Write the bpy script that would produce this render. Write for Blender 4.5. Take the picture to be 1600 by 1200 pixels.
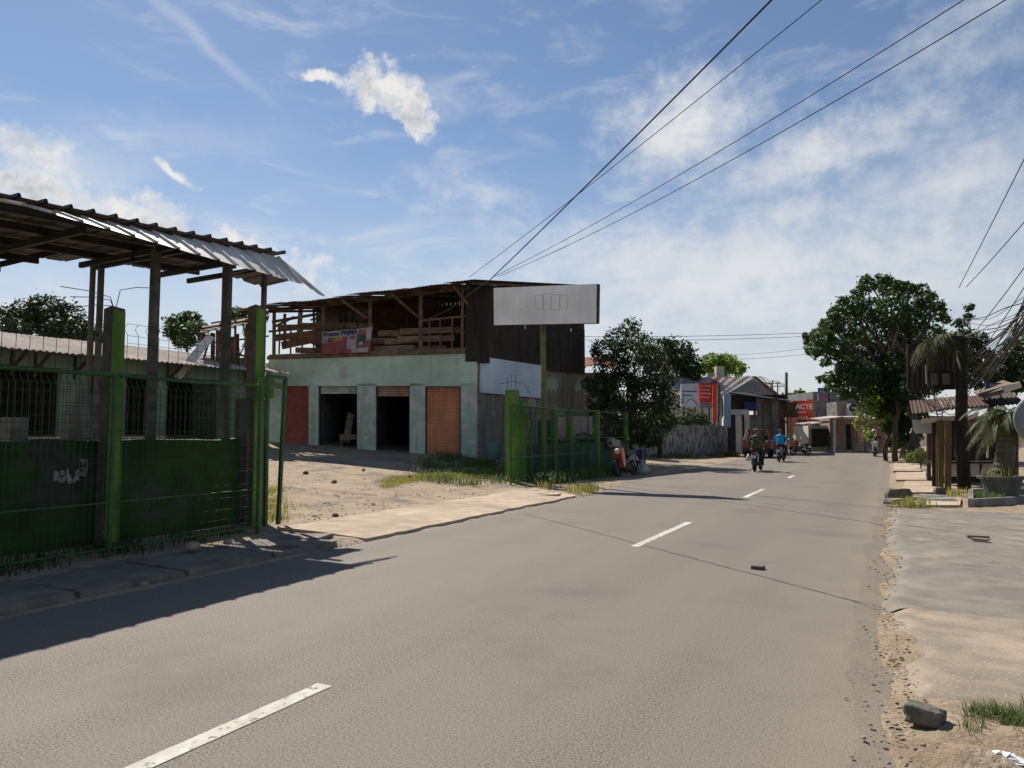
import bpy, math, random
import numpy as np
from mathutils import Vector, Matrix

for _o in list(bpy.data.objects):
    bpy.data.objects.remove(_o)
SC = bpy.context.scene
COL = SC.collection
RND = random.Random(7)
NPR = np.random.default_rng(11)

# ------------------------------------------------------------------ camera
EYE = 1.6
FPX = 1109.0                      # focal length in pixels of the 1600 px wide photograph
PITCH = math.atan(74.0 / FPX)
YAW = math.atan(595.0 * math.cos(PITCH) / FPX)   # the lens looks this far left of the road's direction (+Y)
cam_d = bpy.data.cameras.new('camera')
cam_d.sensor_width = 36.0
cam_d.lens = FPX / 1600.0 * 36.0
cam_d.clip_start = 0.05
cam_d.clip_end = 3000.0
cam = bpy.data.objects.new('camera', cam_d)
COL.objects.link(cam)
cam.location = (0, 0, EYE)
cam.rotation_euler = (math.pi / 2 + PITCH, 0, YAW)
SC.camera = cam

# ------------------------------------------------------------------ sun, sky, exposure
SUN_EL = math.radians(47.0)
SHD = math.radians(-32.0)                       # direction in which shadows fall, from +X towards -Y
SUNV = Vector((-math.cos(SHD) * math.cos(SUN_EL), -math.sin(SHD) * math.cos(SUN_EL), math.sin(SUN_EL)))
sun_d = bpy.data.lights.new('sun', 'SUN')
sun_d.energy = 5.0
sun_d.angle = math.radians(0.5)
sun_d.color = (1.0, 0.93, 0.83)
sun = bpy.data.objects.new('sun', sun_d)
COL.objects.link(sun)
sun.location = (-30, 30, 60)
sun.rotation_euler = SUNV.to_track_quat('Z', 'Y').to_euler()

SC.view_settings.view_transform = 'Standard'
SC.view_settings.look = 'None'
SC.view_settings.exposure = 0.48
SC.view_settings.gamma = 1.0
SC.view_settings.use_curve_mapping = False
SC.render.engine = 'CYCLES'
SC.cycles.max_bounces = 4
SC.cycles.use_adaptive_sampling = True
SC.cycles.adaptive_threshold = 0.015
SC.cycles.transparent_max_bounces = 8
SC.cycles.use_denoising = True

world = bpy.data.worlds.new('World')
SC.world = world
world.use_nodes = True
WT = world.node_tree
world.cycles.sampling_method = 'MANUAL'
world.cycles.sample_map_resolution = 256
WT.nodes.clear()


class NT:
    """short hand for building node trees"""
    def __init__(s, tree):
        s.t = tree

    def n(s, typ, **kw):
        nd = s.t.nodes.new(typ)
        for k, v in kw.items():
            setattr(nd, k, v)
        return nd

    def put(s, sock, v):
        if isinstance(v, bpy.types.NodeSocket):
            s.t.links.new(v, sock)
        elif v is not None:
            sock.default_value = v

    def math(s, op, a, b=None, c=None, clamp=False):
        nd = s.n('ShaderNodeMath', operation=op)
        nd.use_clamp = clamp
        s.put(nd.inputs[0], a)
        if b is not None:
            s.put(nd.inputs[1], b)
        if c is not None:
            s.put(nd.inputs[2], c)
        return nd.outputs[0]

    def ramp(s, v, lo, hi, a=0.0, b=1.0):
        nd = s.n('ShaderNodeMapRange', interpolation_type='SMOOTHSTEP')
        s.put(nd.inputs[0], v)
        nd.inputs[1].default_value = lo
        nd.inputs[2].default_value = hi
        nd.inputs[3].default_value = a
        nd.inputs[4].default_value = b
        return nd.outputs[0]

    def noise(s, vec, scale, detail=4.0, rough=0.55, out=0, dist=0.0):
        nd = s.n('ShaderNodeTexNoise')
        s.put(nd.inputs['Vector'], vec)
        nd.inputs['Scale'].default_value = scale
        nd.inputs['Detail'].default_value = detail
        nd.inputs['Roughness'].default_value = rough
        nd.inputs['Distortion'].default_value = dist
        return nd.outputs[out]

    def mapping(s, vec, scale=(1, 1, 1), loc=(0, 0, 0), rot=(0, 0, 0)):
        nd = s.n('ShaderNodeMapping')
        s.put(nd.inputs['Vector'], vec)
        nd.inputs['Scale'].default_value = scale
        nd.inputs['Location'].default_value = loc
        nd.inputs['Rotation'].default_value = rot
        return nd.outputs[0]

    def mix(s, f, a, b, mode='MIX'):
        nd = s.n('ShaderNodeMix', data_type='RGBA', blend_type=mode)
        s.put(nd.inputs[0], f)
        s.put(nd.inputs[6], a if isinstance(a, bpy.types.NodeSocket) else (*a[:3], 1))
        s.put(nd.inputs[7], b if isinstance(b, bpy.types.NodeSocket) else (*b[:3], 1))
        return nd.outputs[2]


def sky_world():
    n = NT(WT)
    sky = n.n('ShaderNodeTexSky', sky_type='NISHITA')
    sky.sun_disc = False
    sky.sun_elevation = SUN_EL
    sky.sun_rotation = math.atan2(SUNV.x, SUNV.y)
    sky.altitude = 50
    sky.air_density = 1.0
    sky.dust_density = 0.12
    sky.ozone_density = 2.2
    tc = n.n('ShaderNodeTexCoord').outputs['Generated']
    sep = n.n('ShaderNodeSeparateXYZ')
    n.put(sep.inputs[0], tc)
    DEG = 57.29578
    az = n.math('MULTIPLY', n.math('ARCTAN2', sep.outputs[0], sep.outputs[1]), DEG)     # degrees right of the road's direction
    el = n.math('MULTIPLY', n.math('ARCSINE', sep.outputs[2]), DEG)
    cmb = n.n('ShaderNodeCombineXYZ')
    n.put(cmb.inputs[0], az)
    n.put(cmb.inputs[1], el)
    ae = cmb.outputs[0]
    # wind-torn detail: warp the angular coordinates, then clouds are ellipses eaten away by noise
    warp = n.noise(tc, 15.0, 6.0, 0.64, out=1)
    w0 = n.n('ShaderNodeVectorMath', operation='SUBTRACT')
    n.put(w0.inputs[0], warp)
    w0.inputs[1].default_value = (0.5, 0.5, 0.5)

    def blob(px, py, rx, ry, rot, soft, wamp, eat, nz):
        a0, e0 = px_dir(px, py)
        w = n.n('ShaderNodeVectorMath', operation='SCALE')
        n.put(w.inputs[0], w0.outputs[0])
        w.inputs['Scale'].default_value = wamp
        ad = n.n('ShaderNodeVectorMath', operation='ADD')
        n.put(ad.inputs[0], ae)
        n.put(ad.inputs[1], w.outputs[0])
        sb = n.n('ShaderNodeVectorMath', operation='SUBTRACT')
        n.put(sb.inputs[0], ad.outputs[0])
        sb.inputs[1].default_value = (a0, e0, 0)
        rt = n.n('ShaderNodeVectorRotate', rotation_type='Z_AXIS')
        n.put(rt.inputs[0], sb.outputs[0])
        rt.inputs['Angle'].default_value = math.radians(rot)
        sc = n.n('ShaderNodeVectorMath', operation='MULTIPLY')
        n.put(sc.inputs[0], rt.outputs[0])
        sc.inputs[1].default_value = (1 / rx, 1 / ry, 0)
        ln = n.n('ShaderNodeVectorMath', operation='LENGTH')
        n.put(ln.inputs[0], sc.outputs[0])
        d = n.math('SUBTRACT', 1.0, ln.outputs['Value'])
        d = n.math('ADD', d, n.math('MULTIPLY', n.math('SUBTRACT', nz, 0.5), eat))
        return n.ramp(d, 0.0, soft), d

    fine = n.noise(tc, 26.0, 6.0, 0.66)
    streak = n.noise(n.mapping(ae, (0.07, 0.22, 1.0), rot=(0, 0, math.radians(-14))), 1.6, 6.0, 0.62, dist=0.6)
    puff = n.noise(tc, 34.0, 6.0, 0.62)
    # thin cirrus over the whole sky, denser low down
    low = n.ramp(el, 24.0, 3.0)
    veil = n.math('MULTIPLY', n.ramp(n.math('ADD', streak, n.math('MULTIPLY', low, 0.13)), 0.46, 0.90), 0.62)
    thin = [(1060, 190, 9.5, 5.0, -12, 1.25, 6.0, 2.2, 1.0), (1290, 235, 15, 4.4, -6, 1.3, 7.0, 2.2, 0.85), (1500, 280, 14, 6.0, -8, 1.4, 7.0, 2.0, 0.75),
            (1500, 70, 12, 5, -35, 1.5, 8.0, 2.4, 0.6), (760, 300, 8, 2.0, 14, 1.2, 6.0, 2.4, 0.6), (300, 215, 17, 3.2, -6, 1.8, 5.0, 1.4, 0.35),
            (310, 60, 10.5, 0.9, 32, 1.2, 1.5, 0.7, 0.36), (1150, 420, 32, 7.5, 0, 1.1, 6.0, 2.0, 0.8), (90, 270, 9, 3.4, -10, 1.2, 4.0, 1.2, 0.55)]
    mask = veil
    for (px, py, rx, ry, rot, soft, wa, eat, amt) in thin:
        b, _ = blob(px, py, rx, ry, rot, soft, wa, eat, n.math('ADD', n.math('MULTIPLY', fine, 0.55), n.math('MULTIPLY', streak, 0.45)))
        mask = n.math('MAXIMUM', mask, n.math('MULTIPLY', b, amt))
    haze = n.ramp(el, 24.0, 0.0, 0.0, 0.75)
    dense = None
    core = None
    for (px, py, rx, ry, rot, soft, wa, eat) in [(592, 138, 3.5, 2.5, 10, 0.75, 5.5, 2.3), (645, 180, 2.9, 1.6, 40, 0.75, 5.5, 2.3), (505, 122, 2.9, 0.55, -6, 0.8, 3.0, 2.0),
                                                 (275, 271, 1.9, 0.42, 20, 0.9, 2.4, 1.8), (20, 290, 6.0, 1.5, 4, 0.8, 5.0, 2.0),
                                                 (300, 372, 13, 2.0, 12, 0.8, 5.0, 1.8), (30, 235, 5, 2.0, 12, 1.2, 5.0, 2.0)]:
        b, d = blob(px, py, rx, ry, rot, soft, wa, eat, puff)
        dense = b if dense is None else n.math('MAXIMUM', dense, b)
        core = d if core is None else n.math('MAXIMUM', core, d)
    lump = n.noise(n.mapping(tc, (1, 1, 1), (0.07, 0.03, 0.02)), 17.0, 5.0, 0.6)
    shade = n.math('MULTIPLY', n.ramp(lump, 0.44, 0.66), n.ramp(core, 0.25, 0.8))
    c_dense = n.mix(shade, (8.6, 8.5, 8.3), (5.0, 5.25, 5.6))
    col = n.mix(haze, sky.outputs[0], (6.5, 6.7, 7.0))
    col = n.mix(mask, col, (8.2, 8.2, 8.2))
    col = n.mix(dense, col, c_dense)
    bg = n.n('ShaderNodeBackground')
    n.put(bg.inputs[0], col)
    bg.inputs[1].default_value = 0.070
    out = n.n('ShaderNodeOutputWorld')
    n.put(out.inputs[0], bg.outputs[0])


# ------------------------------------------------------------------ measuring from the photograph
_f = Vector((-math.sin(YAW) * math.cos(PITCH), math.cos(YAW) * math.cos(PITCH), math.sin(PITCH)))
RGT = Vector((math.cos(YAW), math.sin(YAW), 0))
_u = RGT.cross(_f)
FWD = Vector((-math.sin(YAW), math.cos(YAW), 0))
UP = Vector((0, 0, 1))
EYEV = Vector((0, 0, EYE))


def ray(px, py):
    return _f + RGT * ((px - 800) / FPX) - _u * ((py - 600) / FPX)


def px_dir(px, py):
    d = ray(px, py).normalized()
    return math.degrees(math.atan2(d.x, d.y)), math.degrees(math.asin(d.z))


def at(px, py, dist):
    """point seen at a pixel of the photograph, dist metres ahead"""
    d = ray(px, py)
    return EYEV + d * (dist / d.dot(FWD))


def onx(px, py, x):
    d = ray(px, py)
    return EYEV + d * (x / d.x)


def gnd(px, py, z=0.0):
    d = ray(px, py)
    return EYEV + d * ((z - EYE) / d.z)


sky_world()

# ------------------------------------------------------------------ mesh helpers
WL = {}


def tag(o, label=None, cat=None, group=None, kind=None):
    if label:
        o['label'] = label
    if cat:
        o['category'] = cat
    if group:
        o['group'] = group
    if kind:
        o['kind'] = kind
    return o


def wloc(o):
    return WL.get(o.name, Vector((0, 0, 0))) if o else Vector((0, 0, 0))


def empty(name, loc, label=None, cat=None, group=None, kind=None):
    o = bpy.data.objects.new(name, None)
    o.empty_display_size = 0.2
    COL.objects.link(o)
    o.location = loc
    WL[o.name] = Vector(loc)
    return tag(o, label, cat, group, kind)


class MB:
    def __init__(s):
        s.v = []
        s.f = []
        s.m = []
        s.cur = 0

    def add(s, vs, fs):
        b = len(s.v)
        s.v += [tuple(p) for p in vs]
        s.f += [tuple(i + b for i in f) for f in fs]
        s.m += [s.cur] * len(fs)
        return s

    def hexa(s, p):      # 8 corners: 0-3 bottom loop, 4-7 top loop
        return s.add(p, [(3, 2, 1, 0), (4, 5, 6, 7), (0, 1, 5, 4), (1, 2, 6, 5), (2, 3, 7, 6), (3, 0, 4, 7)])

    def box(s, c, size, ax=None):
        c = Vector(c)
        x, y, z = ax if ax else (Vector((1, 0, 0)), Vector((0, 1, 0)), UP)
        x = x * (size[0] / 2)
        y = y * (size[1] / 2)
        z = z * (size[2] / 2)
        return s.hexa([c - x - y - z, c + x - y - z, c + x + y - z, c - x + y - z, c - x - y + z, c + x - y + z, c + x + y + z, c - x + y + z])

    def bar(s, a, b, w, h=None, up=UP):
        a = Vector(a)
        b = Vector(b)
        h = h or w
        d = b - a
        L = d.length
        d = d.normalized()
        if abs(d.dot(up)) > 0.98:
            up = Vector((0, 1, 0)) if abs(d.y) < .9 else Vector((1, 0, 0))
        x = d.cross(up).normalized()
        z = x.cross(d)
        return s.box((a + b) / 2, (w, L, h), (x, d, z))

    def tube(s, pts, r, n=8, caps=True, rs=None):
        pts = [Vector(p) for p in pts]
        k = len(pts)
        vs = []
        prev = None
        for i, p in enumerate(pts):
            d = (pts[min(i + 1, k - 1)] - pts[max(i - 1, 0)]).normalized()
            if prev is None:
                a = d.orthogonal().normalized()
            else:
                a = (prev - d * prev.dot(d)).normalized()
            prev = a
            b = d.cross(a)
            rr = rs[i] if rs else r
            for j in range(n):
                t = 2 * math.pi * j / n
                vs.append(p + (a * math.cos(t) + b * math.sin(t)) * rr)
        fs = []
        for i in range(k - 1):
            for j in range(n):
                fs.append((i * n + j, i * n + (j + 1) % n, (i + 1) * n + (j + 1) % n, (i + 1) * n + j))
        if caps:
            fs.append(tuple(range(n - 1, -1, -1)))
            fs.append(tuple((k - 1) * n + j for j in range(n)))
        return s.add(vs, fs)

    def lathe(s, c, prof, n=24, axis=UP, closed=True):
        c = Vector(c)
        a = axis.orthogonal().normalized()
        b = axis.cross(a)
        vs = []
        for (r, h) in prof:
            for j in range(n):
                t = 2 * math.pi * j / n
                vs.append(c + axis * h + (a * math.cos(t) + b * math.sin(t)) * r)
        fs = []
        for i in range(len(prof) - 1):
            for j in range(n):
                fs.append((i * n + j, i * n + (j + 1) % n, (i + 1) * n + (j + 1) % n, (i + 1) * n + j))
        if closed:
            fs.append(tuple(range(n - 1, -1, -1)))
            fs.append(tuple((len(prof) - 1) * n + j for j in range(n)))
        return s.add(vs, fs)

    def prism(s, poly, ext):
        ext = Vector(ext)
        p = [Vector(q) for q in poly]
        k = len(p)
        vs = p + [q + ext for q in p]
        fs = [tuple(range(k - 1, -1, -1)), tuple(range(k, 2 * k))]
        for i in range(k):
            j = (i + 1) % k
            fs.append((i, j, k + j, k + i))
        return s.add(vs, fs)

    def quad(s, a, b, c, d):
        return s.add([a, b, c, d], [(0, 1, 2, 3)])

    def corr(s, o, u, v, w, l, amp, pitch, trap=False, prof=((0, 0), (.62, 0), (.72, 1), (.88, 1), (.98, 0)), thick=0.004, sub=6, vseg=1, jit=None):
        """corrugated sheet: corner o, across u (unit) width w, along v (unit) length l"""
        u = Vector(u)
        v = Vector(v)
        nrm = u.cross(v).normalized()
        xs = []
        if trap:
            k = max(1, round(w / pitch))
            p = w / k
            for i in range(k):
                for (t, h) in prof:
                    xs.append((p * (i + t), h * amp))
            xs.append((w, 0))
        else:
            k = max(2, round(w / pitch * sub))
            for i in range(k + 1):
                x = w * i / k
                xs.append((x, amp * .5 * math.sin(2 * math.pi * x / pitch)))
        m = len(xs)
        vs = []
        for q in (0, 1):
            for r in range(vseg + 1):
                for (x, h) in xs:
                    dz = jit(x, l * r / vseg) if jit else 0
                    vs.append(Vector(o) + u * x + v * (l * r / vseg) + nrm * (h + dz - q * thick))
        N = m * (vseg + 1)
        fs = []
        for r in range(vseg):
            for i in range(m - 1):
                a = r * m + i
                fs.append((a, a + 1, a + m + 1, a + m))
                fs.append((N + a + m, N + a + m + 1, N + a + 1, N + a))
        for i in range(m - 1):
            fs.append((i, N + i, N + i + 1, i + 1))
            e = vseg * m + i
            fs.append((e, e + 1, N + e + 1, N + e))
        for r in range(vseg):
            a = r * m
            fs.append((a, a + m, N + a + m, N + a))
            a = r * m + m - 1
            fs.append((a, N + a, N + a + m, a + m))
        return s.add(vs, fs)

    def mesh(s, name, org=(0, 0, 0)):
        me = bpy.data.meshes.new(name)
        ox, oy, oz = org
        me.from_pydata([(x - ox, y - oy, z - oz) for x, y, z in s.v], [], s.f)
        return me

    def build(s, name, mat, parent=None, local=False, smooth=False, label=None, cat=None, group=None, kind=None):
        if local:
            org = Vector((0, 0, 0))
        else:
            a = np.array(s.v)
            org = Vector(((a[:, 0].min() + a[:, 0].max()) / 2, (a[:, 1].min() + a[:, 1].max()) / 2, a[:, 2].min()))
        me = s.mesh(name, org)
        mats = mat if isinstance(mat, (list, tuple)) else [mat]
        for q in mats:
            me.materials.append(q)
        if len(mats) > 1:
            me.polygons.foreach_set('material_index', s.m)
        if smooth:
            me.polygons.foreach_set('use_smooth', [True] * len(me.polygons))
        me.update()
        o = bpy.data.objects.new(name, me)
        COL.objects.link(o)
        if local:
            if parent:
                o.parent = parent
        else:
            WL[o.name] = org
            o.location = org - wloc(parent)
            o.parent = parent
        return tag(o, label, cat, group, kind)


def piece(name, me, parent, loc, rot=(0, 0, 0), scale=(1, 1, 1)):
    """one more object that shares mesh data with its like"""
    o = bpy.data.objects.new(name, me)
    COL.objects.link(o)
    o.location = Vector(loc) - wloc(parent)
    o.rotation_euler = rot
    o.scale = scale
    o.parent = parent
    return o


def np_mesh(name, V, Fq, mat, org=None, smooth=False):
    """mesh from numpy arrays of vertices and quads"""
    me = bpy.data.meshes.new(name)
    me.vertices.add(len(V))
    me.vertices.foreach_set('co', V.astype(np.float32).ravel())
    me.loops.add(Fq.size)
    me.loops.foreach_set('vertex_index', Fq.astype(np.int32).ravel())
    me.polygons.add(len(Fq))
    me.polygons.foreach_set('loop_start', np.arange(0, Fq.size, Fq.shape[1], dtype=np.int32))
    me.polygons.foreach_set('loop_total', np.full(len(Fq), Fq.shape[1], dtype=np.int32))
    if smooth:
        me.polygons.foreach_set('use_smooth', np.ones(len(Fq), dtype=bool))
    me.materials.append(mat)
    me.update(calc_edges=True)
    me.validate()
    return me


def text_into(body, origin, u, v, h, mat, name, parent, off=0.004, bold=0.0, align='LEFT'):
    """flat lettering standing on a surface: origin = lower-left of the first letter, u along, v up, h = letter height"""
    cu = bpy.data.curves.new('lettering', 'FONT')
    cu.body = body
    cu.size = h / 0.72
    cu.offset = bold
    cu.align_x = align
    cu.resolution_u = 3
    tmp = bpy.data.objects.new('lettering', cu)
    COL.objects.link(tmp)
    dg = bpy.context.evaluated_depsgraph_get()
    me = bpy.data.meshes.new_from_object(tmp.evaluated_get(dg))
    bpy.data.objects.remove(tmp)
    bpy.data.curves.remove(cu)
    u = Vector(u).normalized()
    v = Vector(v).normalized()
    nn = u.cross(v)
    mb = MB()
    mb.add([Vector(origin) + u * p.co.x + v * p.co.y + nn * off for p in me.vertices], [tuple(p.vertices) for p in me.polygons])
    bpy.data.meshes.remove(me)
    return mb.build(name, mat, parent)


def hash2(x, y):
    t = math.sin(x * 12.9898 + y * 78.233) * 43758.5453
    return t - math.floor(t)


def vnoise(x, y):
    xi, yi = math.floor(x), math.floor(y)
    fx, fy = x - xi, y - yi
    fx = fx * fx * (3 - 2 * fx)
    fy = fy * fy * (3 - 2 * fy)
    a, b, c, d = hash2(xi, yi), hash2(xi + 1, yi), hash2(xi, yi + 1), hash2(xi + 1, yi + 1)
    return (a + (b - a) * fx) * (1 - fy) + (c + (d - c) * fx) * fy


def sstep(a, b, x):
    t = min(1, max(0, (x - a) / (b - a)))
    return t * t * (3 - 2 * t)


# ------------------------------------------------------------------ materials
MATS = {}


def M(name, col, col2=None, rough=0.85, var=0.18, scale=4.0, stretch=(1, 1, 1), bump=0.15, bscale=40.0, metal=0.0, patch=None, patch_amt=(0.55, 0.62),
      patch_scale=1.3, spec=0.3, speck=None, speck_lim=(0.62, 0.7), speck_scale=60, trans=0.0, coat=0.0, patch_stretch=None, streak=None):
    if name in MATS:
        return MATS[name]
    m = bpy.data.materials.new(name)
    m.use_nodes = True
    n = NT(m.node_tree)
    bs = m.node_tree.nodes['Principled BSDF']
    pos = n.n('ShaderNodeNewGeometry').outputs['Position']
    v = n.mapping(pos, stretch)
    c2 = col2 or tuple(max(0, c * (1 - 2 * var)) for c in col)
    c1 = col if col2 else tuple(c * (1 + var * 0.6) for c in col)
    f = n.ramp(n.noise(v, scale, 6.0, 0.62), 0.32, 0.68)
    c = n.mix(f, c1, c2)
    big = n.ramp(n.noise(pos, 0.45, 3.0), 0.35, 0.7, 0.82, 1.12)
    c = n.mix(1.0, c, n.n('ShaderNodeCombineXYZ').outputs[0], 'MULTIPLY') if False else c
    vm = n.n('ShaderNodeVectorMath', operation='SCALE')
    n.put(vm.inputs[0], c)
    n.put(vm.inputs['Scale'], big)
    c = vm.outputs[0]
    if patch:
        pv = n.mapping(pos, patch_stretch) if patch_stretch else pos
        pf = n.ramp(n.noise(pv, patch_scale, 7.0, 0.68), patch_amt[0], patch_amt[1])
        c = n.mix(pf, c, patch)
    if streak:
        st_ = n.ramp(n.noise(n.mapping(pos, (2.6, 2.6, 0.22), (5, 3, 1)), 1.6, 7.0, 0.7), 0.5, 0.72, 0, 0.7)
        c = n.mix(st_, c, streak)
        cr_ = n.n('ShaderNodeTexVoronoi', feature='DISTANCE_TO_EDGE')
        wv = n.n('ShaderNodeVectorMath', operation='ADD')
        n.put(wv.inputs[0], pos)
        n.put(wv.inputs[1], n.noise(pos, 2.5, 5.0, 0.6, out=1))
        n.put(cr_.inputs['Vector'], wv.outputs[0])
        cr_.inputs['Scale'].default_value = 0.8
        c = n.mix(n.ramp(cr_.outputs['Distance'], 0.010, 0.003, 0, 0.28), c, tuple(q * .45 for q in streak))
    if speck:
        sf = n.ramp(n.noise(pos, speck_scale, 2.0), speck_lim[0], speck_lim[1])
        c = n.mix(sf, c, speck)
    n.put(bs.inputs['Base Color'], c)
    bs.inputs['Roughness'].default_value = rough
    bs.inputs['Metallic'].default_value = metal
    bs.inputs['Specular IOR Level'].default_value = spec
    if coat:
        bs.inputs['Coat Weight'].default_value = coat
    if bump:
        bp = n.n('ShaderNodeBump')
        bp.inputs['Strength'].default_value = bump
        bp.inputs['Distance'].default_value = 0.02
        n.put(bp.inputs['Height'], n.noise(n.mapping(pos, stretch), bscale, 5.0, 0.6))
        n.put(bs.inputs['Normal'], bp.outputs[0])
    if trans:
        tr = n.n('ShaderNodeBsdfTranslucent')
        n.put(tr.inputs[0], n.mix(0.5, c, tuple(min(1, q * 1.8) for q in col)))
        mx = n.n('ShaderNodeMixShader')
        mx.inputs[0].default_value = trans
        n.put(mx.inputs[1], bs.outputs[0])
        n.put(mx.inputs[2], tr.outputs[0])
        n.put(m.node_tree.nodes['Material Output'].inputs[0], mx.outputs[0])
    MATS[name] = m
    return m


def asphalt():
    m = bpy.data.materials.new('asphalt')
    m.use_nodes = True
    n = NT(m.node_tree)
    bs = m.node_tree.nodes['Principled BSDF']
    pos = n.n('ShaderNodeNewGeometry').outputs['Position']
    g1 = n.noise(pos, 72.0, 3.0, 0.75)
    g2 = n.noise(pos, 30.0, 4.0, 0.75)
    c = n.mix(n.ramp(g1, 0.3, 0.7), (0.036, 0.031, 0.026), (0.262, 0.224, 0.182))
    c = n.mix(n.ramp(g2, 0.6, 0.78, 0, 0.55), c, (0.36, 0.31, 0.25))
    trk = n.noise(n.mapping(pos, (0.9, 0.06, 1)), 1.2, 4.0, 0.55)
    c = n.mix(n.ramp(trk, 0.4, 0.6, 0.0, 0.42), c, (0.185, 0.160, 0.130))
    blot = n.noise(pos, 0.55, 6.0, 0.65)
    c = n.mix(n.ramp(blot, 0.50, 0.70, 0, 0.40), c, (0.075, 0.066, 0.056))
    oil = n.noise(n.mapping(pos, (1.0, 0.55, 1), (3.1, 1.7, 0)), 1.7, 6.0, 0.7)
    c = n.mix(n.ramp(oil, 0.64, 0.74, 0, 0.5), c, (0.052, 0.047, 0.043))
    dust = n.n('ShaderNodeSeparateXYZ')
    n.put(dust.inputs[0], pos)
    nx = n.math('ADD', dust.outputs[0], n.math('MULTIPLY', n.noise(pos, 1.6, 5.0, 0.6), 1.1))
    edge = n.ramp(nx, -0.5, 0.75, 0, 0.75)
    c = n.mix(edge, c, (0.24, 0.195, 0.145))
    n.put(bs.inputs['Base Color'], c)
    bs.inputs['Roughness'].default_value = 0.78
    bs.inputs['Specular IOR Level'].default_value = 0.35
    bp = n.n('ShaderNodeBump')
    bp.inputs['Strength'].default_value = 0.5
    bp.inputs['Distance'].default_value = 0.012
    n.put(bp.inputs['Height'], n.math('ADD', g1, n.math('MULTIPLY', g2, 0.7)))
    n.put(bs.inputs['Normal'], bp.outputs[0])
    MATS['asphalt'] = m
    return m


def soil(name, a, b, c3, gravel, gl=(0.52, 0.6), gsc=0.8):
    m = bpy.data.materials.new(name)
    m.use_nodes = True
    n = NT(m.node_tree)
    bs = m.node_tree.nodes['Principled BSDF']
    pos = n.n('ShaderNodeNewGeometry').outputs['Position']
    f1 = n.noise(pos, 2.2, 8.0, 0.65)
    c = n.mix(n.ramp(f1, 0.33, 0.67), a, b)
    f2 = n.noise(pos, 26.0, 5.0, 0.7)
    c = n.mix(n.ramp(f2, 0.45, 0.75, 0, 0.6), c, c3)
    rut = n.noise(n.mapping(pos, (0.16, 1.9, 1), rot=(0, 0, 0.25)), 1.5, 5.0, 0.6)
    c = n.mix(n.ramp(rut, 0.50, 0.70, 0, 0.36), c, tuple(q * .62 for q in b))
    vor = n.n('ShaderNodeTexVoronoi')
    n.put(vor.inputs['Vector'], pos)
    vor.inputs['Scale'].default_value = 28.0
    gm = n.ramp(n.noise(pos, gsc, 5.0, 0.6), gl[0], gl[1])
    gcol = n.mix(n.ramp(vor.outputs['Color'], 0.2, 0.9), tuple(q * 0.55 for q in gravel), tuple(q * 1.4 for q in gravel))
    c = n.mix(n.math('MULTIPLY', gm, 0.85), c, gcol)
    crk = n.n('ShaderNodeTexVoronoi', feature='DISTANCE_TO_EDGE')
    wv = n.n('ShaderNodeVectorMath', operation='ADD')
    n.put(wv.inputs[0], pos)
    n.put(wv.inputs[1], n.noise(pos, 3.0, 5.0, 0.6, out=1))
    n.put(crk.inputs['Vector'], wv.outputs[0])
    crk.inputs['Scale'].default_value = 3.4
    cm = n.ramp(n.noise(pos, 1.1, 3.0), 0.45, 0.6)
    ck = n.math('MULTIPLY', n.ramp(crk.outputs['Distance'], 0.03, 0.004), cm)
    c = n.mix(n.math('MULTIPLY', ck, 0.55), c, tuple(q * .3 for q in b))
    n.put(bs.inputs['Base Color'], c)
    bs.inputs['Roughness'].default_value = 0.95
    bs.inputs['Specular IOR Level'].default_value = 0.15
    bp = n.n('ShaderNodeBump')
    bp.inputs['Strength'].default_value = 0.8
    bp.inputs['Distance'].default_value = 0.03
    h = n.math('ADD', f2, n.math('MULTIPLY', n.math('MULTIPLY', vor.outputs['Distance'], gm), -1.2))
    n.put(bp.inputs['Height'], n.math('ADD', h, f1))
    n.put(bs.inputs['Normal'], bp.outputs[0])
    MATS[name] = m
    return m


def leafmat(name, a, b, trans=0.3):
    m = bpy.data.materials.new(name)
    m.use_nodes = True
    n = NT(m.node_tree)
    bs = m.node_tree.nodes['Principled BSDF']
    pos = n.n('ShaderNodeNewGeometry').outputs['Position']
    f = n.noise(pos, 1.1, 3.0, 0.6)
    f2 = n.noise(pos, 17.0, 2.0, 0.6)
    c = n.mix(n.ramp(n.math('ADD', n.math('MULTIPLY', f, 0.55), n.math('MULTIPLY', f2, 0.45)), 0.38, 0.62), a, b)
    n.put(bs.inputs['Base Color'], c)
    bs.inputs['Roughness'].default_value = 0.55
    bs.inputs['Specular IOR Level'].default_value = 0.22
    tr = n.n('ShaderNodeBsdfTranslucent')
    n.put(tr.inputs[0], n.mix(0.6, c, tuple(min(1, q * 2.2) for q in b)))
    mx = n.n('ShaderNodeMixShader')
    mx.inputs[0].default_value = trans
    n.put(mx.inputs[1], bs.outputs[0])
    n.put(mx.inputs[2], tr.outputs[0])
    n.put(m.node_tree.nodes['Material Output'].inputs[0], mx.outputs[0])
    MATS[name] = m
    return m


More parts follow.
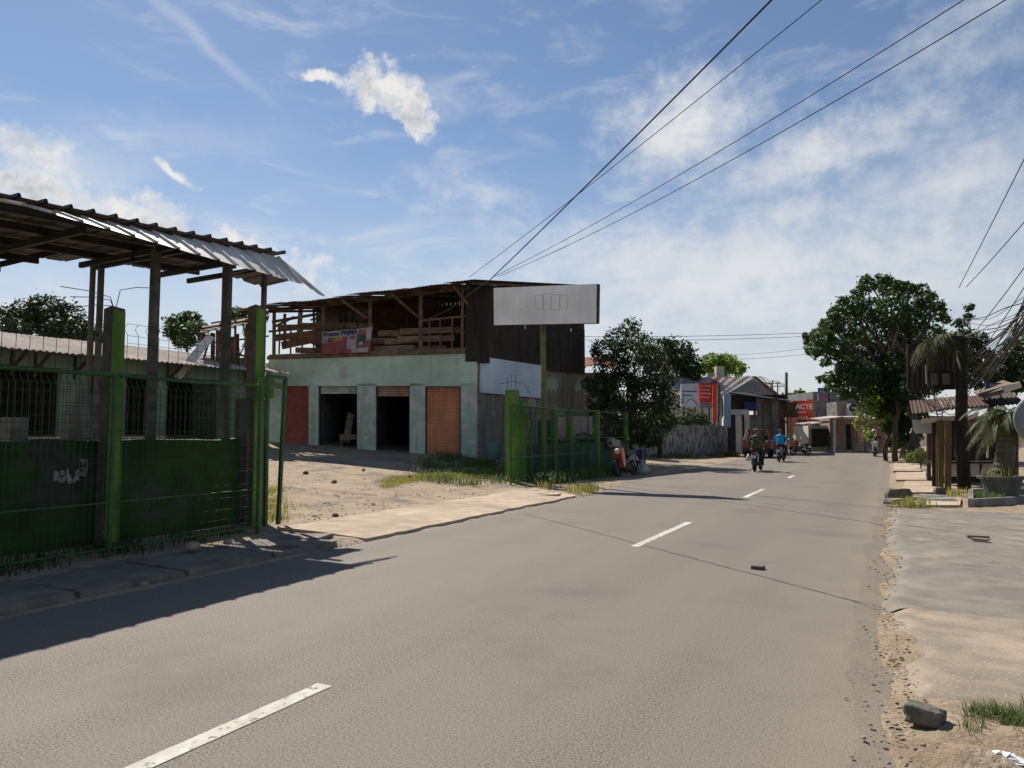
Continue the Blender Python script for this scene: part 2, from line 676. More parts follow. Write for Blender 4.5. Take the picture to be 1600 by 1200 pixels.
ASPHALT = asphalt()
DIRT = soil('sandy_dirt', (0.36, 0.285, 0.20), (0.28, 0.215, 0.15), (0.42, 0.34, 0.25), (0.24, 0.21, 0.18))
EARTH = soil('dark_earth', (0.13, 0.105, 0.075), (0.085, 0.07, 0.05), (0.16, 0.13, 0.09), (0.12, 0.105, 0.09))
VERGE = soil('verge_dirt', (0.33, 0.255, 0.175), (0.22, 0.165, 0.112), (0.38, 0.30, 0.215), (0.33, 0.28, 0.22), gl=(0.5, 0.66), gsc=1.4)
APRON = M('apron_concrete', (0.44, 0.35, 0.25), (0.33, 0.255, 0.18), scale=3.0, bump=0.4, bscale=30, patch=(0.27, 0.215, 0.16), patch_amt=(0.56, 0.72), patch_scale=1.8)
PAVE = M('pavement_concrete', (0.225, 0.20, 0.165), (0.16, 0.145, 0.123), scale=3.2, bump=0.35, bscale=45, patch=(0.30, 0.24, 0.175), patch_amt=(0.52, 0.72), patch_scale=1.3,
         speck=(0.27, 0.24, 0.2), speck_lim=(0.6, 0.75), speck_scale=25)
SLAB = M('drain_slab', (0.22, 0.19, 0.155), (0.14, 0.12, 0.10), scale=3.0, bump=0.35, bscale=35, patch=(0.09, 0.08, 0.065), patch_amt=(0.56, 0.66))
CONC = M('grey_concrete', (0.26, 0.25, 0.23), (0.15, 0.145, 0.13), scale=3.0, bump=0.3, patch=(0.09, 0.085, 0.075), patch_amt=(0.57, 0.68), patch_scale=2.0)
PAINT = M('road_paint', (0.60, 0.57, 0.50), (0.46, 0.43, 0.37), scale=9.0, bump=0.3, bscale=90, patch=(0.20, 0.175, 0.15), patch_amt=(0.555, 0.61), patch_scale=13)
TAR = M('tar_seam', (0.05, 0.046, 0.042), var=0.3)
MINT = M('mint_plaster', (0.60, 0.72, 0.57), (0.54, 0.62, 0.50), scale=2.2, bump=0.25, patch=(0.48, 0.47, 0.41), patch_amt=(0.60, 0.70), patch_scale=1.1, streak=(0.40, 0.41, 0.34))
MINTW = M('worn_mint_plaster', (0.55, 0.65, 0.51), (0.45, 0.52, 0.41), scale=2.6, bump=0.4, patch=(0.62, 0.59, 0.52), patch_amt=(0.53, 0.57), patch_scale=1.9, streak=(0.30, 0.29, 0.24))
MINTB = M('overpainted_band', (0.26, 0.30, 0.26), (0.235, 0.275, 0.235), scale=1.4, bump=0.1)
SHUT = M('orange_shutter_paint', (0.76, 0.33, 0.17), (0.64, 0.25, 0.12), rough=0.55, scale=5, stretch=(1, 1, .25), bump=0.05)
SHUTR = M('red_shutter_paint', (0.46, 0.14, 0.10), (0.36, 0.10, 0.075), rough=0.55, scale=4, bump=0.05)
SHUTW = M('pale_shutter_paint', (0.55, 0.58, 0.52), rough=0.5, var=0.2)
SHUTP = M('pink_shutter_paint', (0.52, 0.30, 0.20), rough=0.5, var=0.2)
WOOD = M('weathered_timber', (0.24, 0.16, 0.10), (0.12, 0.08, 0.052), scale=3.5, stretch=(1, 1, 1), bump=0.3)
HUTD = M('shade_dark_boards', (0.035, 0.027, 0.021), (0.016, 0.013, 0.011), scale=4, stretch=(2, 2, .4), bump=0.3)  # shade over stall, pole and box is put into this near-black colour
WOODD = M('dark_timber', (0.10, 0.065, 0.042), (0.045, 0.03, 0.022), scale=4, bump=0.3)
WOODP = M('pale_planks', (0.32, 0.23, 0.15), (0.17, 0.12, 0.078), scale=3, stretch=(.4, .4, 3), bump=0.3)
RUST = M('rusted_sheet', (0.115, 0.06, 0.038), (0.05, 0.032, 0.025), scale=2.5, stretch=(2, 2, .35), rough=0.9, bump=0.2, patch=(0.19, 0.08, 0.04), patch_amt=(0.58, 0.7), patch_stretch=(1.6, 1.6, .3))
DARKM = M('dark_sheet_metal', (0.065, 0.048, 0.04), (0.032, 0.025, 0.022), scale=2.2, stretch=(2, 2, .3), rough=0.8, bump=0.15, patch=(0.13, 0.055, 0.03), patch_amt=(0.60, 0.7), patch_stretch=(1.8, 1.8, .22))
ROOFB = M('brown_roof_sheet', (0.20, 0.145, 0.10), (0.11, 0.08, 0.058), scale=2.5, rough=0.9, bump=0.2)
ROOFG = M('grey_fibre_roof', (0.42, 0.36, 0.32), (0.30, 0.25, 0.22), scale=1.8, rough=0.95, bump=0.2, patch=(0.18, 0.14, 0.12), patch_amt=(0.56, 0.7), patch_scale=1.2)
ROOFW = M('galvanised_sheet', (0.62, 0.60, 0.55), (0.46, 0.43, 0.38), scale=3.0, rough=0.5, metal=0.25, bump=0.08)
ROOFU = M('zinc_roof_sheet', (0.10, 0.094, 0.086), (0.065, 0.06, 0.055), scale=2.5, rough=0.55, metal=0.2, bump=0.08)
STEEL = M('grey_steel', (0.11, 0.108, 0.10), (0.055, 0.053, 0.049), rough=0.6, metal=0.3, bump=0.1, scale=5)
STEELD = M('dark_steel', (0.034, 0.032, 0.03), rough=0.6, metal=0.2, bump=0.1)
GREEN = M('green_fence_paint', (0.04, 0.12, 0.028), (0.02, 0.062, 0.017), rough=0.5, bump=0.06, scale=5, patch=(0.10, 0.065, 0.04), patch_amt=(0.58, 0.66), patch_scale=5)
GREENP = M('green_pillar_paint', (0.12, 0.25, 0.04), (0.065, 0.14, 0.026), rough=0.85, bump=0.4, scale=2.4, stretch=(1.5, 1.5, .5), patch=(0.15, 0.145, 0.115), patch_amt=(0.57, 0.64), patch_scale=3.2)
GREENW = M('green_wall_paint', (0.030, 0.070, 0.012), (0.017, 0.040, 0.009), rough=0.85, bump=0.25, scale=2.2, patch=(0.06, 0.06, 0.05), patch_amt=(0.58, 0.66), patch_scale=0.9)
GREEND = M('dark_green_board', (0.035, 0.10, 0.05), (0.02, 0.06, 0.03), rough=0.8, scale=2.5, stretch=(1, 1, .4))
WIRE = M('green_wire', (0.025, 0.06, 0.022), rough=0.5, metal=0.3, bump=0)
WIREB = M('black_wire', (0.018, 0.017, 0.016), rough=0.6, bump=0)
WIREG = M('grey_cable', (0.16, 0.155, 0.145), rough=0.6, bump=0)
WHITEB = M('white_board', (0.86, 0.84, 0.80), (0.80, 0.78, 0.74), rough=0.55, scale=1.5, bump=0.03, stretch=(3, 3, .4))
BLUEW = M('pale_blue_board', (0.56, 0.63, 0.72), (0.52, 0.58, 0.67), rough=0.55, scale=1.2, bump=0.03)
LINE = M('faint_pencil_line', (0.66, 0.65, 0.62), bump=0)
CREAM = M('cream_plaster', (0.55, 0.50, 0.42), (0.44, 0.39, 0.32), scale=2, bump=0.2)
WHITEP = M('white_plaster', (0.66, 0.64, 0.60), (0.5, 0.48, 0.45), scale=2, bump=0.2, patch=(0.25, 0.24, 0.22), patch_amt=(0.62, 0.72))
WHITEF = M('flaking_white_fence', (0.40, 0.395, 0.38), (0.21, 0.205, 0.2), scale=3.5, stretch=(3, 3, .5), bump=0.35, patch=(0.085, 0.08, 0.072), patch_amt=(0.46, 0.58), patch_scale=2.6, patch_stretch=(2.2, 2.2, .7))
BEIGE = M('beige_wall', (0.36, 0.28, 0.225), (0.27, 0.205, 0.165), scale=2, bump=0.15)
BLOCK = M('grey_block_wall', (0.20, 0.205, 0.205), (0.14, 0.14, 0.14), scale=1.6, bump=0.2)
RED = M('red_sign', (0.62, 0.045, 0.03), (0.5, 0.035, 0.025), rough=0.5, bump=0)
ORANGE = M('orange_sign', (0.70, 0.10, 0.03), (0.58, 0.08, 0.025), rough=0.5, bump=0)
BLUE = M('blue_sign', (0.04, 0.055, 0.25), rough=0.5, bump=0)
BLUEL = M('light_blue_panel', (0.22, 0.38, 0.55), (0.3, 0.42, 0.5), rough=0.6, bump=0)
TEAL = M('teal_tarp', (0.10, 0.30, 0.24), (0.06, 0.2, 0.16), rough=0.7)
AQUA = M('aqua_box', (0.24, 0.46, 0.42), (0.2, 0.36, 0.33), rough=0.6, bump=0.05)
BLACK = M('black_plastic', (0.015, 0.015, 0.016), rough=0.45, bump=0)
RUBBER = M('tyre_rubber', (0.02, 0.02, 0.02), rough=0.85, bump=0.1)
CHROME = M('bright_metal', (0.6, 0.6, 0.6), rough=0.25, metal=0.9, bump=0)
MIRROR = M('mirror_glass', (0.75, 0.78, 0.8), rough=0.08, metal=1.0, bump=0, var=0.02)
TAIL = M('tail_lamp_red', (0.45, 0.02, 0.015), rough=0.3, bump=0)
WHITEPL = M('white_plastic', (0.75, 0.75, 0.73), rough=0.5, bump=0.05)
YELLOW = M('mustard_post', (0.17, 0.115, 0.035), (0.085, 0.06, 0.026), rough=0.8, scale=3, stretch=(1, 1, .4), bump=0.3)
OCHRE = M('ochre_paint', (0.42, 0.27, 0.06), rough=0.7)
BARK = M('bark', (0.12, 0.095, 0.07), (0.06, 0.05, 0.04), scale=4, stretch=(2, 2, .5), bump=0.7, bscale=15)
BARKG = M('mossy_bark', (0.13, 0.12, 0.08), (0.07, 0.07, 0.045), scale=4, stretch=(2, 2, .5), bump=0.7, bscale=15)
ROCK = M('mossy_rock', (0.17, 0.155, 0.125), (0.075, 0.08, 0.045), scale=9, bump=0.8, bscale=20)
STONE = M('pale_stone', (0.36, 0.30, 0.24), (0.24, 0.2, 0.155), scale=6, bump=0.6, bscale=25)
GLASS = M('dark_glass', (0.03, 0.035, 0.04), rough=0.08, spec=0.6, bump=0)
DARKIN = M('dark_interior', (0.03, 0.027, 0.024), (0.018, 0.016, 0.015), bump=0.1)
TILE = M('terracotta_tile', (0.28, 0.10, 0.06), (0.17, 0.065, 0.045), scale=4, bump=0.3)
SILVER = M('silver_disc', (0.24, 0.245, 0.25), (0.20, 0.205, 0.21), rough=0.5, metal=0.2, bump=0.03)
PINKCL = M('pink_cloth', (0.5, 0.38, 0.35), (0.42, 0.31, 0.29), rough=0.95, scale=3)
PILC = M('dark_raw_concrete', (0.13, 0.115, 0.095), (0.07, 0.062, 0.052), scale=3.0, bump=0.4, patch=(0.05, 0.045, 0.04), patch_amt=(0.55, 0.66), patch_scale=2.5)
ROWG = M('dull_mint_wall', (0.19, 0.27, 0.20), (0.14, 0.20, 0.15), scale=2.2, bump=0.2, patch=(0.21, 0.21, 0.18), patch_amt=(0.56, 0.62))
PAVEN = M('pavement_worn_tan', (0.285, 0.235, 0.18), (0.20, 0.165, 0.13), scale=3.5, speck=(0.36, 0.31, 0.25), speck_lim=(0.6, 0.72), speck_scale=45, bump=0.35, bscale=45, patch=(0.36, 0.28, 0.20), patch_amt=(0.52, 0.68), patch_scale=0.9)
LEAF = leafmat('leaf_green', (0.026, 0.052, 0.014), (0.060, 0.098, 0.022), 0.22)
LEAFD = leafmat('leaf_dark', (0.018, 0.036, 0.013), (0.042, 0.068, 0.02), 0.16)
LEAFY = leafmat('leaf_yellow_green', (0.11, 0.17, 0.03), (0.18, 0.24, 0.04), 0.4)
LEAFO = leafmat('leaf_olive', (0.075, 0.10, 0.03), (0.13, 0.15, 0.045), 0.3)
PALMG = leafmat('palm_leaf', (0.026, 0.042, 0.013), (0.065, 0.078, 0.02), 0.22)
PALMY = leafmat('dry_palm_leaf', (0.10, 0.075, 0.025), (0.16, 0.125, 0.035), 0.25)
GRASS = leafmat('grass_blade', (0.13, 0.15, 0.028), (0.25, 0.23, 0.06), 0.35)
GRASSD = leafmat('weed_blade', (0.05, 0.09, 0.025), (0.11, 0.14, 0.04), 0.3)

# ================================================================== the setting
def xl(y):
    return -6.92 - 0.95 * sstep(16.5, 23, y) - (max(0, y - 46) ** 2) / 42.0


def xr(y):
    return -0.10 - (max(0, y - 52) ** 2) / 60.0


def hgt(x, y):
    """height of the yard on the far side of the road"""
    e = xl(y) - x
    if e < 0.02:
        return -0.03
    flat = 1 - sstep(42, 52, y)
    h = 0.02 * sstep(0, 0.25, e) + 0.09 * max(0, -9.5 - x) * flat * (1 - 0.25 * sstep(-24, -34, x))
    return h + 0.03 * (vnoise(x * 0.7, y * 0.7) - 0.5) * sstep(0.2, 1.2, e)


def grid_mesh(name, xs, ys, fn, mat, **kw):
    nx, ny = len(xs), len(ys)
    V = np.array([fn(x, y) for y in ys for x in xs])
    i, j = np.meshgrid(np.arange(nx - 1), np.arange(ny - 1))
    a = (j * nx + i).ravel()
    Fq = np.stack([a, a + 1, a + nx + 1, a + nx], 1)
    me = np_mesh(name, V, Fq, mat, smooth=True)
    o = bpy.data.objects.new(name, me)
    COL.objects.link(o)
    WL[o.name] = Vector((0, 0, 0))
    return tag(o, **kw)


grid_mesh('ground', [-900, -300, 0, 300, 900], [-900, -300, 0, 300, 900], lambda x, y: (x, y, -0.12), EARTH, kind='structure')

# the yard that climbs gently away from the road
xs = list(np.concatenate([np.linspace(-75, -26, 40), np.linspace(-25.5, -6.0, 90)]))
ys = list(np.concatenate([np.linspace(-14, 6, 30), np.linspace(6.3, 26, 80), np.linspace(26.5, 85, 70)]))
grid_mesh('yard', xs, ys, lambda x, y: (x - (max(0, y - 46) ** 2) / 42.0, y, hgt(x - (max(0, y - 46) ** 2) / 42.0, y)), DIRT, kind='structure')

# the road with broken edges
ys = list(np.concatenate([np.arange(-14, 2, 1.0), np.arange(2, 14, 0.07), np.arange(14, 30, 0.2), np.arange(30, 86, 0.7)]))
ts = [0, 0.04, 0.1, 0.3, 0.5, 0.7, 0.9, 0.96, 1.0]


def road_pt(t, y):
    l = xl(y) + 0.05 * (vnoise(y * 2.3, 3.1) - 0.5) + 0.03 * (vnoise(y * 9, 8) - 0.5)
    r = xr(y) + 0.16 * (vnoise(y * 0.9, 1.7) - 0.5) + 0.12 * (vnoise(y * 3.1, 5.5) - 0.5) + 0.06 * (vnoise(y * 11, 2.2) - 0.5)
    r += 0.10 * sstep(5.8, 4.2, y)
    x = l + (r - l) * t
    z = 0.0 if 0 < t < 1 else -0.035
    return (x, y, z)


road = grid_mesh('road', ts, ys, road_pt, ASPHALT, kind='structure')
road.data.polygons.foreach_set('use_smooth', [False] * len(road.data.polygons))

for (y0, y1) in ((0.35, 3.5), (9.6, 12.62), (17.95, 20.85), (26.1, 27.6)):
    mb = MB()
    k = max(4, int((y1 - y0) / 0.12))
    vs = []
    for i in range(k + 1):
        y = y0 + (y1 - y0) * i / k
        ja = 0.008 * (RND.random() - .5)
        jb = 0.008 * (RND.random() - .5)
        vs += [(-3.275 + ja, y, 0.004), (-3.155 + jb, y, 0.004)]
    mb.add(vs, [(2 * i, 2 * i + 1, 2 * i + 3, 2 * i + 2) for i in range(k)])
    mb.build('lane_dash', PAINT, road)
# the paving seam that crosses the road at a slant
a, b = gnd(820, 803), gnd(1383, 952)
mb = MB()
vs = []
K = 90
sd = (b - a).normalized()
sn = Vector((-sd.y, sd.x, 0))
for i in range(K + 1):
    p = a + (b - a) * (i / K) + sn * 0.03 * (vnoise(i * .5, 2) - .5)
    w = 0.004 + 0.006 * vnoise(i * .8, 9)
    vs += [p - sn * w + UP * .003, p + sn * w + UP * .003]
mb.add(vs, [(2 * i, 2 * i + 1, 2 * i + 3, 2 * i + 2) for i in range(K)])
mb.build('paving_seam', TAR, road)

# near verge: dirt, cracked, with the grey concrete pavement laid over it
xs = list(np.concatenate([np.arange(-0.75, 1.6, 0.045), np.arange(1.65, 4, .15), np.linspace(4.2, 40, 24)]))
ys = list(np.concatenate([np.arange(-14, 2.5, 1.0), np.arange(2.6, 7.5, 0.05), np.arange(7.6, 26, .16), np.arange(26.3, 86, 1.0)]))


def verge_pt(x, y):
    xx = x + (xr(y) + 0.10)
    rise = sstep(-0.25, 0.22, x + 0.25 * (vnoise(y * 1.3, 7) - .5))
    n1 = vnoise(x * 5, y * 5) - .5
    n2 = vnoise(x * 17, y * 17) - .5
    z = -0.04 + 0.055 * rise + (0.03 * n1 + 0.02 * n2) * sstep(-0.15, 0.15, x)
    # thin crust plates near the lens
    if y < 5.2 and x < 1.5:
        q = vnoise(x * 3.2 + 11, y * 4.1)
        z += (0.028 * sstep(0.5, 0.54, q) - 0.018 * sstep(0.38, 0.34, q)) * sstep(-0.05, 0.2, x)
    if x > 2.5 and y > 19:
        z = 0.02
    return (xx, y, z)


grid_mesh('verge', xs, ys, verge_pt, VERGE, kind='structure')

pav = empty('pavement', (3, 10, 0), kind='structure')


def pave_slab(y0, y1, e0, mat, first=False):
    """poured concrete whose rim sinks unevenly into the dirt"""
    xs2 = list(np.concatenate([np.arange(0, .5, .05), np.arange(.5, 2, .15), [2.4, 3.2, 5, 9]]))
    K = int((y1 - y0) / 0.05)
    vs = []
    for i in range(K + 1):
        y = y0 + (y1 - y0) * i / K
        for x in xs2:
            d = x + 0.22 * (vnoise(y * 0.8, 4.4) - .5) + 0.14 * (vnoise(y * 3.7, 1.4) - .5)
            rim = sstep(0.22, 0.02, d)
            if first:
                rim = max(rim, sstep(.30, .02, y - y0 + .25 * (vnoise(x * 2.1, 3) - .5)))
            z = 0.036 + 0.008 * vnoise(x * 1.5, y * 1.5) - 0.075 * rim + (0.02 * rim + .004) * (vnoise(x * 9, y * 9) - .5)
            if not first and i == 0:
                z -= .006
            vs.append((e0 + x, y, z))
    m = len(xs2)
    fs = []
    for i in range(K):
        for q in range(m - 1):
            a = i * m + q
            fs.append((a, a + 1, a + m + 1, a + m))
    mb = MB()
    mb.add(vs, fs)
    return mb.build('concrete_slab', mat, pav, smooth=True)


pave_slab(4.80, 7.30, -0.10, PAVEN, True)
pave_slab(7.308, 12.2, -0.14, PAVE)
pave_slab(12.208, 16.6, -0.14, PAVE)

# drain covers along the far kerb, each a slab of its own, dark joints between
drain = empty('footpath', (-7.6, 4, 0), kind='structure')
yy = -3.2
while yy < 7.0:
    L = 1.18 + 0.08 * RND.random()
    x1 = -6.97 + 0.03 * RND.random()
    x0 = -8.12
    t = 0.05 + 0.015 * RND.random()
    mb = MB()
    g = 0.025
    dz = [0.015 * (RND.random() - .5) for _ in range(4)]
    mb.hexa([(x0, yy + g, -.05), (x1, yy + g, -.05), (x1, yy + L - g, -.05), (x0, yy + L - g, -.05),
             (x0, yy + g, t + dz[0]), (x1 - .02, yy + g + .01, t + dz[1]), (x1 - .02, yy + L - g - .01, t + dz[2]), (x0, yy + L - g, t + dz[3])])
    mb.build('drain_slab', SLAB, drain)
    yy += L
# the pale concrete ramp into the yard, in two pours
ramp = empty('driveway_apron', (-7.7, 12.5, 0), kind='structure')
for (y0, y1) in ((8.35, 12.9), (12.93, 17.6)):
    mb = MB()
    vs = []
    K = 40
    for i in range(K + 1):
        y = y0 + (y1 - y0) * i / K
        e = -6.93 + 0.07 * (vnoise(y * 1.7, 2) - .5) + .05 * (vnoise(y * 7, 6) - .5) - .9 * sstep(16.2, 17.6, y)
        bx = -8.62 + 0.25 * (vnoise(y * .9, 12) - .5) + .12 * (vnoise(y * 5, 3) - .5)
        vs += [(e, y, -.02), (e - .012, y, .014 + .008 * vnoise(y * 6, 1)), (e - .5, y, .04), ((e + bx) / 2, y, .06), (bx, y, .075), (bx - .015, y, -.02)]
    fs = []
    for i in range(K):
        for q in range(5):
            a = i * 6 + q
            fs.append((a, a + 1, a + 7, a + 6))
    fs += [(0, 5, 4, 3, 2, 1), tuple(K * 6 + q for q in range(6))]
    mb.add(vs, fs)
    mb.build('concrete_pour', APRON, ramp)
# broken kerb stones at the far end of the ramp
for q, (px, py, w, l, rz) in enumerate(((838, 770, .6, .35, .4), (820, 766, .7, .3, .5), (858, 772, .5, .4, .2), (470, 838, .8, .5, .3), (430, 850, .9, .45, .35))):
    p = gnd(px, py, .06)
    mb = MB()
    ax = (Vector((math.cos(rz), math.sin(rz), .04)), Vector((-math.sin(rz), math.cos(rz), 0)), UP)
    mb.box(p - UP * .02, (w, l, .055), ax)
    mb.build('loose_kerb_slab', APRON if q < 3 else SLAB, None,
             label=['loose concrete kerb slab lying by the green gate pillar', 'cracked kerb slab at the yard side of the ramp end', 'small loose kerb slab nearest the asphalt past the ramp',
                    'broken slab corner under the fence end at the ramp', 'tilted slab fragment just before the fence end post'][q], cat='slab', group='loose kerb slabs')

# ================================================================== left fence and canopy
FX = -8.77
yA, yB, yC = -1.2, onx(170, 850, FX).y, onx(402, 830, FX).y
zT = onx(180, 586, FX).z
zB = 0.12


def wire_panel(y0, y1, name, parent, x, z0, z1, step, hs, mat, r=.0035, crimp=True):
    mb = MB()
    k = max(1, int((y1 - y0) / step))
    for i in range(k + 1):
        y = y0 + (y1 - y0) * i / k
        jx = .006 * (RND.random() - .5)
        if crimp:
            mb.tube([(x + jx, y, z0), (x + jx, y + .004, z1 - .16), (x - .08, y, z1 - .06), (x, y, z1)], r, 4, caps=False)
        else:
            mb.tube([(x + jx, y + .03 * (RND.random() - .5), z0), (x, y, z1)], r, 4, caps=False)
    for z in hs:
        mb.tube([(x + .006, y0, z), (x + .006, (y0 + y1) / 2, z - .008), (x + .006, y1, z)], r, 4, caps=False)
    return mb.build(name, mat, parent, kind='stuff')


fen = empty('mesh_fence', (FX, 3.5, 0), 'tall green wire mesh fence on a pipe frame along the shaded footpath', 'fence')
for (y0, y1) in ((yA, yB), (yB, yC)):
    wire_panel(y0 + .03, y1 - .03, 'wire_mesh', fen, FX, zB, zT, .075, (zB + .02, .2, .3, .45, .62, .8, 1.0, 1.2, 1.4, 1.6, 1.8, 1.95, 2.08, 2.18), WIRE, r=.0042)
    MB().tube([(FX, y0, zB), (FX, y1, zB)], .019, 8).build('rail', GREEN, fen)
    MB().tube([(FX, y0, zT), (FX, (y0 + y1) / 2, zT - .015), (FX, y1, zT)], .026, 8).build('rail', GREEN, fen)
    MB().tube([(FX + .01, y0, .70), (FX + .01, y1, .70)], .011, 6).build('rail', GREEN, fen)
for y in (yA, yB, yC):
    MB().tube([(FX, y, -.02), (FX, y, zT + .02)], .032 if y == yB else .026, 8).build('post', GREEN, fen)

# low wall behind the fence, panels of flaking green paint
WX = -9.85
wall_y1 = onx(402, 700, WX).y
mb = MB()
zz = onx(60, 690, WX).z
k = 26
y0, y1 = -2.5, wall_y1
vs = []
for i in range(k + 1):
    y = y0 + (y1 - y0) * i / k
    t = zz + .05 * (vnoise(y * 2.2, 5) - .5) + .02 * (RND.random() - .5)
    vs += [(WX + .07, y, -.1), (WX + .07, y, t), (WX - .07, y, t + .01), (WX - .07, y, -.1)]
fs = []
for i in range(k):
    for q in range(4):
        fs.append((i * 4 + q, i * 4 + (q + 1) % 4, (i + 1) * 4 + (q + 1) % 4, (i + 1) * 4 + q))
fs += [(0, 1, 2, 3), (k * 4 + 3, k * 4 + 2, k * 4 + 1, k * 4)]
mb.add(vs, fs)
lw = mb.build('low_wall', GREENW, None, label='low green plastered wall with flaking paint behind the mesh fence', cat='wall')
# flaked bare patch with pale remains of a poster
c = onx(105, 745, WX + .071)
mb = MB()
pts = []
for i in range(22):
    t = 2 * math.pi * i / 22
    r = .62 + .25 * math.sin(3 * t + 1) + .15 * RND.random()
    pts.append((WX + .074, c.y + .75 * r * math.cos(t), c.z + .62 * r * math.sin(t) + .05))
mb.add(pts, [tuple(range(22))])
mb.build('bare_plaster', M('bare_damp_plaster', (0.055, 0.052, 0.043), (0.032, 0.034, 0.026), scale=6, bump=.4), lw)
for q in range(30):
    w = .025 + .05 * RND.random()
    p = Vector((WX + .079, c.y - .16 + .40 * RND.random(), c.z - .06 + .13 * RND.random()))
    if q > 21:
        p = Vector((WX + .079, c.y + .16 + .10 * RND.random(), c.z + .06 + .16 * RND.random()))
    h = .015 + .045 * RND.random()
    mb = MB()
    a0 = RND.random() * 6
    mb.add([(p.x + .0004 * q, p.y + w * .7 * math.cos(a0 + t) * (.6 + .5 * RND.random()), p.z + h * math.sin(a0 + t)) for t in (0, .9, 1.7, 2.6, 3.5, 4.4, 5.3)], [tuple(range(7))])
    mb.build('paper_scrap', M('torn_paper', (0.30, 0.29, 0.27), (0.2, 0.19, 0.18)), lw)

# two raw concrete gate pillars with one green face
for q, (px0, px1, py, X) in enumerate(((166, 200, 479, -9.55), (388, 418, 476, -9.62))):
    a = onx(px0, py, X)
    b = onx(px1, py, X)
    yc = (a.y + b.y) / 2 - .03
    zt = a.z
    r_ = empty('gate_pillar', (X, yc, 0), ['square pillar with green roadside face, bent rods on top, beside the mesh panel joint',
                                          'square pillar with green face and stump at its foot where the mesh fence ends'][q], 'pillar', 'pillars of the fenced lot')
    s = .105
    mb = MB()
    mb.hexa([(X - s, yc - s, -.1), (X + s, yc - s, -.1), (X + s, yc + s, -.1), (X - s, yc + s, -.1),
             (X - s, yc - s + .01, zt - .02), (X + s - .01, yc - s, zt + .01), (X + s - .02, yc + s - .01, zt - .01), (X - s + .01, yc + s, zt)])
    mb.build('shaft', PILC, r_)
    mb = MB()
    mb.hexa([(X + s + .002, yc - s + .01, -.05), (X + s + .012, yc - s + .01, -.05), (X + s + .012, yc + s, -.05), (X + s + .002, yc + s, -.05),
             (X + s - .008, yc - s + .01, zt - .05), (X + s + .002, yc - s + .01, zt - .03), (X + s - .01, yc + s - .01, zt - .06), (X + s - .02, yc + s - .01, zt - .06)])
    mb.build('painted_face', GREENP, r_)
    if q == 0:
        for (dx, dy, dz) in ((.0, -.75, .22), (-.3, -.45, .16), (.1, .55, .42), (-.1, -.4, .02)):
            mb = MB()
            b0 = Vector((X, yc, zt - .05))
            mb.tube([b0, b0 + Vector((dx * .15, dy * .1, abs(dz) * .6 + .06)), b0 + Vector((dx * .5, dy * .5, dz * .8 + .05)), b0 + Vector((dx, dy, dz))], .006, 5)
            mb.build('rod', WIREG, r_)
    else:
        mb = MB()
        mb.box((X + .02, yc + .10, 2.35), (.28, .36, .36))
        mb.build('painted_block', GREENP, r_)
        mb = MB()
        mb.box((X - .12, yc + .05, 1.05), (.30, .42, 2.2))
        mb.build('stump', PILC, r_)
# upper wire mesh between the pillars
zU = onx(60, 486, -9.7).z
wf = empty('wall_mesh', (-9.72, 4, 1.5), 'dark wire mesh with crimped top standing above the low green wall', 'fence')
for (y0, y1) in ((-1.0, onx(165, 500, -9.72).y), (onx(200, 500, -9.72).y, onx(388, 500, -9.72).y)):
    wire_panel(y0, y1, 'wire_mesh', wf, -9.72, 1.35, zU, .16, (1.5, 1.72, 1.94, 2.16, 2.4, 2.62, zU - .28, zU - .17, zU), WIREB, r=.0038)
# small green pipe frame past the fence end
gf = empty('pipe_frame', onx(432, 660, -9.1), 'small green square-tube gate frame past the end of the mesh fence', 'gate')
p = [onx(418, 660, -9.1), onx(418, 588, -9.1), onx(446, 590, -9.1), onx(438, 656, -9.1)]
p[0].z = .05
p[3].z = .05
for a, b in zip(p[:-1], p[1:]):
    MB().bar(a, b, .055, .055).build('tube', GREEN, gf)
p2 = onx(418, 604, -9.1), onx(444, 606, -9.1)
MB().bar(p2[0], p2[1], .05, .03).build('tube', GREENP, gf)

# ---- canopy
can = empty('steel_canopy', (-11, 4, 0), 'open shed roof of ribbed metal sheets on steel posts over the fenced lot', 'canopy')
EX = -9.42                                   # front edge of the main roof
e0 = onx(13, 304, EX)
e1 = onx(447, 396, EX)
edir = (e1 - e0).normalized()
BXX = -14.6
bdrop = 4.45


def roof_z(x, y):
    t = (y - e0.y) / (e1.y - e0.y)
    front = e0.z + (e1.z - e0.z) * t
    back = bdrop + .25 * t
    s_ = (x - EX) / (BXX - EX)
    return front + (back - front) * s_


ystart, yend = -3.0, e1.y
ns = 13
sw = (yend - ystart) / ns
for i in range(ns):
    ya = ystart + sw * i
    cut = 0.0 if i < ns - 3 else (-1.7 if i == ns - 3 else -2.2)      # the back edge steps in near the end
    o = Vector((EX, ya - .01, roof_z(EX, ya)))
    u = (Vector((EX, ya + sw, roof_z(EX, ya + sw))) - Vector((EX, ya, roof_z(EX, ya)))).normalized()
    bx = BXX - cut
    v = (Vector((bx, ya, roof_z(bx, ya))) - o)
    L = v.length
    mb = MB()
    mb.corr(o + UP * .004 * (i % 2), u, v.normalized(), sw + .02, L, .05, .36, trap=True, prof=((0, 0), (.80, 0), (.85, 1), (.93, 1), (.98, 0)), thick=.003)
    mb.v = [(x, y, z) for x, y, z in mb.v]
    mb.build('roof_sheet', ROOFU, can)
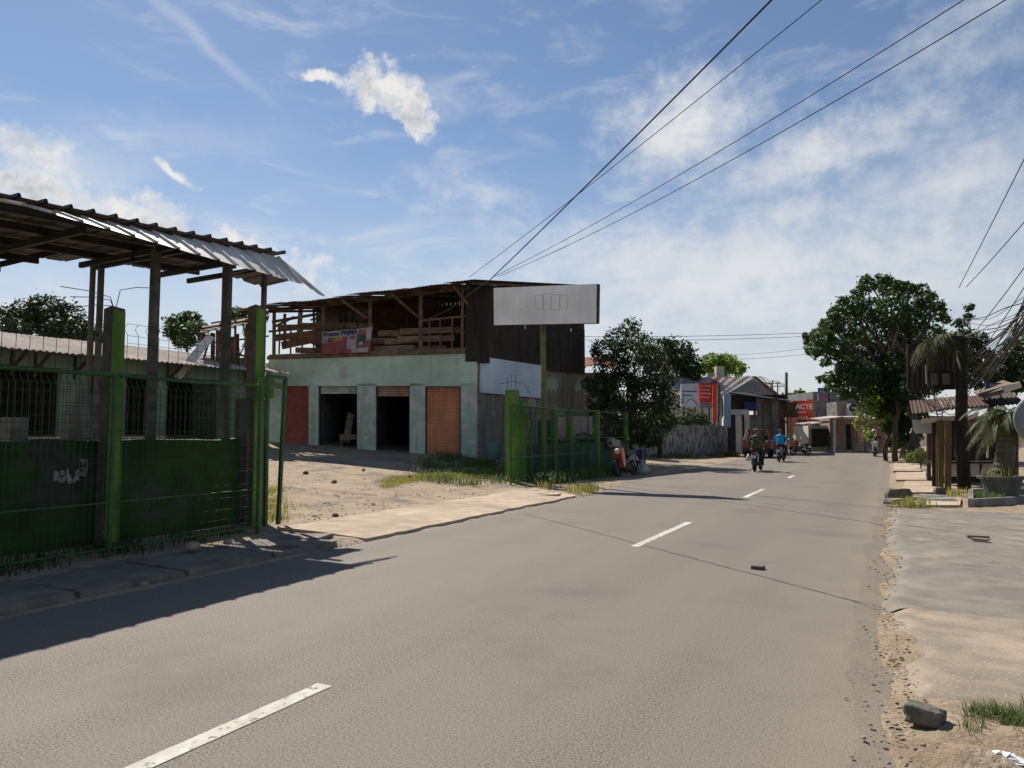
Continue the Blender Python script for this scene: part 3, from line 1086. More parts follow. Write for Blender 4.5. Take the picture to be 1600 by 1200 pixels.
# sloping front flap of newer bright sheets, shingled so that each laps over the next
fy0, fy1 = -2.0, onx(470, 446, -8.95).y
nf = 32
fw = (fy1 - fy0) / nf
zl0 = onx(25, 318, -8.92).z
zl1 = onx(447, 437, -8.92).z
yl0, yl1 = onx(25, 318, -8.92).y, onx(447, 437, -8.92).y
for i in range(nf):
    ya = fy0 + fw * i
    zf = zl0 + (zl1 - zl0) * (ya - yl0) / (yl1 - yl0)
    lift = .004
    o = Vector((-8.92 + .02 * RND.random(), ya, zf))
    top = Vector((-9.47, ya - .02, roof_z(EX, ya) - .06))
    u = Vector((0, fw, -.012)).normalized()
    v = top - o
    mb = MB()
    mb.corr(o + UP * lift * .3, u, v.normalized(), fw + .02, v.length, .035, fw + .02, trap=True, thick=.003, prof=((0, 0), (.80, 0), (.85, 1), (.93, 1), (.98, 0)))
    mb.build('flap_sheet', ROOFW, can)
# the last sheet hangs out past the corner
o = onx(497, 459, -8.86)
t_ = onx(432, 404, -9.5)
u = Vector((-.2, -1, .25)).normalized()
mb = MB()
v = t_ - o
mb.corr(o, -u, v.normalized(), .14, v.length, .03, .14, trap=True)
mb.corr(o + u * .16 + UP * .03, -u, v.normalized(), .15, v.length * .9, .03, .15, trap=True)
mb.build('loose_sheet', ROOFW, can)
mb = MB()
o = Vector((-9.95, yend - .05, roof_z(-9.95, yend) - .16))
v = Vector((-10.9, yend - .05, roof_z(-10.9, yend) - .22)) - o
mb.corr(o, Vector((0, 1, -.10)).normalized(), v.normalized(), .85, v.length, .04, .34, trap=True)
mb.build('roof_sheet', ROOFU, can)  # unseen sheet behind the flap, added to close the gap in the canopy's shadow
# purlins along the road, rafters across
for j, x in enumerate((-9.72, -10.6, -11.6, -12.7, -13.9)):
    ye = yend - (.1 if j < 3 else 2.4)
    a = Vector((x, ystart, roof_z(x, ystart) - .09))
    b = Vector((x, ye, roof_z(x, ye) - .09))
    MB().bar(a, b, .07, .11).build('purlin', STEELD, can)
posts = []
for (px, X, w) in ((143, -11.9, .075), (156, -11.9, .085), (241, -10.1, .125), (354, -10.1, .135), (412, -10.0, .08)):
    y = onx(px, 480, X).y
    zt = roof_z(X, y) - .16
    posts.append((X, y))
    mb = MB()
    mb.box((X, y, (zt - .1) / 2), (w, w * .8, zt + .1))
    mb.build('post', STEEL, can)
for (x0, y) in ((-9.3, posts[2][1]), (-9.3, posts[3][1]), (-9.3, posts[4][1]), (-9.3, posts[1][1]), (-9.3, posts[1][1] - 1.6), (-9.3, posts[1][1] - 3.2)):
    xe = -14.3 if y < posts[2][1] - .1 else -12.1
    MB().bar((x0 - .4, y, roof_z(x0 - .4, y) - .19), (xe, y, roof_z(xe, y) - .19), .06, .09).build('rafter', STEELD, can)
y = posts[0][1]
MB().bar(onx(150, 378, -11.9), onx(-25, 419, -11.9), .06, .09).build('brace', STEELD, can)
MB().bar((-11.9, y + .0, 3.3), (-11.9, y + .35, 3.05), .05, .05).build('brace', STEELD, can)
# hanging bulb holder
mb = MB()
p = onx(207, 400, -10.6)
mb.tube([(p.x, p.y, roof_z(p.x, p.y) - .05), (p.x, p.y, p.z)], .006, 5)
mb.lathe((p.x, p.y, p.z - .1), [(.012, .1), (.03, .09), (.035, .03), (.02, 0)], 10)
mb.build('bulb_holder', BLACK, can)

# standing stone slab and block behind the low wall
p = onx(115, 690, -10.6)
a, b = onx(93, 690, -10.6), onx(137, 690, -10.6)
top = onx(115, 615, -10.6).z
mb = MB()
y0, y1 = a.y, b.y
mb.prism([(-10.5, y0, .3), (-10.5, y1, .3), (-10.5, y1 - .02, top), (-10.5, y0 + (y1 - y0) * .45, top + .02), (-10.5, y0 + .08, top - .3)], (-.16, 0, 0))
mb.build('stone_slab', CONC, None, label='grey slab with a slanted shoulder standing behind the low green wall', cat='slab')
a, b = onx(7, 690, -10.6), onx(36, 690, -10.6)
top = onx(20, 652, -10.6).z
mb = MB()
mb.box((-10.6, (a.y + b.y) / 2, top / 2 + .1), (.25, b.y - a.y, top - .2))
mb.build('stone_block', CONC, None, label='squat grey block near the frame edge behind the low wall', cat='block')
# small stones and litter in the shaded gutter
for q, (px, py, r) in enumerate(((301, 857, .10), (356, 848, .06), (226, 912, .04))):
    p = gnd(px, py, .11)
    mb = MB()
    mb.lathe(p - UP * .02, [(r * .7, 0), (r, r * .4), (r * .8, r * .9), (r * .3, r * 1.1)], 8)
    mb.v = [(x + .25 * r * (RND.random() - .5), y + .25 * r * (RND.random() - .5), z) for x, y, z in mb.v]
    mb.build('gutter_stone', STONE, None, label=['biggest pale stone lying on the drain slabs below the fence', 'pale chip of stone nearer the fence end post', 'tiny stone on the drain slab joint'][q], cat='stone', group='stones in the gutter')

# ================================================================== row of low shops behind the canopy (parallel to the road)
RX = -22.0
row = empty('row_house', (RX - 2, 14, 1), 'long low green house under a grey corrugated roof behind the canopy', 'building')
ry0, ry1 = 2.0, onx(412, 575, RX).y
ez = onx(60, 547, RX + .9).z
mb = MB()
# wall with openings: built as separate masonry pieces
WZ0 = .6
openings = [(onx(2, 600, RX).y - 3.2, onx(95, 600, RX).y), (onx(140, 600, RX).y, onx(166, 600, RX).y), (onx(198, 600, RX).y, onx(236, 600, RX).y), (onx(262, 600, RX).y, onx(345, 600, RX).y)]
oz = onx(60, 573, RX).z
prev = ry0
for (a, b) in openings + [(ry1, ry1)]:
    MB().box((RX - .1, (prev + a) / 2, (WZ0 + oz) / 2), (.2, a - prev, oz - WZ0)).build('wall', ROWG, row)
    prev = b
mb = MB()
mb.box((RX - .1, (ry0 + ry1) / 2, (oz + ez + .1) / 2), (.2, ry1 - ry0, ez + .1 - oz))
mb.build('fascia', ROWG, row)
mb = MB()
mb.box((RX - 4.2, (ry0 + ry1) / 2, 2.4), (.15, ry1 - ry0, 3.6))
mb.build('rear_wall', DARKIN, row)
MB().box((RX - 2.1, ry0, 2.4), (4.0, .15, 3.6)).build('end_wall', ROWG, row)
MB().box((RX - 2.1, ry1, 2.4), (4.0, .15, 3.6)).build('end_wall', ROWG, row)
nS = 9
w = (ry1 + .5 - ry0) / nS
for i in range(nS):
    for t in range(2):
        o = Vector((RX + .95 - 2.2 * t, ry0 + w * i, ez - .02 + .46 * t + .03 * RND.random()))
        mb = MB()
        v = Vector((-2.4, 0, .51 + .02 * RND.random()))
        mb.corr(o, Vector((0, 1, 0)), v.normalized(), w + .05, v.length, .05, .18, thick=.006, sub=4)
        mb.build('roof_sheet', ROOFG, row)
for px in (18, 55, 117, 150, 262):
    y = onx(px, 560, RX).y
    MB().bar((RX, y, ez - .55), (RX + .8, y, ez - .03), .06, .08).build('eave_bracket', WOODD, row)
    MB().bar((RX + .03, y, ez - .7), (RX + .03, y, ez), .06, .06).build('eave_bracket', WOODD, row)
# sunlit step in front of the row
mb = MB()
mb.box((RX + 1.4, 11.5, 1.0), (1.2, 6.0, .9))
mb.build('step', APRON, row)

# small ruined shack with patched roof between the row house and the shop
shk = empty('timber_shack', at(360, 590, 27), 'ramshackle brown shack of poles and scrap planks beside the shop', 'shack')
for (px0, py0, px1, py1, d, w_) in ((308, 515, 420, 495, 27, .10), (312, 520, 345, 512, 26.6, .14), (330, 505, 420, 490, 26.8, .08), (300, 540, 420, 525, 27.2, .07), (330, 560, 415, 552, 27.2, .06), (318, 512, 300, 600, 27.3, .08),
                                    (345, 505, 347, 600, 27, .10), (368, 500, 366, 600, 27.1, .08), (385, 498, 384, 602, 27, .07), (404, 495, 402, 602, 27.2, .10), (330, 580, 415, 574, 27.3, .06), (360, 482, 420, 487, 26.5, .06),
                                    (306, 598, 331, 520, 26.7, .16), (350, 535, 400, 570, 27.2, .05), (356, 592, 396, 512, 27.3, .05)):
    MB().bar(at(px0, py0, d), at(px1, py1, d + .3), w_, .05).build('pole', WOOD if w_ < .09 else WOODD, shk)
for i in range(8):
    px = 312 + 13 * i
    a = at(px, 521 - 2.6 * i + RND.uniform(-2, 2), 26.2 + .3 * RND.random())
    b = at(px + 5, 508 - 2.4 * i + RND.uniform(-2, 2), 29.5)
    u = RGT * .36
    mb = MB()
    mb.hexa([a, a + u, b + u, b, a + UP * .02, a + u + UP * .02, b + u + UP * .02, b + UP * .02])
    mb.build('roof_sheet', [RUST, ROOFB, TILE][i % 3], shk)
for i in range(11):
    px = 333 + 7.5 * i
    d = 27.45 + .1 * RND.random()
    t = RND.uniform(515, 540)
    if i % 4 == 2:
        continue
    MB().bar(at(px, t, d), at(px + RND.uniform(-2, 2), 605, d), .16, .02, up=FWD).build('plank', [WOODD, WOOD, RUST][i % 3], shk)
MB().hexa([at(345, 560, 27.9), at(400, 558, 27.9), at(400, 612, 27.9), at(345, 612, 27.9), at(345, 560, 28), at(400, 558, 28), at(400, 612, 28), at(345, 612, 28)]).build('rear_wall', MINTW, shk)
mb = MB()
mb.bar(at(276, 590, 24.6), at(330, 525, 25.6), .32, .02, up=-FWD)
mb.build('white_plank', WHITEP, shk)

# ================================================================== the two-storey shop
SD = 29.0                                           # its front stands square to the lens axis, this far ahead
shop = empty('shop_building', at(590, 700, SD + 3), 'two-storey shop, mint ground floor with roller doors, open timber loft above', 'building')


def F(px, py, back=0.0):
    """point on the shop front seen at a pixel, then moved straight back into the building"""
    p = at(px, py, SD)
    return p + FWD * back


def panel(px0, px1, py0, py1, b0, b1, name, mat, parent):
    """block on the front between two pixel columns and rows, from depth b0 to b1"""
    mb = MB()
    c = [F(px0, py1), F(px1, py1), F(px1, py0), F(px0, py0)]
    mb.hexa([c[0] + FWD * b0, c[1] + FWD * b0, c[1] + FWD * b1, c[0] + FWD * b1, c[3] + FWD * b0, c[2] + FWD * b0, c[2] + FWD * b1, c[3] + FWD * b1])
    return mb.build(name, mat, parent)


cols = [(418, 440, 1), (482, 497, 2), (558, 587, 3), (640, 664, 4), (720, 746, 5)]
for (a, b, q) in cols:
    panel(a, b, 599, 740, 0, .45, 'pillar', MINTW, shop)
mb = MB()
c = [F(418, 603), F(746, 603), F(746, 556), F(727, 551), F(420, 561)]
mb.prism(c, FWD * .42)
mb.build('wall', MINT, shop)
mb = MB()
c = [F(418, 562, -.10), F(727, 552, -.10), F(727, 547, -.10), F(418, 557, -.10)]
mb.prism(c, FWD * 9)
mb.build('loft_floor', WOOD, shop)
# right-hand side wall of the ground floor runs back along the road
SE = at(912, 640, 36.0)
c0 = F(745, 640)
sdir = Vector((SE.x - c0.x, SE.y - c0.y, 0))
slen = sdir.length
sdir.normalize()
sn_ = Vector((sdir.y, -sdir.x, 0))                  # faces the road
mb = MB()
a = Vector((c0.x, c0.y, -.1)) + sdir * .03
mb.hexa([a, a + sdir * slen, a + sdir * slen - sn_ * .2, a - sn_ * .2] + [q + UP * 4.75 for q in (a, a + sdir * slen, a + sdir * slen - sn_ * .2, a - sn_ * .2)])
mb.build('side_wall', M('streaked_side_wall', (0.25, 0.225, 0.18), (0.14, 0.125, 0.10), scale=2.4, stretch=(2.6, 2.6, .2), bump=0.25, patch=(0.34, 0.33, 0.30), patch_amt=(0.58, 0.62), patch_scale=0.7), shop)
# corner post strip and ground floor shell
panel(746, 752, 570, 735, -.01, .3, 'corner_strip', CONC, shop)
mb = MB()
bl, br = F(418, 600, 7), F(745, 600, 7)
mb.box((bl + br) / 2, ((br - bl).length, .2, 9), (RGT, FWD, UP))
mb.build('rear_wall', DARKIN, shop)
lp = F(418, 600, 3.5)
mb = MB()
mb.box((lp.x, lp.y, 2.3), (.2, 7, 4.2), (RGT, FWD, UP))
mb.build('left_wall', MINTW, shop)
mb = MB()
q0, q1 = F(418, 700), F(745, 720)
for dd in (0,):
    a = Vector((q0.x, q0.y, 0))
    b = Vector((q1.x, q1.y, 0))
    za, zb = F(490, 698).z + .06, F(716, 718).z - .02
    A = [a - FWD * .5, b - FWD * .5, b + FWD * 7, a + FWD * 7]
    mb.hexa([p + UP * 0 for p in A] + [A[0] + UP * za, A[1] + UP * zb, A[2] + UP * zb, A[3] + UP * za])
mb.build('floor', CONC, shop)
for (a, b) in ((482, 497), (558, 587), (640, 664)):
    pm = F((a + b) / 2, 650, 3.6)
    mb = MB()
    mb.box((pm.x, pm.y, 2.4), (.15, 6.2, 3.6), (RGT, FWD, UP))
    mb.build('partition', CONC, shop)


def shutter(px0, px1, py0, py1, mat, back=.22, pitch=.085):
    r = empty('roller_shutter', F((px0 + px1) / 2, py1, back))
    r.parent = shop
    r.location = F((px0 + px1) / 2, py1, back) - wloc(shop)
    a, b = F(px0, py0, back), F(px1, py0, back)
    zb = F(px0, py1, back).z
    n = int((a.z - zb) / pitch)
    x = (b - a).normalized()
    L = (b - a).length
    me = None
    for i in range(n):
        z = zb + (a.z - zb) * (i + .5) / n
        if me is None:
            mb = MB()
            h = (a.z - zb) / n * .5
            prof = [(-.0, -h * .98), (-.022, -h * .5), (-.026, 0), (-.018, h * .6), (0, h * .9)]
            vs = []
            for e in (-L / 2, L / 2):
                for (d, z_) in prof:
                    vs.append(x * e + FWD * d + UP * z_)
            k = len(prof)
            fs = [(i_, i_ + 1, k + i_ + 1, k + i_) for i_ in range(k - 1)]
            mb.add(vs, fs)
            me = mb.mesh('shutter_slat')
            me.materials.append(mat)
        piece('shutter_slat', me, r, Vector(((a.x + b.x) / 2, (a.y + b.y) / 2, z)))
    return r


for (a, b, t, bt) in ((440, 482, 601, 694), (497, 558, 602, 697), (587, 640, 603, 706), (664, 720, 605, 720)):
    for px in (a + 1, b - 1):
        panel(px - 1.0, px + 1.0, t, bt, .14, .30, 'guide_rail', STEELD, shop)
shutter(440, 482, 601, 694, SHUTR)
shutter(497, 558, 602, 615, SHUTW)
shutter(587, 640, 603, 619, SHUTP)
shutter(664, 720, 605, 722, SHUT)
for (a, b, t) in ((440, 482, 600), (497, 558, 601), (587, 640, 602), (664, 720, 604)):
    panel(a - .2, b + .2, t - 1.2, t + 1.2, .04, .3, 'door_head', CONC, shop)

# things kept in the open bays
mb = MB()
mb.hexa([F(529, 690, .7), F(540, 692, .7), F(543, 646, 1.2), F(533, 642, 1.2), F(529, 690, .76), F(540, 692, .76), F(543, 646, 1.26), F(533, 642, 1.26)])
mb.build('leaning_board', WOODP, None, label='tall board leaning inside the dark open shop bay', cat='board')
bn = empty('work_bench', F(541, 696, .9), 'low pale wooden bench inside the dark open shop bay', 'bench')
c = F(541, 683, .8)
MB().box(c, (.8, .5, .22), (RGT, FWD, UP)).build('top', WOODP, bn)
for s in (-1, 1):
    MB().box(c + RGT * s * .33 - UP * .27, (.08, .45, .35), (RGT, FWD, UP)).build('leg', WOOD, bn)

# ---- loft: posts, rails, stacked boards, braces, back boards
EB = -1.55                                          # the eave stands this far in front


def LP(px, py, b=0.0):
    return at(px, py, SD + b)


for (px, t, b_, w_) in ((428, 487, 557, .12), (505, 474, 554, .13), (578, 464, 552, .13), (657, 455, 550, .15), (722, 446, 548, .10)):
    MB().bar(LP(px, b_, -.02), LP(px + .5, t, -.02), w_, .10, up=FWD).build('post', WOOD, shop)
for i in range(17):
    px = 436 + 18 * i
    if px > 575 and px < 655:
        continue
    t = 514 - (px - 430) * .062
    MB().bar(LP(px, 553 - (px - 430) * .01, .04), LP(px + RND.uniform(-1.5, 1.5), t, .04), .06, .05, up=FWD).build('baluster', WOOD, shop)
MB().bar(LP(420, 518, .0), LP(505, 511, .0), .07, .08).build('top_rail', WOOD, shop)
MB().bar(LP(657, 501, .0), LP(728, 494, .0), .07, .08).build('top_rail', WOOD, shop)
MB().bar(LP(420, 556, -.06), LP(728, 545, -.06), .06, .10).build('bottom_rail', WOOD, shop)
# boards laid along the rail
for i in range(17):
    row_i = i % 4
    a = RND.uniform(425, 640)
    b = a + RND.uniform(60, 120)
    b = min(b, 726)
    base = 549 - row_i * 12.5 - (a - 425) * .022
    MB().bar(LP(a, base + RND.uniform(-2, 2), .18 + .05 * i), LP(b, base - (b - a) * .02 + RND.uniform(-3, 3), .2 + .05 * i), .05, .24).build('stored_board', WOODP if i % 3 else WOOD, shop)
for (x0, y0, x1, y1) in ((611, 459, 656, 498), (706, 444, 731, 476), (530, 466, 572, 497)):
    MB().bar(LP(x0, y0, EB + .3), LP(x1, y1, -.1), .09, .07).build('brace', WOOD, shop)
MB().bar(LP(420, 486, -.06), LP(735, 449, -.06), .08, .14).build('wall_plate', WOOD, shop)
# rear boards of the loft (closed on the right, open to the sky on the left)
for i in range(24):
    px = 582 + i * 6.6
    lo = at(px, 560, SD + 3.6)
    hi = Vector((lo.x, lo.y, LP(372, 483, EB).z + (LP(737, 438, EB).z - LP(372, 483, EB).z) * (px - 372) / 365 + .72))
    MB().bar(lo, hi, .185, .02, up=FWD).build('loft_board', [RUST, WOODD, WOODD][int(RND.random() * 3)], shop)
for (x0, y0, x1, y1, b_, w_) in ((425, 503, 500, 490, 2.5, .12), (440, 540, 575, 512, 2.8, .35), (430, 528, 500, 520, 2.2, .3), (470, 510, 545, 500, 2.6, .2), (500, 520, 580, 506, 2.4, .25), (485, 500, 540, 486, 2.6, .08),
                                 (540, 478, 541, 535, 2.5, .12), (552, 478, 551, 535, 2.5, .12), (470, 482, 466, 540, 2.2, .2), (532, 473, 531, 540, 2.3, .14), (445, 490, 445, 545, 2.3, .12), (490, 480, 492, 540, 2.7, .1),
                                 (560, 540, 582, 480, 2.4, .09), (510, 488, 575, 478, 2.2, .08), (430, 510, 460, 495, 2.2, .1), (565, 470, 567, 545, 2.8, .22)):
    MB().bar(LP(x0, y0, b_), LP(x1, y1, b_ + .2), w_, .06, up=FWD).build('loft_timber', WOODD if w_ < .2 else WOOD, shop)

# ---- roof: separate sheets with a ragged front edge
RL, RR = LP(372, 483, EB), LP(737, 438, EB)
RB = at(925, 447, 37.5)
run = RB - RR
run.z = RB.z - RR.z
nS = 17
for i in range(nS):
    a = RL + (RR - RL) * (i / nS)
    b = RL + (RR - RL) * ((i + 1) / nS)
    kink = .12 * math.sin(i * .9) * (.4 if i > 12 else 1) + .05 * RND.random()
    o = a + UP * kink * .35 - run.normalized() * (.10 * RND.random())
    u = (b - a + UP * .04 * (RND.random() - .5)).normalized()
    mb = MB()
    mb.corr(o, u, run.normalized(), (b - a).length * 1.12, run.length + .3 * RND.random(), .03, .12, thick=.006, sub=4)
    mb.build('roof_sheet', [ROOFB, RUST, WOOD][i % 3 if i < 12 else 1], shop)
for i in range(9):
    t = i / 8
    a = RL + (RR - RL) * t - UP * .12 + run.normalized() * .05
    MB().bar(a, a + run * (.55 + .4 * t), .06, .10).build('rafter', WOODD, shop)
for s_ in (.02, .18, .34):
    MB().bar(RL + run * s_ - UP * .05, RR + run * s_ - UP * .05, .06, .06).build('purlin', WOODD, shop)

# ---- dark corrugated cladding: a narrow strip on the front and the long side
zlow = LP(727, 565).z
for i in range(2):
    a = at(727 + 18.5 * i, 568, SD - .05)
    b = at(727 + 18.5 * (i + 1), 569, SD - .05)
    z0 = zlow - .08 * i
    z1 = at(740, 443, SD).z + .05
    mb = MB()
    mb.corr(Vector((a.x, a.y, z0)), RGT, UP, (b - a).length + .03, z1 - z0, .03, .09, sub=5, thick=.004)
    mb.build('cladding_sheet', DARKM, shop)
nS = 13
cs = Vector((c0.x, c0.y, 0)) + sn_ * .06 + sdir * .04
for i in range(nS):
    w_ = slen / nS
    t = (i + .5) / nS
    z0 = zlow - .18 + .12 * RND.random() + .15 * t
    zt = at(740, 443, SD).z + (RB.z - RR.z) * t * .8 - .12
    mid = z0 + (zt - z0) * (.45 + .1 * RND.random())
    o = cs + sdir * (w_ * i)
    for (za, zb_, off) in ((z0, mid + .1, .0), (mid, zt, -.02)):
        mb = MB()
        mb.corr(Vector((o.x, o.y, za)) + sn_ * (off + .012 * (i % 2)), sdir, UP, w_ + .04, zb_ - za, .03, .09, sub=4, thick=.004)
        mb.build('cladding_sheet', RUST if RND.random() < .25 else DARKM, shop)

# ---- banner tied to the loft rail
bnr = empty('banner', LP(541, 556, -.25), 'small red and white advertising banner tied to the loft railing', 'banner')
nx_, ny_ = 22, 6
tl, tr_, br_, bl_ = LP(504, 519, -.2), LP(582, 511, -.2), LP(577, 551, -.2), LP(502, 554, -.2)


def bpt(s_, t_, off=0.0):
    top = tl + (tr_ - tl) * s_
    bot = bl_ + (br_ - bl_) * s_
    p_ = top + (bot - top) * t_
    return p_ - FWD * (off + .035 * math.sin(s_ * 17) * t_ + .02 * math.sin(s_ * 41) * t_)


def bpatch(poly_s, name, mat, off):
    mb = MB()
    (s0, t0, s1, t1) = poly_s
    k1, k2 = max(2, int(26 * abs(s1 - s0))), 4
    vs = [bpt(s0 + (s1 - s0) * i / k1, t0 + (t1 - t0) * j / k2, off) for j in range(k2 + 1) for i in range(k1 + 1)]
    fs = [(j * (k1 + 1) + i, (j + 1) * (k1 + 1) + i, (j + 1) * (k1 + 1) + i + 1, j * (k1 + 1) + i + 1) for j in range(k2) for i in range(k1)]
    mb.add(vs, fs)
    return mb.build(name, mat, bnr, smooth=True)


BRED = M('banner_red', (0.27, 0.05, 0.055), (0.36, 0.14, 0.14), bump=0, scale=5, stretch=(6, 6, .6))
BWHT = M('banner_white', (0.45, 0.42, 0.41), (0.36, 0.33, 0.33), bump=0)
bpatch((0, 0, 1, 1), 'cloth', BRED, .02)
bpatch((0, 0, .5, .30), 'white_band', BWHT, .026)
bpatch((0, .30, .12, .5), 'white_band', BWHT, .026)
bpatch((.5, .02, .97, .22), 'white_band', BWHT, .026)
bpatch((.22, .31, .42, .46), 'yellow_band', OCHRE, .026)
bpatch((.90, .0, 1, .5), 'white_band', BWHT, .027)
bpatch((.62, .80, .97, .97), 'white_band', BWHT, .027)
bpatch((.52, .25, .70, .82), 'picture_panel', BWHT, .030)
bpatch((.74, .08, .88, .70), 'picture_panel', M('banner_green', (0.03, 0.12, 0.08), bump=0), .030)
bpatch((.56, .30, .68, .42), 'picture_panel', BRED, .036)
bpatch((.76, .10, .87, .28), 'picture_panel', BRED, .036)
bpatch((.77, .55, .85, .68), 'picture_panel', BWHT, .036)
ud = (tr_ - tl).normalized()
text_into('Promo PRIMA', bpt(.03, .22, .05), ud, UP, .17, M('banner_ink', (0.05, 0.05, 0.16), bump=0), 'lettering', bnr, bold=.008)
text_into('CUS', bpt(.02, .46, .05), ud, UP, .12, M('banner_ink', (0, 0, 0)), 'lettering', bnr)

# ---- pale panel fixed flat on the side wall
pp = empty('pale_panel', at(797, 615, 30), 'blank pale blue-white sheet fixed to the side wall of the shop', 'panel')
s0 = .25
pl = []
for (px, py) in ((750, 613), (845, 622), (845, 571), (751, 557)):
    d = ray(px, py)
    A = Vector((c0.x, c0.y, 0)) + sn_ * .14
    t = (A - EYEV).dot(sn_) / d.dot(sn_)
    pl.append(EYEV + d * t)
MB().prism(pl, -sn_ * .04).build('sheet', BLUEW, pp)
for a, b in ((0, 1), (1, 2), (2, 3), (3, 0)):
    MB().bar(pl[a] - sn_ * .06, pl[b] - sn_ * .06, .05, .04).build('batten', WOOD, pp)

# ---- big blank sign board on a green pole
GX = -10.15
sb = empty('sign_board', (GX, gnd(832, 757).y, 0), 'large blank white sign board high on a green pole before the dark cladding', 'sign')
bl, br, tr_, tl = at(772, 508, 23.2), at(934, 505, 21.6), at(935, 443.5, 21.6), at(771.5, 450, 23.2)
bn_ = (br - bl).cross(tl - bl).normalized()
MB().prism([bl, br, tr_, tl], -bn_ * .16).build('frame', M('sign_frame_brown', (0.10, 0.065, 0.05)), sb)
ins = .03
q = [bl + bn_ * .004, br + bn_ * .004 - (br - bl).normalized() * .05, tr_ + bn_ * .004 - (br - bl).normalized() * .05, tl + bn_ * .004]
MB().prism(q, bn_ * .006).build('face', WHITEB, sb)


def sg(px, py):
    d = ray(px, py)
    A = bl + bn_ * .0115
    return EYEV + d * ((A - EYEV).dot(bn_) / d.dot(bn_))


for (xa, xb, ya, yb) in ((837, 848, 461, 483), (849, 861, 459, 484), (861, 874, 460, 484), (875, 887, 461, 482)):
    for (p_, q_) in (((xa, ya), (xb, ya)), ((xb, ya), (xb, yb)), ((xb, yb), (xa, yb)), ((xa, yb), (xa, ya))):
        MB().bar(sg(*p_), sg(*q_), .012, .002, up=bn_).build('drawn_line', LINE, sb)
for (x_, y_) in ((874, 475), (838, 444.8 + 2), (822, 478)):
    MB().box(sg(x_, y_), (.025, .025, .004), (bn_.cross(UP), UP, bn_)).build('spot', BLACK, sb)
top = at(849, 508, 22.75)
pb = gnd(832, 757)
MB().tube([(top.x, top.y, -.05), (top.x, top.y, top.z + 1.0)], .085, 12).build('pole', M('olive_pole_paint', (0.16, 0.20, 0.07), (0.11, 0.13, 0.05)), sb, smooth=True)
MB().bar(bl + (br - bl) * .08 - bn_ * .2 + UP * .35, br - (br - bl) * .08 - bn_ * .2 + UP * .35, .06, .06).build('crossbar', STEELD, sb)
MB().bar(bl + (br - bl) * .08 - bn_ * .2 + UP * .95, br - (br - bl) * .08 - bn_ * .2 + UP * .95, .06, .06).build('crossbar', STEELD, sb)

# ================================================================== plants
def leaf_cloud(clumps, n, size, rng, flat=0.35, droop=0.2, aspect=2.0, fill=0.5):
    """leaf-sized quads through the volume of several clumps; returns vertices and quads"""
    w = np.array([c[3] ** 2 for c in clumps])
    idx = rng.choice(len(clumps), n, p=w / w.sum())
    cc = np.array([c[:3] for c in clumps])[idx]
    rr = np.array([c[3] for c in clumps])[idx]
    d = rng.normal(size=(n, 3))
    d /= np.linalg.norm(d, axis=1)[:, None]
    rad = rr * (fill + (1.08 - fill) * rng.random(n) ** 0.6) * (1 + .45 * rng.random(n) * (rng.random(n) < .16))
    # every clump is itself lumpy: twigs pull the leaves together
    tw = rng.normal(size=(len(clumps) * 14, 3))
    tw /= np.linalg.norm(tw, axis=1)[:, None]
    ti = tw[idx * 14 + rng.integers(0, 14, n)]
    k = rng.random(n)[:, None] * .85
    d = d * (1 - k) + ti * k
    d /= np.linalg.norm(d, axis=1)[:, None]
    P = cc + d * rad[:, None] * np.array([1, 1, .85])
    nrm = d * .6 + rng.normal(size=(n, 3)) * .6 + np.array([0, 0, flat])
    nrm /= np.linalg.norm(nrm, axis=1)[:, None]
    a = rng.normal(size=(n, 3))
    a[:, 2] -= droop
    a -= nrm * (a * nrm).sum(1)[:, None]
    a /= np.linalg.norm(a, axis=1)[:, None]
    b = np.cross(nrm, a)
    s = size * (0.6 + 0.8 * rng.random(n))[:, None]
    V = np.stack([P - a * s * .5, P + b * s / aspect * .5 + nrm * s * .08, P + a * s * .5, P - b * s / aspect * .5 + nrm * s * .08], 1).reshape(-1, 3)
    Fq = np.arange(4 * n).reshape(-1, 4)
    return V, Fq


def limb(mb, a, b, r0, r1, rng, k=5, wob=.12):
    a = Vector(a)
    b = Vector(b)
    L = (b - a).length
    pts = []
    rs = []
    for i in range(k + 1):
        t = i / k
        o = Vector((rng.normal(), rng.normal(), rng.normal() * .4)) * wob * L * .25 * (0 if i in (0, k) else 1)
        pts.append(a + (b - a) * t + o)
        rs.append(r0 + (r1 - r0) * t)
    mb.tube(pts, r0, 7, rs=rs)


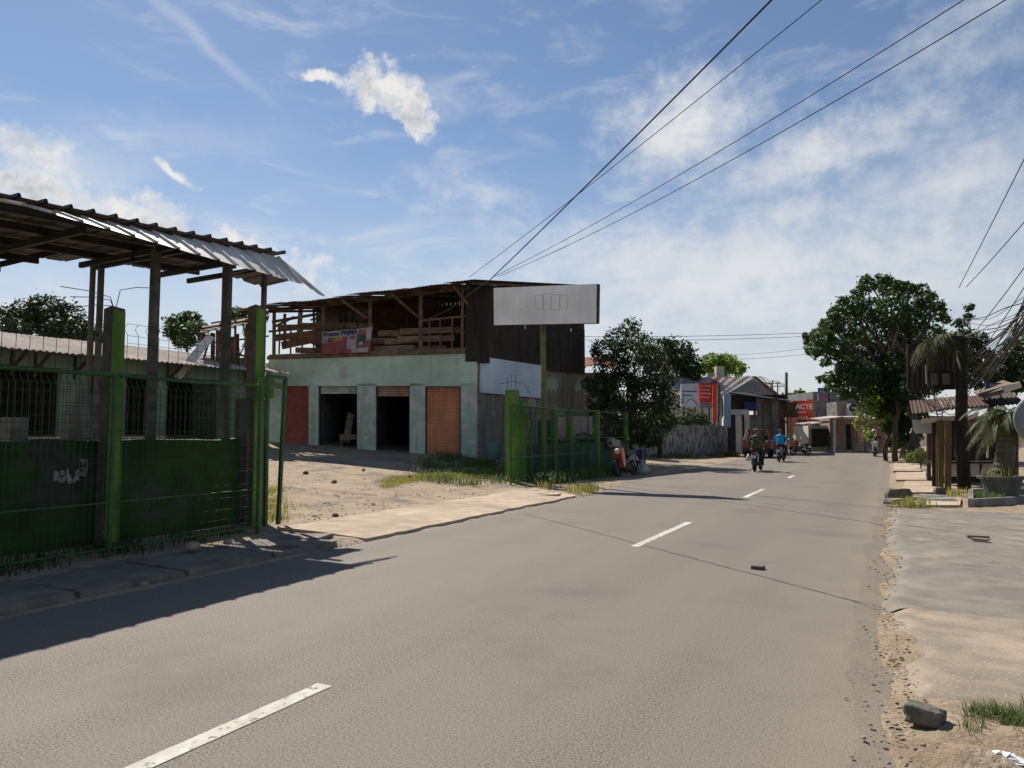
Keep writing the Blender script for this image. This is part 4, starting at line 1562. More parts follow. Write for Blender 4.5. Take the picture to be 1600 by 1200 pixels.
def tree(name, label, base, clumps, n, leaf, mat, r=.16, seed=1, group=None, bark=None, trunk_top=None, flat=.35, aspect=2.0, cat='tree', extra=None, parts=True):
    rng = np.random.default_rng(seed)
    base = Vector(base)
    root = empty(name, base, label, cat, group)
    bark = bark or BARK
    cz = [c[2] for c in clumps]
    cen = Vector((float(np.mean([c[0] for c in clumps])), float(np.mean([c[1] for c in clumps])), min(cz) * .6 + float(np.mean(cz)) * .4))
    if trunk_top:
        cen = Vector(trunk_top)
    mb = MB()
    limb(mb, base - UP * .1, cen, r, r * .6, rng)
    for c in clumps:
        t = .35 + .6 * rng.random()
        s = base + (cen - base) * t if c[2] < cen.z else cen
        limb(mb, s, c[:3], r * .38, r * .1, rng, 4, .2)
    mb.build('trunk', bark, root, smooth=True)
    V, Fq = leaf_cloud(clumps, n, leaf, rng, flat=flat, aspect=aspect)
    V = V - np.array(base)
    me = np_mesh('crown', V, Fq, mat)
    o = bpy.data.objects.new('crown', me)
    COL.objects.link(o)
    o.parent = root
    if extra:
        V, Fq = leaf_cloud(extra[0], extra[1], leaf, rng, flat=flat, aspect=aspect)
        me = np_mesh('sprays', V - np.array(base), Fq, extra[2])
        o = bpy.data.objects.new('sprays', me)
        COL.objects.link(o)
        o.parent = root
    return root


def clumps_px(lst, dist, seed=0, deep=.7):
    """clumps from (pixel x, pixel y, pixel radius) at about dist metres, spread in depth"""
    r = random.Random(seed)
    out = []
    for (px, py, pr) in lst:
        d = dist + r.uniform(-deep, deep)
        p = at(px, py, d)
        out.append((p.x, p.y, p.z, pr / FPX * d))
    return out


def grass_tufts(name, spots, mat, h=(.12, .3), per=40, spread=.18, label=None, cat=None, kind='stuff', seed=3, w=.008):
    rng = np.random.default_rng(seed)
    Vs = []
    for s in spots:
        p = np.array(s[:3])
        k = int(per * (s[3] if len(s) > 3 else 1))
        sp = spread * (s[3] if len(s) > 3 else 1) ** .5
        for _ in range(k):
            b = p + np.array([rng.normal() * sp, rng.normal() * sp, 0])
            hh = rng.uniform(*h)
            a = rng.uniform(0, 6.28)
            lean = rng.uniform(.1, .7) * hh
            dv = np.array([math.cos(a), math.sin(a), 0])
            sv = np.array([-math.sin(a), math.cos(a), 0]) * w
            m = b + dv * lean * .35 + np.array([0, 0, hh * .62])
            t = b + dv * lean + np.array([0, 0, hh * .95])
            Vs += [b - sv, b + sv, m + sv * .8, m - sv * .8, m - sv * .8, m + sv * .8, t + sv * .1, t - sv * .1]
    V = np.array(Vs)
    org = np.array([V[:, 0].mean(), V[:, 1].mean(), V[:, 2].min()])
    me = np_mesh(name, V - org, np.arange(len(V)).reshape(-1, 4), mat)
    o = bpy.data.objects.new(name, me)
    COL.objects.link(o)
    o.location = org
    return tag(o, label, cat, None, kind)


def frond(mb, base, direction, length, lift, droop, width, n=22, rng=None):
    """one palm frond: a rib with narrow leaflets"""
    d = Vector(direction).normalized()
    side = d.cross(UP).normalized()
    pts = []
    for i in range(n + 1):
        t = i / n
        pts.append(Vector(base) + d * length * t * (1 - .15 * t) + UP * (lift * t - droop * t * t) * length)
    mb.tube([pts[0], pts[n // 3], pts[2 * n // 3], pts[n]], .01, 4, rs=[.016, .011, .008, .003])
    for i in range(3, n + 1):
        t = i / n
        fwd = (pts[i] - pts[i - 1]).normalized()
        L = width * math.sin(math.pi * min(1, .18 + .82 * t)) * (.7 + .5 * (rng.random() if rng is not None else .5)) + .05
        for s in (-1, 1):
            tip = pts[i] + (side * s * .75 + fwd * .75).normalized() * L - UP * L * (.28 + .4 * (rng.random() if rng is not None else .5))
            wv = fwd * .018
            mb.add([pts[i] - wv, pts[i] + wv, tip], [(0, 1, 2)])


# ================================================================== the green gate and fence by the shop
GY = gnd(796, 755, .05).y
zt = onx(800, 610, GX).z
gp = empty('gate_pillar', (GX, GY + .25, 0), 'bright green square concrete pillar with bare rods at the edge of the yard', 'pillar', 'pillars of the fenced lot')
s = .18
mb = MB()
mb.hexa([(GX - s, GY, -.1), (GX + s, GY, -.1), (GX + s, GY + .26, -.1), (GX - s, GY + .26, -.1), (GX - s, GY, zt), (GX + s, GY, zt + .02), (GX + s, GY + .26, zt - .02), (GX - s, GY + .26, zt)])
mb.build('shaft', GREENP, gp)
mb = MB()
mb.box((GX - .02, GY + .75, 1.3), (.26, .2, 2.55))
mb.build('rear_shaft', GREENP, gp)
for (dx, dy, hh) in ((-.14, .1, .42), (-.05, .15, .5), (.12, .12, .48), (.0, .35, .4)):
    MB().tube([(GX + dx, GY + dy, zt - .05), (GX + dx * 1.1, GY + dy, zt + hh)], .008, 5).build('rod', WIREB, gp)
MB().tube([(GX - .4, GY + .1, zt + .22), (GX, GY + .15, zt + .27), (GX + .3, GY + .3, zt + .22), (GX + .42, GY + .5, zt - .1)], .007, 5).build('rod', WIREB, gp)

gt = empty('sliding_gate', (GX + .42, GY + 3, 0), 'green pipe-framed mesh gate leaf pushed open beside the green pillar', 'gate')
ga = onx(800, 755, GX + .38).y
gb = onx(920, 642, GX + .38).y
gx = GX + .38
z1 = onx(800, 632, gx).z
z0 = .14
zm = onx(797, 716, gx).z
for z in (z0, zm, z1):
    MB().tube([(gx, ga, z), (gx, gb, z - (.12 if z == z1 else 0))], .028, 8).build('rail', GREEN, gt)
for px in (798, 830, 866, 919):
    y = onx(px, 690, gx).y
    MB().tube([(gx, y, 0.05), (gx, y, z1 - .03)], .03, 8).build('post', GREEN, gt)
mb = MB()
k = int((gb - ga) / .11)
for i in range(k + 1):
    y = ga + (gb - ga) * i / k
    mb.tube([(gx - .01, y, z0), (gx - .01, y, z1 - .05)], .0035, 4, caps=False)
for i in range(13):
    z = z0 + (z1 - z0) * i / 12
    mb.tube([(gx - .01, ga, z), (gx - .01, gb, z - .05)], .0035, 4, caps=False)
mb.build('wire_mesh', WIRE, gt, kind='stuff')

sf = empty('side_fence', (GX - .25, GY + 8, 0), 'green posted fence with a low green wall running on beside the parked motorbike', 'fence')
fx = GX - .2
fy1 = onx(982, 690, fx).y
ztf = onx(935, 641, fx).z
for px in (866, 890, 933, 978):
    y = onx(px, 690, fx).y
    MB().box((fx, y, ztf / 2), (.16, .22, ztf)).build('post', GREENP, sf)
MB().box((fx, (GY + 1.2 + fy1) / 2, .55), (.12, fy1 - GY - 1.4, 1.25)).build('low_wall', GREEND, sf)
MB().bar((fx, GY + 1, ztf - .05), (fx, fy1, ztf - .05), .05, .05).build('rail', GREEN, sf)
MB().bar((fx, GY + 1, 1.35), (fx, fy1, 1.35), .04, .04).build('rail', GREEN, sf)
mb = MB()
k = int((fy1 - GY - 1.2) / .13)
for i in range(k + 1):
    y = GY + 1.2 + (fy1 - GY - 1.2) * i / k
    mb.tube([(fx, y, 1.1), (fx, y, ztf - .05)], .0035, 4, caps=False)
for i in range(8):
    z = 1.15 + (ztf - 1.25) * i / 7
    mb.tube([(fx, GY + 1.2, z), (fx, fy1, z)], .0035, 4, caps=False)
mb.build('wire_mesh', WIRE, sf, kind='stuff')
for q, (x0, x1, lb) in enumerate(((842, 880, 'dark leafy shrub behind the gate leaf near the sign pole'), (892, 935, 'dark leafy shrub behind the middle of the green fence'), (935, 972, 'dark leafy shrub behind the fence beside the parked motorbike'))):
    cl = []
    for i in range(7):
        y_ = onx(RND.uniform(x0, x1), 700, fx - .5).y
        cl.append((fx - .5 + RND.uniform(-.3, .2), y_, RND.uniform(.5, 1.35), RND.uniform(.25, .42)))
    tree('shrub', lb, (fx - .5, onx((x0 + x1) / 2, 700, fx - .5).y, 0), cl, 900, .12, LEAFD, .03, 80 + q, cat='shrub', group='shrubs behind the green fence')
# laundry, sacks and boxes seen through the mesh
for q, (px, py, w, h, d, mat, lb, ct) in enumerate((
        (812, 690, .45, 1.9, 24.5, M('dry_straw', (0.20, 0.13, 0.075), (0.12, 0.08, 0.05), scale=9, bump=.6), 'tall bundle of brown brushwood behind the open gate leaf', 'bundle'),
        (878, 672, .30, 1.0, 28.0, PINKCL, 'pale pink cloth hanging behind the fence, the narrow one', 'cloth'),
        (908, 670, .95, 1.05, 29.5, PINKCL, 'wide pale cloth hung up behind the green fence', 'cloth'),
        (853, 680, .6, 1.1, 27.0, GREEND, 'dark green sheet propped behind the gate leaf', 'sheet'),
        (772, 705, .55, .6, 26.0, AQUA, 'aqua plastic tub under the blank pale panel', 'tub'),
        (912, 700, .8, .3, 28.0, TEAL, 'folded teal tarpaulin on the low wall behind the fence', 'tarpaulin'),
        (958, 692, .7, .35, 29.0, STONE, 'pale sacks heaped behind the end of the fence', 'sack'))):
    p = at(px, py, d)
    mb = MB()
    if ct in ('cloth', 'sheet'):
        k = 14
        vs = []
        for j in range(5):
            for i in range(k + 1):
                t = i / k - .5
                vs.append(p + RGT * (w * t) + UP * (h * (.5 - j / 4)) + FWD * (.05 * math.sin(t * 19 + q) * (.3 + j * .2)))
        vs += [v + FWD * .012 for v in vs]
        m_ = (k + 1) * 5
        fs = []
        for j in range(4):
            for i in range(k):
                a_ = j * (k + 1) + i
                fs.append((a_, a_ + k + 1, a_ + k + 2, a_ + 1))
                fs.append((m_ + a_, m_ + a_ + 1, m_ + a_ + k + 2, m_ + a_ + k + 1))
        mb.add(vs, fs)
    elif ct == 'bundle':
        for i in range(46):
            b = p - UP * h * .5 + RGT * RND.uniform(-w / 2, w / 2) + FWD * RND.uniform(-.2, .2)
            mb.tube([b, b + UP * h * RND.uniform(.6, 1) + RGT * RND.uniform(-.12, .12)], .016, 5)
    elif ct == 'tub':
        mb.lathe(p - UP * h / 2, [(w * .40, 0), (w * .5, h * .96), (w * .55, h), (w * .5, h), (w * .46, h * .9), (w * .36, .04)], 18)
    else:
        mb.lathe(p - UP * h / 2, [(w * .45, 0), (w * .5, h * .3), (w * .42, h * .75), (w * .2, h)], 12)
        mb.v = [(x + .06 * math.sin(z * 9 + x * 5), y + .05 * math.sin(x * 7), z + .03 * math.sin(x * 13 + y * 11)) for x, y, z in mb.v]
    mb.build({'bundle': 'brushwood_bundle', 'cloth': 'hanging_cloth', 'sheet': 'propped_sheet', 'tub': 'plastic_tub', 'tarpaulin': 'tarpaulin', 'sack': 'sack'}[ct], mat, None, label=lb, cat=ct, smooth=ct in ('cloth', 'tub', 'sack'))

# rough grass and weeds
sp = []
for i in range(170):
    t = RND.random()
    px = 600 + 185 * t
    py = RND.uniform(733, 752) if px > 690 else RND.uniform(729, 740)
    p = gnd(px, py, .25)
    z = hgt(p.x, p.y)
    p = gnd(px, py, z)
    sp.append((p.x, p.y, hgt(p.x, p.y), .5 + 1.2 * RND.random() * (px - 590) / 190))
grass_tufts('grass', sp, GRASS, (.04, .13), 85, .20, 'sunlit rough grass between the yard and the roller door', 'grass', seed=5, w=.007)
sp = []
for i in range(60):
    px = RND.uniform(660, 790)
    p = gnd(px, RND.uniform(720, 742), .4)
    sp.append((p.x, p.y, hgt(p.x, p.y), .8 + RND.random()))
grass_tufts('weeds', sp, GRASSD, (.08, .30), 34, .2, 'taller dark weeds at the foot of the shop corner', 'weeds', seed=6, w=.010)
sp = []
for i in range(90):
    px = RND.uniform(835, 985)
    y_ = onx(px, 700, GX + .75).y
    sp.append((GX + .65 + RND.uniform(-.2, .75), y_, .03, .6 + RND.random()))
grass_tufts('weeds', sp, GRASSD, (.15, .42), 26, .2, 'dark weeds growing along the foot of the green gate fence', 'weeds', seed=7, w=.014)
sp = [(*gnd(px, py, .03), s_) for (px, py, s_) in ((895, 770, 1.2), (905, 766, 1.0), (925, 766, 1.4), (918, 770, .8), (845, 762, .8), (850, 765, .6))]
grass_tufts('weeds', sp, GRASS, (.12, .32), 60, .14, 'sunlit weeds sprouting at the kerb past the ramp end', 'weeds', seed=8)
sp = []
for i in range(16):
    p = gnd(RND.uniform(408, 440), RND.uniform(778, 812), .08)
    sp.append((p.x, p.y, hgt(p.x, p.y), .5 + .8 * RND.random()))
grass_tufts('weeds', sp, GRASS, (.05, .18), 45, .14, 'sunlit weeds beside the end post of the mesh fence', 'weeds', seed=9)
sp = []
for i in range(60):
    sp.append((RND.uniform(-9.7, -8.6), RND.uniform(-1, 8.0), .02, .4 + .8 * RND.random()))
grass_tufts('weeds', sp, LEAFD, (.06, .2), 30, .16, 'shaded weeds between the mesh fence and the low green wall', 'weeds', seed=10)


def pebbles(name, pts, mat, label, seed):
    """loose stones far too many to count, one mesh"""
    rng_ = np.random.default_rng(seed)
    base = np.array([(1, 0, 0), (0, 1, 0), (-1, 0, 0), (0, -1, 0), (0, 0, .8), (0, 0, -.5)], float)
    tri = np.array([(0, 1, 4), (1, 2, 4), (2, 3, 4), (3, 0, 4), (1, 0, 5), (2, 1, 5), (3, 2, 5), (0, 3, 5)])
    Vv, Ff = [], []
    for q, (x, y, z, r_) in enumerate(pts):
        a = rng_.uniform(0, 6.28)
        R_ = np.array([[math.cos(a), -math.sin(a), 0], [math.sin(a), math.cos(a), 0], [0, 0, 1]])
        b = (base * (.6 + .8 * rng_.random((6, 1))) * np.array([1.2, .9, .7])) @ R_.T * r_
        Vv.append(b + np.array([x, y, z]))
        Ff.append(tri + 6 * q)
    V = np.concatenate(Vv)
    org = np.array([V[:, 0].mean(), V[:, 1].mean(), 0])
    o_ = bpy.data.objects.new(name, np_mesh(name, V - org, np.concatenate(Ff), mat))
    COL.objects.link(o_)
    o_.location = org
    return tag(o_, label, 'gravel', None, 'stuff')


GRAVEL = M('mixed_gravel', (0.33, 0.28, 0.225), (0.15, 0.13, 0.11), scale=40, bump=.3)
pts = []
for i in range(1500):
    px = RND.uniform(395, 780)
    py = RND.triangular(690, 815, 775) if RND.random() < .6 else RND.uniform(700, 745)
    p_ = gnd(px, py, .2)
    if p_.x > -8.7:
        continue
    p_ = Vector((p_.x, p_.y, hgt(p_.x, p_.y)))
    if vnoise(p_.x * .9 + 3, p_.y * .9) < .45:
        continue
    pts.append((p_.x, p_.y, p_.z + .004, RND.choice([.012, .016, .02, .028])))
pebbles('gravel', pts, GRAVEL, 'loose gravel scattered over the bare sunlit yard', 1)
pts = []
for i in range(1500):
    y_ = RND.uniform(2.4, 18)
    x_ = RND.gauss(-.02, .12) if RND.random() < .75 else RND.uniform(0, 1.4)
    if x_ < -.4 or (x_ > .35 and y_ > 5.2):
        continue
    pts.append((x_, y_, .012 + .008 * (x_ > .1), RND.choice([.004, .006, .008, .012, .018])))
pebbles('gravel', pts, GRAVEL, 'crumbs of asphalt and gravel along the near road edge', 2)
pts = []
for i in range(700):
    y_ = RND.uniform(1.5, 24)
    x_ = xl(y_) + RND.gauss(.05, .12)
    pts.append((x_, y_, .008, RND.choice([.006, .009, .013])))
pebbles('gravel', pts, GRAVEL, 'gravel crumbs along the far gutter and ramp edge', 3)

# white-flowered little plant by the gate foot
p = gnd(848, 760, .05)
fl = empty('flowering_plant', p, 'small plant with white flowers at the foot of the gate leaf', 'plant')
rng = np.random.default_rng(4)
V, Fq = leaf_cloud([(p.x, p.y, .25, .25)], 160, .09, rng)
o = bpy.data.objects.new('leaves', np_mesh('leaves', V - np.array(p), Fq, LEAF))
COL.objects.link(o)
o.parent = fl
V, Fq = leaf_cloud([(p.x, p.y, .27, .28)], 34, .06, rng, aspect=1.1)
o = bpy.data.objects.new('flowers', np_mesh('flowers', V - np.array(p), Fq, WHITEPL))
COL.objects.link(o)
o.parent = fl
# stones on the yard
for q, (px, py, r) in enumerate(((522, 754, .07), (524, 807, .07), (568, 735, .05), (640, 745, .05), (478, 740, .06))):
    p = gnd(px, py, .15)
    z = hgt(p.x, p.y)
    p = gnd(px, py, z)
    mb = MB()
    mb.lathe(p - UP * .02, [(r * .7, 0), (r, r * .5), (r * .7, r), (r * .3, r * 1.2)], 8)
    mb.v = [(x + .3 * r * (RND.random() - .5), y + .3 * r * (RND.random() - .5), z_) for x, y, z_ in mb.v]
    mb.build('yard_stone', ROCK, None, label=['dark stone lying midway across the bare yard', 'dark stone at the inner edge of the driveway ramp', 'little stone nearest the open shop bays', 'stone beside the sunlit grass strip', 'stone toward the red roller door end'][q], cat='stone', group='stones on the yard')

# ================================================================== trees beside and behind the shop
cl = clumps_px([(985, 512, 17), (965, 530, 20), (1000, 535, 20), (945, 548, 22), (985, 552, 26), (1020, 560, 22), (955, 575, 28), (1000, 580, 32), (1030, 590, 26), (940, 600, 24), (975, 610, 32), (1015, 620, 34),
                (1040, 625, 24), (935, 625, 20), (960, 640, 26), (1000, 650, 30), (1032, 655, 24), (935, 650, 16), (920, 600, 12), (960, 668, 22), (990, 676, 24), (1015, 682, 20), (1040, 660, 18)], 33.5, 2, 1.2)
b = at(988, 700, 33.5)
tree('broadleaf_tree', 'dense dark pyramid-shaped tree beside the shop cladding', (b.x, b.y, hgt(b.x, b.y)), cl, 17000, .155, LEAFD, .13, 21, extra=(cl[:6] + cl[9:10], 800, LEAFO))
cl = clumps_px([(1035, 548, 22), (1060, 552, 24), (1078, 572, 20), (1020, 560, 18), (1052, 580, 26), (1085, 585, 12)], 62, 3, 2)
b = at(1050, 690, 62)
tree('broadleaf_tree', 'round dark tree behind the pole and the tiled lean-to', (b.x, b.y, 0), cl, 4200, .34, LEAFD, .2, 22)
cl = clumps_px([(1112, 566, 16), (1135, 568, 18), (1150, 576, 14), (1122, 578, 18), (1100, 576, 12)], 84, 4, 2)
b = at(1125, 690, 84)
tree('broadleaf_tree', 'bright yellow-green tree behind the chimney of the gabled house', (b.x, b.y, 0), cl, 3000, .42, LEAFY, .22, 23)
cl = clumps_px([(12, 502, 26), (40, 492, 26), (75, 488, 30), (105, 495, 26), (60, 512, 34), (115, 515, 24), (20, 520, 26), (95, 520, 28), (140, 520, 18), (155, 530, 14)], 48, 5, 2)
b = at(70, 640, 48)
tree('broadleaf_tree', 'wide dark tree above the long grey roof behind the canopy posts', (b.x, b.y, 1), cl, 6500, .30, LEAFD, .25, 24)
cl = clumps_px([(280, 505, 18), (298, 500, 16), (270, 518, 15), (300, 520, 20), (315, 512, 10), (285, 530, 16)], 52, 6, 1.5)
b = at(290, 620, 52)
tree('broadleaf_tree', 'small round tree seen between two canopy posts', (b.x, b.y, 1), cl, 2600, .30, LEAF, .16, 25)
cl = clumps_px([(372, 492, 12), (385, 498, 10)], 55, 6, 1)
b = at(378, 600, 55)
tree('broadleaf_tree', 'treetop peeping out beside the second gate pillar', (b.x, b.y, 1), cl, 700, .30, LEAF, .12, 26)


def palm(label, px, py_top, dist, flen, seed, nf=13, group='palms behind the gabled house'):
    rng = np.random.default_rng(seed)
    b = at(px, 690, dist)
    t = at(px, py_top, dist)
    root = empty('palm_tree', (b.x, b.y, 0), label, 'palm', group)
    MB().tube([(b.x, b.y, -.1), (b.x + .15, b.y, t.z * .5), (t.x, t.y, t.z)], .16, 8, rs=[.2, .16, .12]).build('trunk', BARK, root, smooth=True)
    mb = MB()
    for i in range(nf):
        a = 6.283 * i / nf + rng.uniform(-.2, .2)
        frond(mb, t, (math.cos(a), math.sin(a), 0), flen * rng.uniform(.8, 1.15), rng.uniform(.25, .9), rng.uniform(.8, 1.3), .55, 16, rng)
    mb.build('crown', LEAFO, root)


palm('coconut palm standing just right of the gable peak', 1178, 592, 74, 2.6, 31)
palm('coconut palm between the two thin street poles', 1205, 600, 80, 2.8, 32)

# ================================================================== flaking white fence and greenery on it
wa, wb = at(955, 716, 37.0), at(1137, 713, 46.5)
wa.z = wb.z = 0
wf_ = empty('board_wall', (wa + wb) / 2, 'long flaking whitewashed board fence along the far kerb', 'fence')
n = 20
wd = (wb - wa).normalized()
for i in range(n):
    p0 = wa + (wb - wa) * (i / n)
    p1 = wa + (wb - wa) * ((i + 1) / n)
    L = (p1 - p0).length
    z0, z1 = -.05, 1.93 + .06 * RND.random()
    mb = MB()
    k = 5
    for j in range(k):
        a_ = p0 + wd * (L * j / k)
        mb.box(a_ + wd * (L / k / 2) + UP * (z0 + z1) / 2 + Vector((wd.y, -wd.x, 0)) * (.008 * (j % 2)), (L / k - .012, .035, z1 - z0 + .03 * RND.random()), (wd, Vector((-wd.y, wd.x, 0)), UP))
    mb.build('board_panel', WHITEF, wf_)
cl = []
for i in range(30):
    t = RND.random()
    p = wa + (wb - wa) * (.15 + .8 * t) + Vector((-1, .3, 0)) * RND.uniform(.4, 1.6)
    cl.append((p.x, p.y, RND.uniform(1.5, 2.6), RND.uniform(.35, .6)))
tree('hedge', 'dark creeper hedge hanging over the flaking white fence', ((wa + wb) / 2 + Vector((-1, .3, 0))), cl, 9000, .15, LEAFD, .05, 41, cat='hedge')
sp = []
for i in range(50):
    p = wa + (wb - wa) * RND.random() + Vector((wd.y, -wd.x, 0)) * RND.uniform(.1, 1.2)
    sp.append((p.x, p.y, .0, .6 + RND.random()))
grass_tufts('weeds', sp, GRASSD, (.1, .45), 30, .25, 'dark weeds and leaf litter below the flaking white fence', 'weeds', seed=12, w=.018)

up = empty('street_pole', at(1036, 700, 38.5), 'dark leaning utility pole in front of the flaking white fence', 'pole')
b, t = at(1030, 712, 38.5), at(1038, 556, 38.5)
MB().tube([(b.x, b.y, -.2), t], .13, 10, rs=[.15, .11]).build('shaft', WOODD, up, smooth=True)
MB().box(t - UP * .3, (.5, .07, .08), (RGT, FWD, UP)).build('crossarm', WOODD, up)

# small tiled lean-to showing right of the cladding
tl_ = empty('tiled_roof', at(930, 600, 40), 'small red-brown tiled lean-to roof beside the dark cladding', 'roof')
for i in range(7):
    a = at(906 + 9 * i, 575 - 4 * math.sin(i * .7), 40)
    mb = MB()
    a2 = at(903 + 7 * i, 560 - 2.0 * i * .2, 42)
    mb.hexa([a, a + RGT * .36, a2 + RGT * .36, a2, a + UP * .05, a + RGT * .36 + UP * .05, a2 + RGT * .36 + UP * .05, a2 + UP * .05])
    mb.build('tile', TILE, tl_)
c = at(930, 640, 41.5)
MB().box((c.x, c.y, c.z - .6), (2.6, .3, 5.5), (RGT, FWD, UP)).build('wall', CONC, tl_)

# ================================================================== hoardings and gabled house
HD = 47.0
for q, (x0, x1, y0, y1, mat, lb) in enumerate(((1064, 1091, 599, 635, M('poster_white', (0.6, 0.61, 0.66), (0.52, 0.53, 0.58), bump=0), 'white poster hoarding with blue print above the white fence'),
                                                (1092, 1113, 598, 628, RED, 'red poster hoarding with pale rows of print'))):
    r = empty('hoarding', at((x0 + x1) / 2, 680, HD), lb, 'billboard', 'hoardings above the white fence')
    a, b_ = at(x0, y1, HD), at(x1, y1 + 1, HD - .4)
    c_, d_ = at(x1, y0, HD - .4), at(x0, y0 + 1, HD)
    MB().prism([a, b_, c_, d_], FWD * .1).build('face', mat, r)
    nn = -FWD
    for px in (x0 + 5, x1 - 5):
        p0, p1 = at(px, 690, HD + .15), at(px, y0 + 3, HD + .15)
        MB().bar((p0.x, p0.y, 0), p1, .08, .08).build('leg', STEELD, r)
    ink = M('poster_ink', (0.08, 0.1, 0.35), bump=0)
    u_ = (b_ - a).normalized()
    if q == 0:
        for j, (t, s_) in enumerate(((.68, .8), (.5, .55))):
            p = d_ + (a - d_) * (1 - t) + u_ * .12 - FWD * .02
            MB().bar(p, p + u_ * (b_ - a).length * s_, .02, .07).build('print_row', ink, r)
        pts = [d_ + (a - d_) * (.95 - .28 * math.sin(math.pi * i / 10)) + u_ * (.2 + .09 * i) - FWD * .02 for i in range(11)]
        MB().tube(pts, .022, 5).build('drawn_arc', ink, r)
        MB().bar(d_ + (a - d_) * .42 + u_ * .13 - FWD * .02, d_ + (a - d_) * .85 + u_ * .13 - FWD * .02, .05, .02).build('print_row', ink, r)
    else:
        for j in range(4):
            p = d_ + (a - d_) * (.13 + .2 * j) + u_ * .08 - FWD * .03
            MB().bar(p, p + u_ * (b_ - a).length * (.8 - .1 * (j % 2)), .02, .1).build('print_row', M('poster_pink', (0.75, 0.35, 0.3), bump=0), r)
        MB().prism([a - UP * .02, b_ - UP * .02, b_ - UP * .35, a - UP * .35], FWD * .1).build('lower_panel', BLOCK, r)
for q, (x0, x1, y0, y1, mat, lb) in enumerate(((1114, 1120, 600, 660, ORANGE, 'narrow orange banner beside the red hoarding'), (1121, 1126, 602, 650, BLOCK, 'narrow dark green-grey board end beside the orange banner'), (1131, 1142, 615, 668, BLUEL, 'faded light blue painted board at the stall corner'))):
    a, b_ = at(x0, y1, HD - .3), at(x1, y1, HD - .5)
    c_, d_ = at(x1, y0, HD - .5), at(x0, y0, HD - .3)
    r = empty('advert_board', at((x0 + x1) / 2, 690, HD - .4), lb, 'board', 'hoardings above the white fence')
    MB().prism([a, b_, c_, d_], FWD * .08).build('face', mat, r)
    p0 = (a + b_) / 2 + FWD * .1
    MB().bar((p0.x, p0.y, 0), p0 + UP * .5, .07, .07).build('leg', STEELD, r)

gh = empty('gabled_house', at(1100, 690, 60), 'old house with a long grey corrugated gable roof and chimney blocks', 'house')
r0, r1 = at(1030, 591, 61), at(1175, 587.5, 61)
r0.z = r1.z = (r0.z + r1.z) / 2
f0, f1 = at(1030, 619, 56.5), at(1131, 618, 56.5)
f0.z = f1.z = (f0.z + f1.z) / 2
k = 10
for i in range(k):
    t0, t1 = i / k, (i + 1) / k
    A, B = f0 + (f1 - f0) * t0, f0 + (f1 - f0) * t1
    Cc, D = r0 + (r1 - r0) * t1, r0 + (r1 - r0) * t0
    uu = (B - A)
    vv = D - A
    mb = MB()
    m_ = 9
    vs = []
    for s_ in range(2):
        for j in range(m_ + 1):
            tt = j / m_
            lo = A + (B - A) * tt * 1.02
            hi = D + (Cc - D) * tt * 1.02
            vs.append((lo if s_ == 0 else hi) + UP * (.035 * math.sin(tt * 25) + .02 * (i % 2)))
    vs += [v - UP * .03 for v in vs]
    m2 = 2 * (m_ + 1)
    fs = []
    for j in range(m_):
        fs.append((j, j + 1, m_ + 2 + j, m_ + 1 + j))
        fs.append((m2 + j, m2 + m_ + 1 + j, m2 + m_ + 2 + j, m2 + j + 1))
        fs.append((j, m2 + j, m2 + j + 1, j + 1))
    mb.add(vs, fs)
    mb.build('roof_sheet', M('rusty_red_roof', (0.28, 0.11, 0.08)) if i == 6 else ROOFG, gh)
bk = r1 + (r1 - f1) * .9
bk.z = f1.z
mb = MB()
mb.prism([f1 + FWD * .3 - UP * .05, bk - UP * .05 + RGT * .6, r1 - UP * .12], RGT * .12 - FWD * .02)
mb.build('gable_wall', BLOCK, gh)
MB().hexa([r1 + UP * .03 + RGT * .35, r1 + UP * .03, bk + RGT * .5, bk + RGT * 1.2 - UP * .1, r1 + UP * .08 + RGT * .35, r1 + UP * .08, bk + RGT * .5 + UP * .05, bk + RGT * 1.2 - UP * .05]).build('rear_roof', ROOFB, gh)
w0, w1 = f0 + FWD * .7, f1 + FWD * .7
MB().hexa([(w0.x, w0.y, 0), (w1.x, w1.y, 0), Vector((w1.x, w1.y, 0)) + FWD * 6, Vector((w0.x, w0.y, 0)) + FWD * 6] + [Vector((p.x, p.y, f0.z)) for p in (w0, w1, w1 + FWD * 6, w0 + FWD * 6)]).build('wall', WHITEP, gh)
for (x0, x1, y0) in ((1118, 1130, 573), (1104, 1115, 583)):
    a, b_ = at(x0, 592, 62), at(x1, 592, 62)
    t_ = at(x0, y0, 62).z
    mb = MB()
    mb.box(((a.x + b_.x) / 2, (a.y + b_.y) / 2, (a.z + t_) / 2 - .2), ((b_ - a).length, .7, t_ - a.z + .4), (RGT, FWD, UP))
    mb.build('chimney', CREAM, gh)

# dark roadside stall with a flat roof, white wall and door
st = empty('roadside_stall', at(1185, 705, 52), 'dark flat-roofed roadside stall with a white block wall and loft', 'stall')
a, b_, c_, d_ = at(1138, 615, 50), at(1232, 628, 50), at(1236, 627, 57), at(1160, 615, 57)
MB().hexa([a, b_, c_, d_, a + UP * .1, b_ + UP * .1, c_ + UP * .1, d_ + UP * .1]).build('roof', STEELD, st)


def blockpx(x0, x1, y0, y1, d, dep, name, mat, parent, z0=None):
    a_, b2 = at(x0, y1, d), at(x1, y1, d)
    zt_ = at(x0, y0, d).z
    zb_ = a_.z if z0 is None else z0
    mb_ = MB()
    c2 = Vector(((a_.x + b2.x) / 2, (a_.y + b2.y) / 2, (zt_ + zb_) / 2)) + FWD * dep / 2
    mb_.box(c2, ((b2 - a_).length, dep, zt_ - zb_), (RGT, FWD, UP))
    return mb_.build(name, mat, parent)


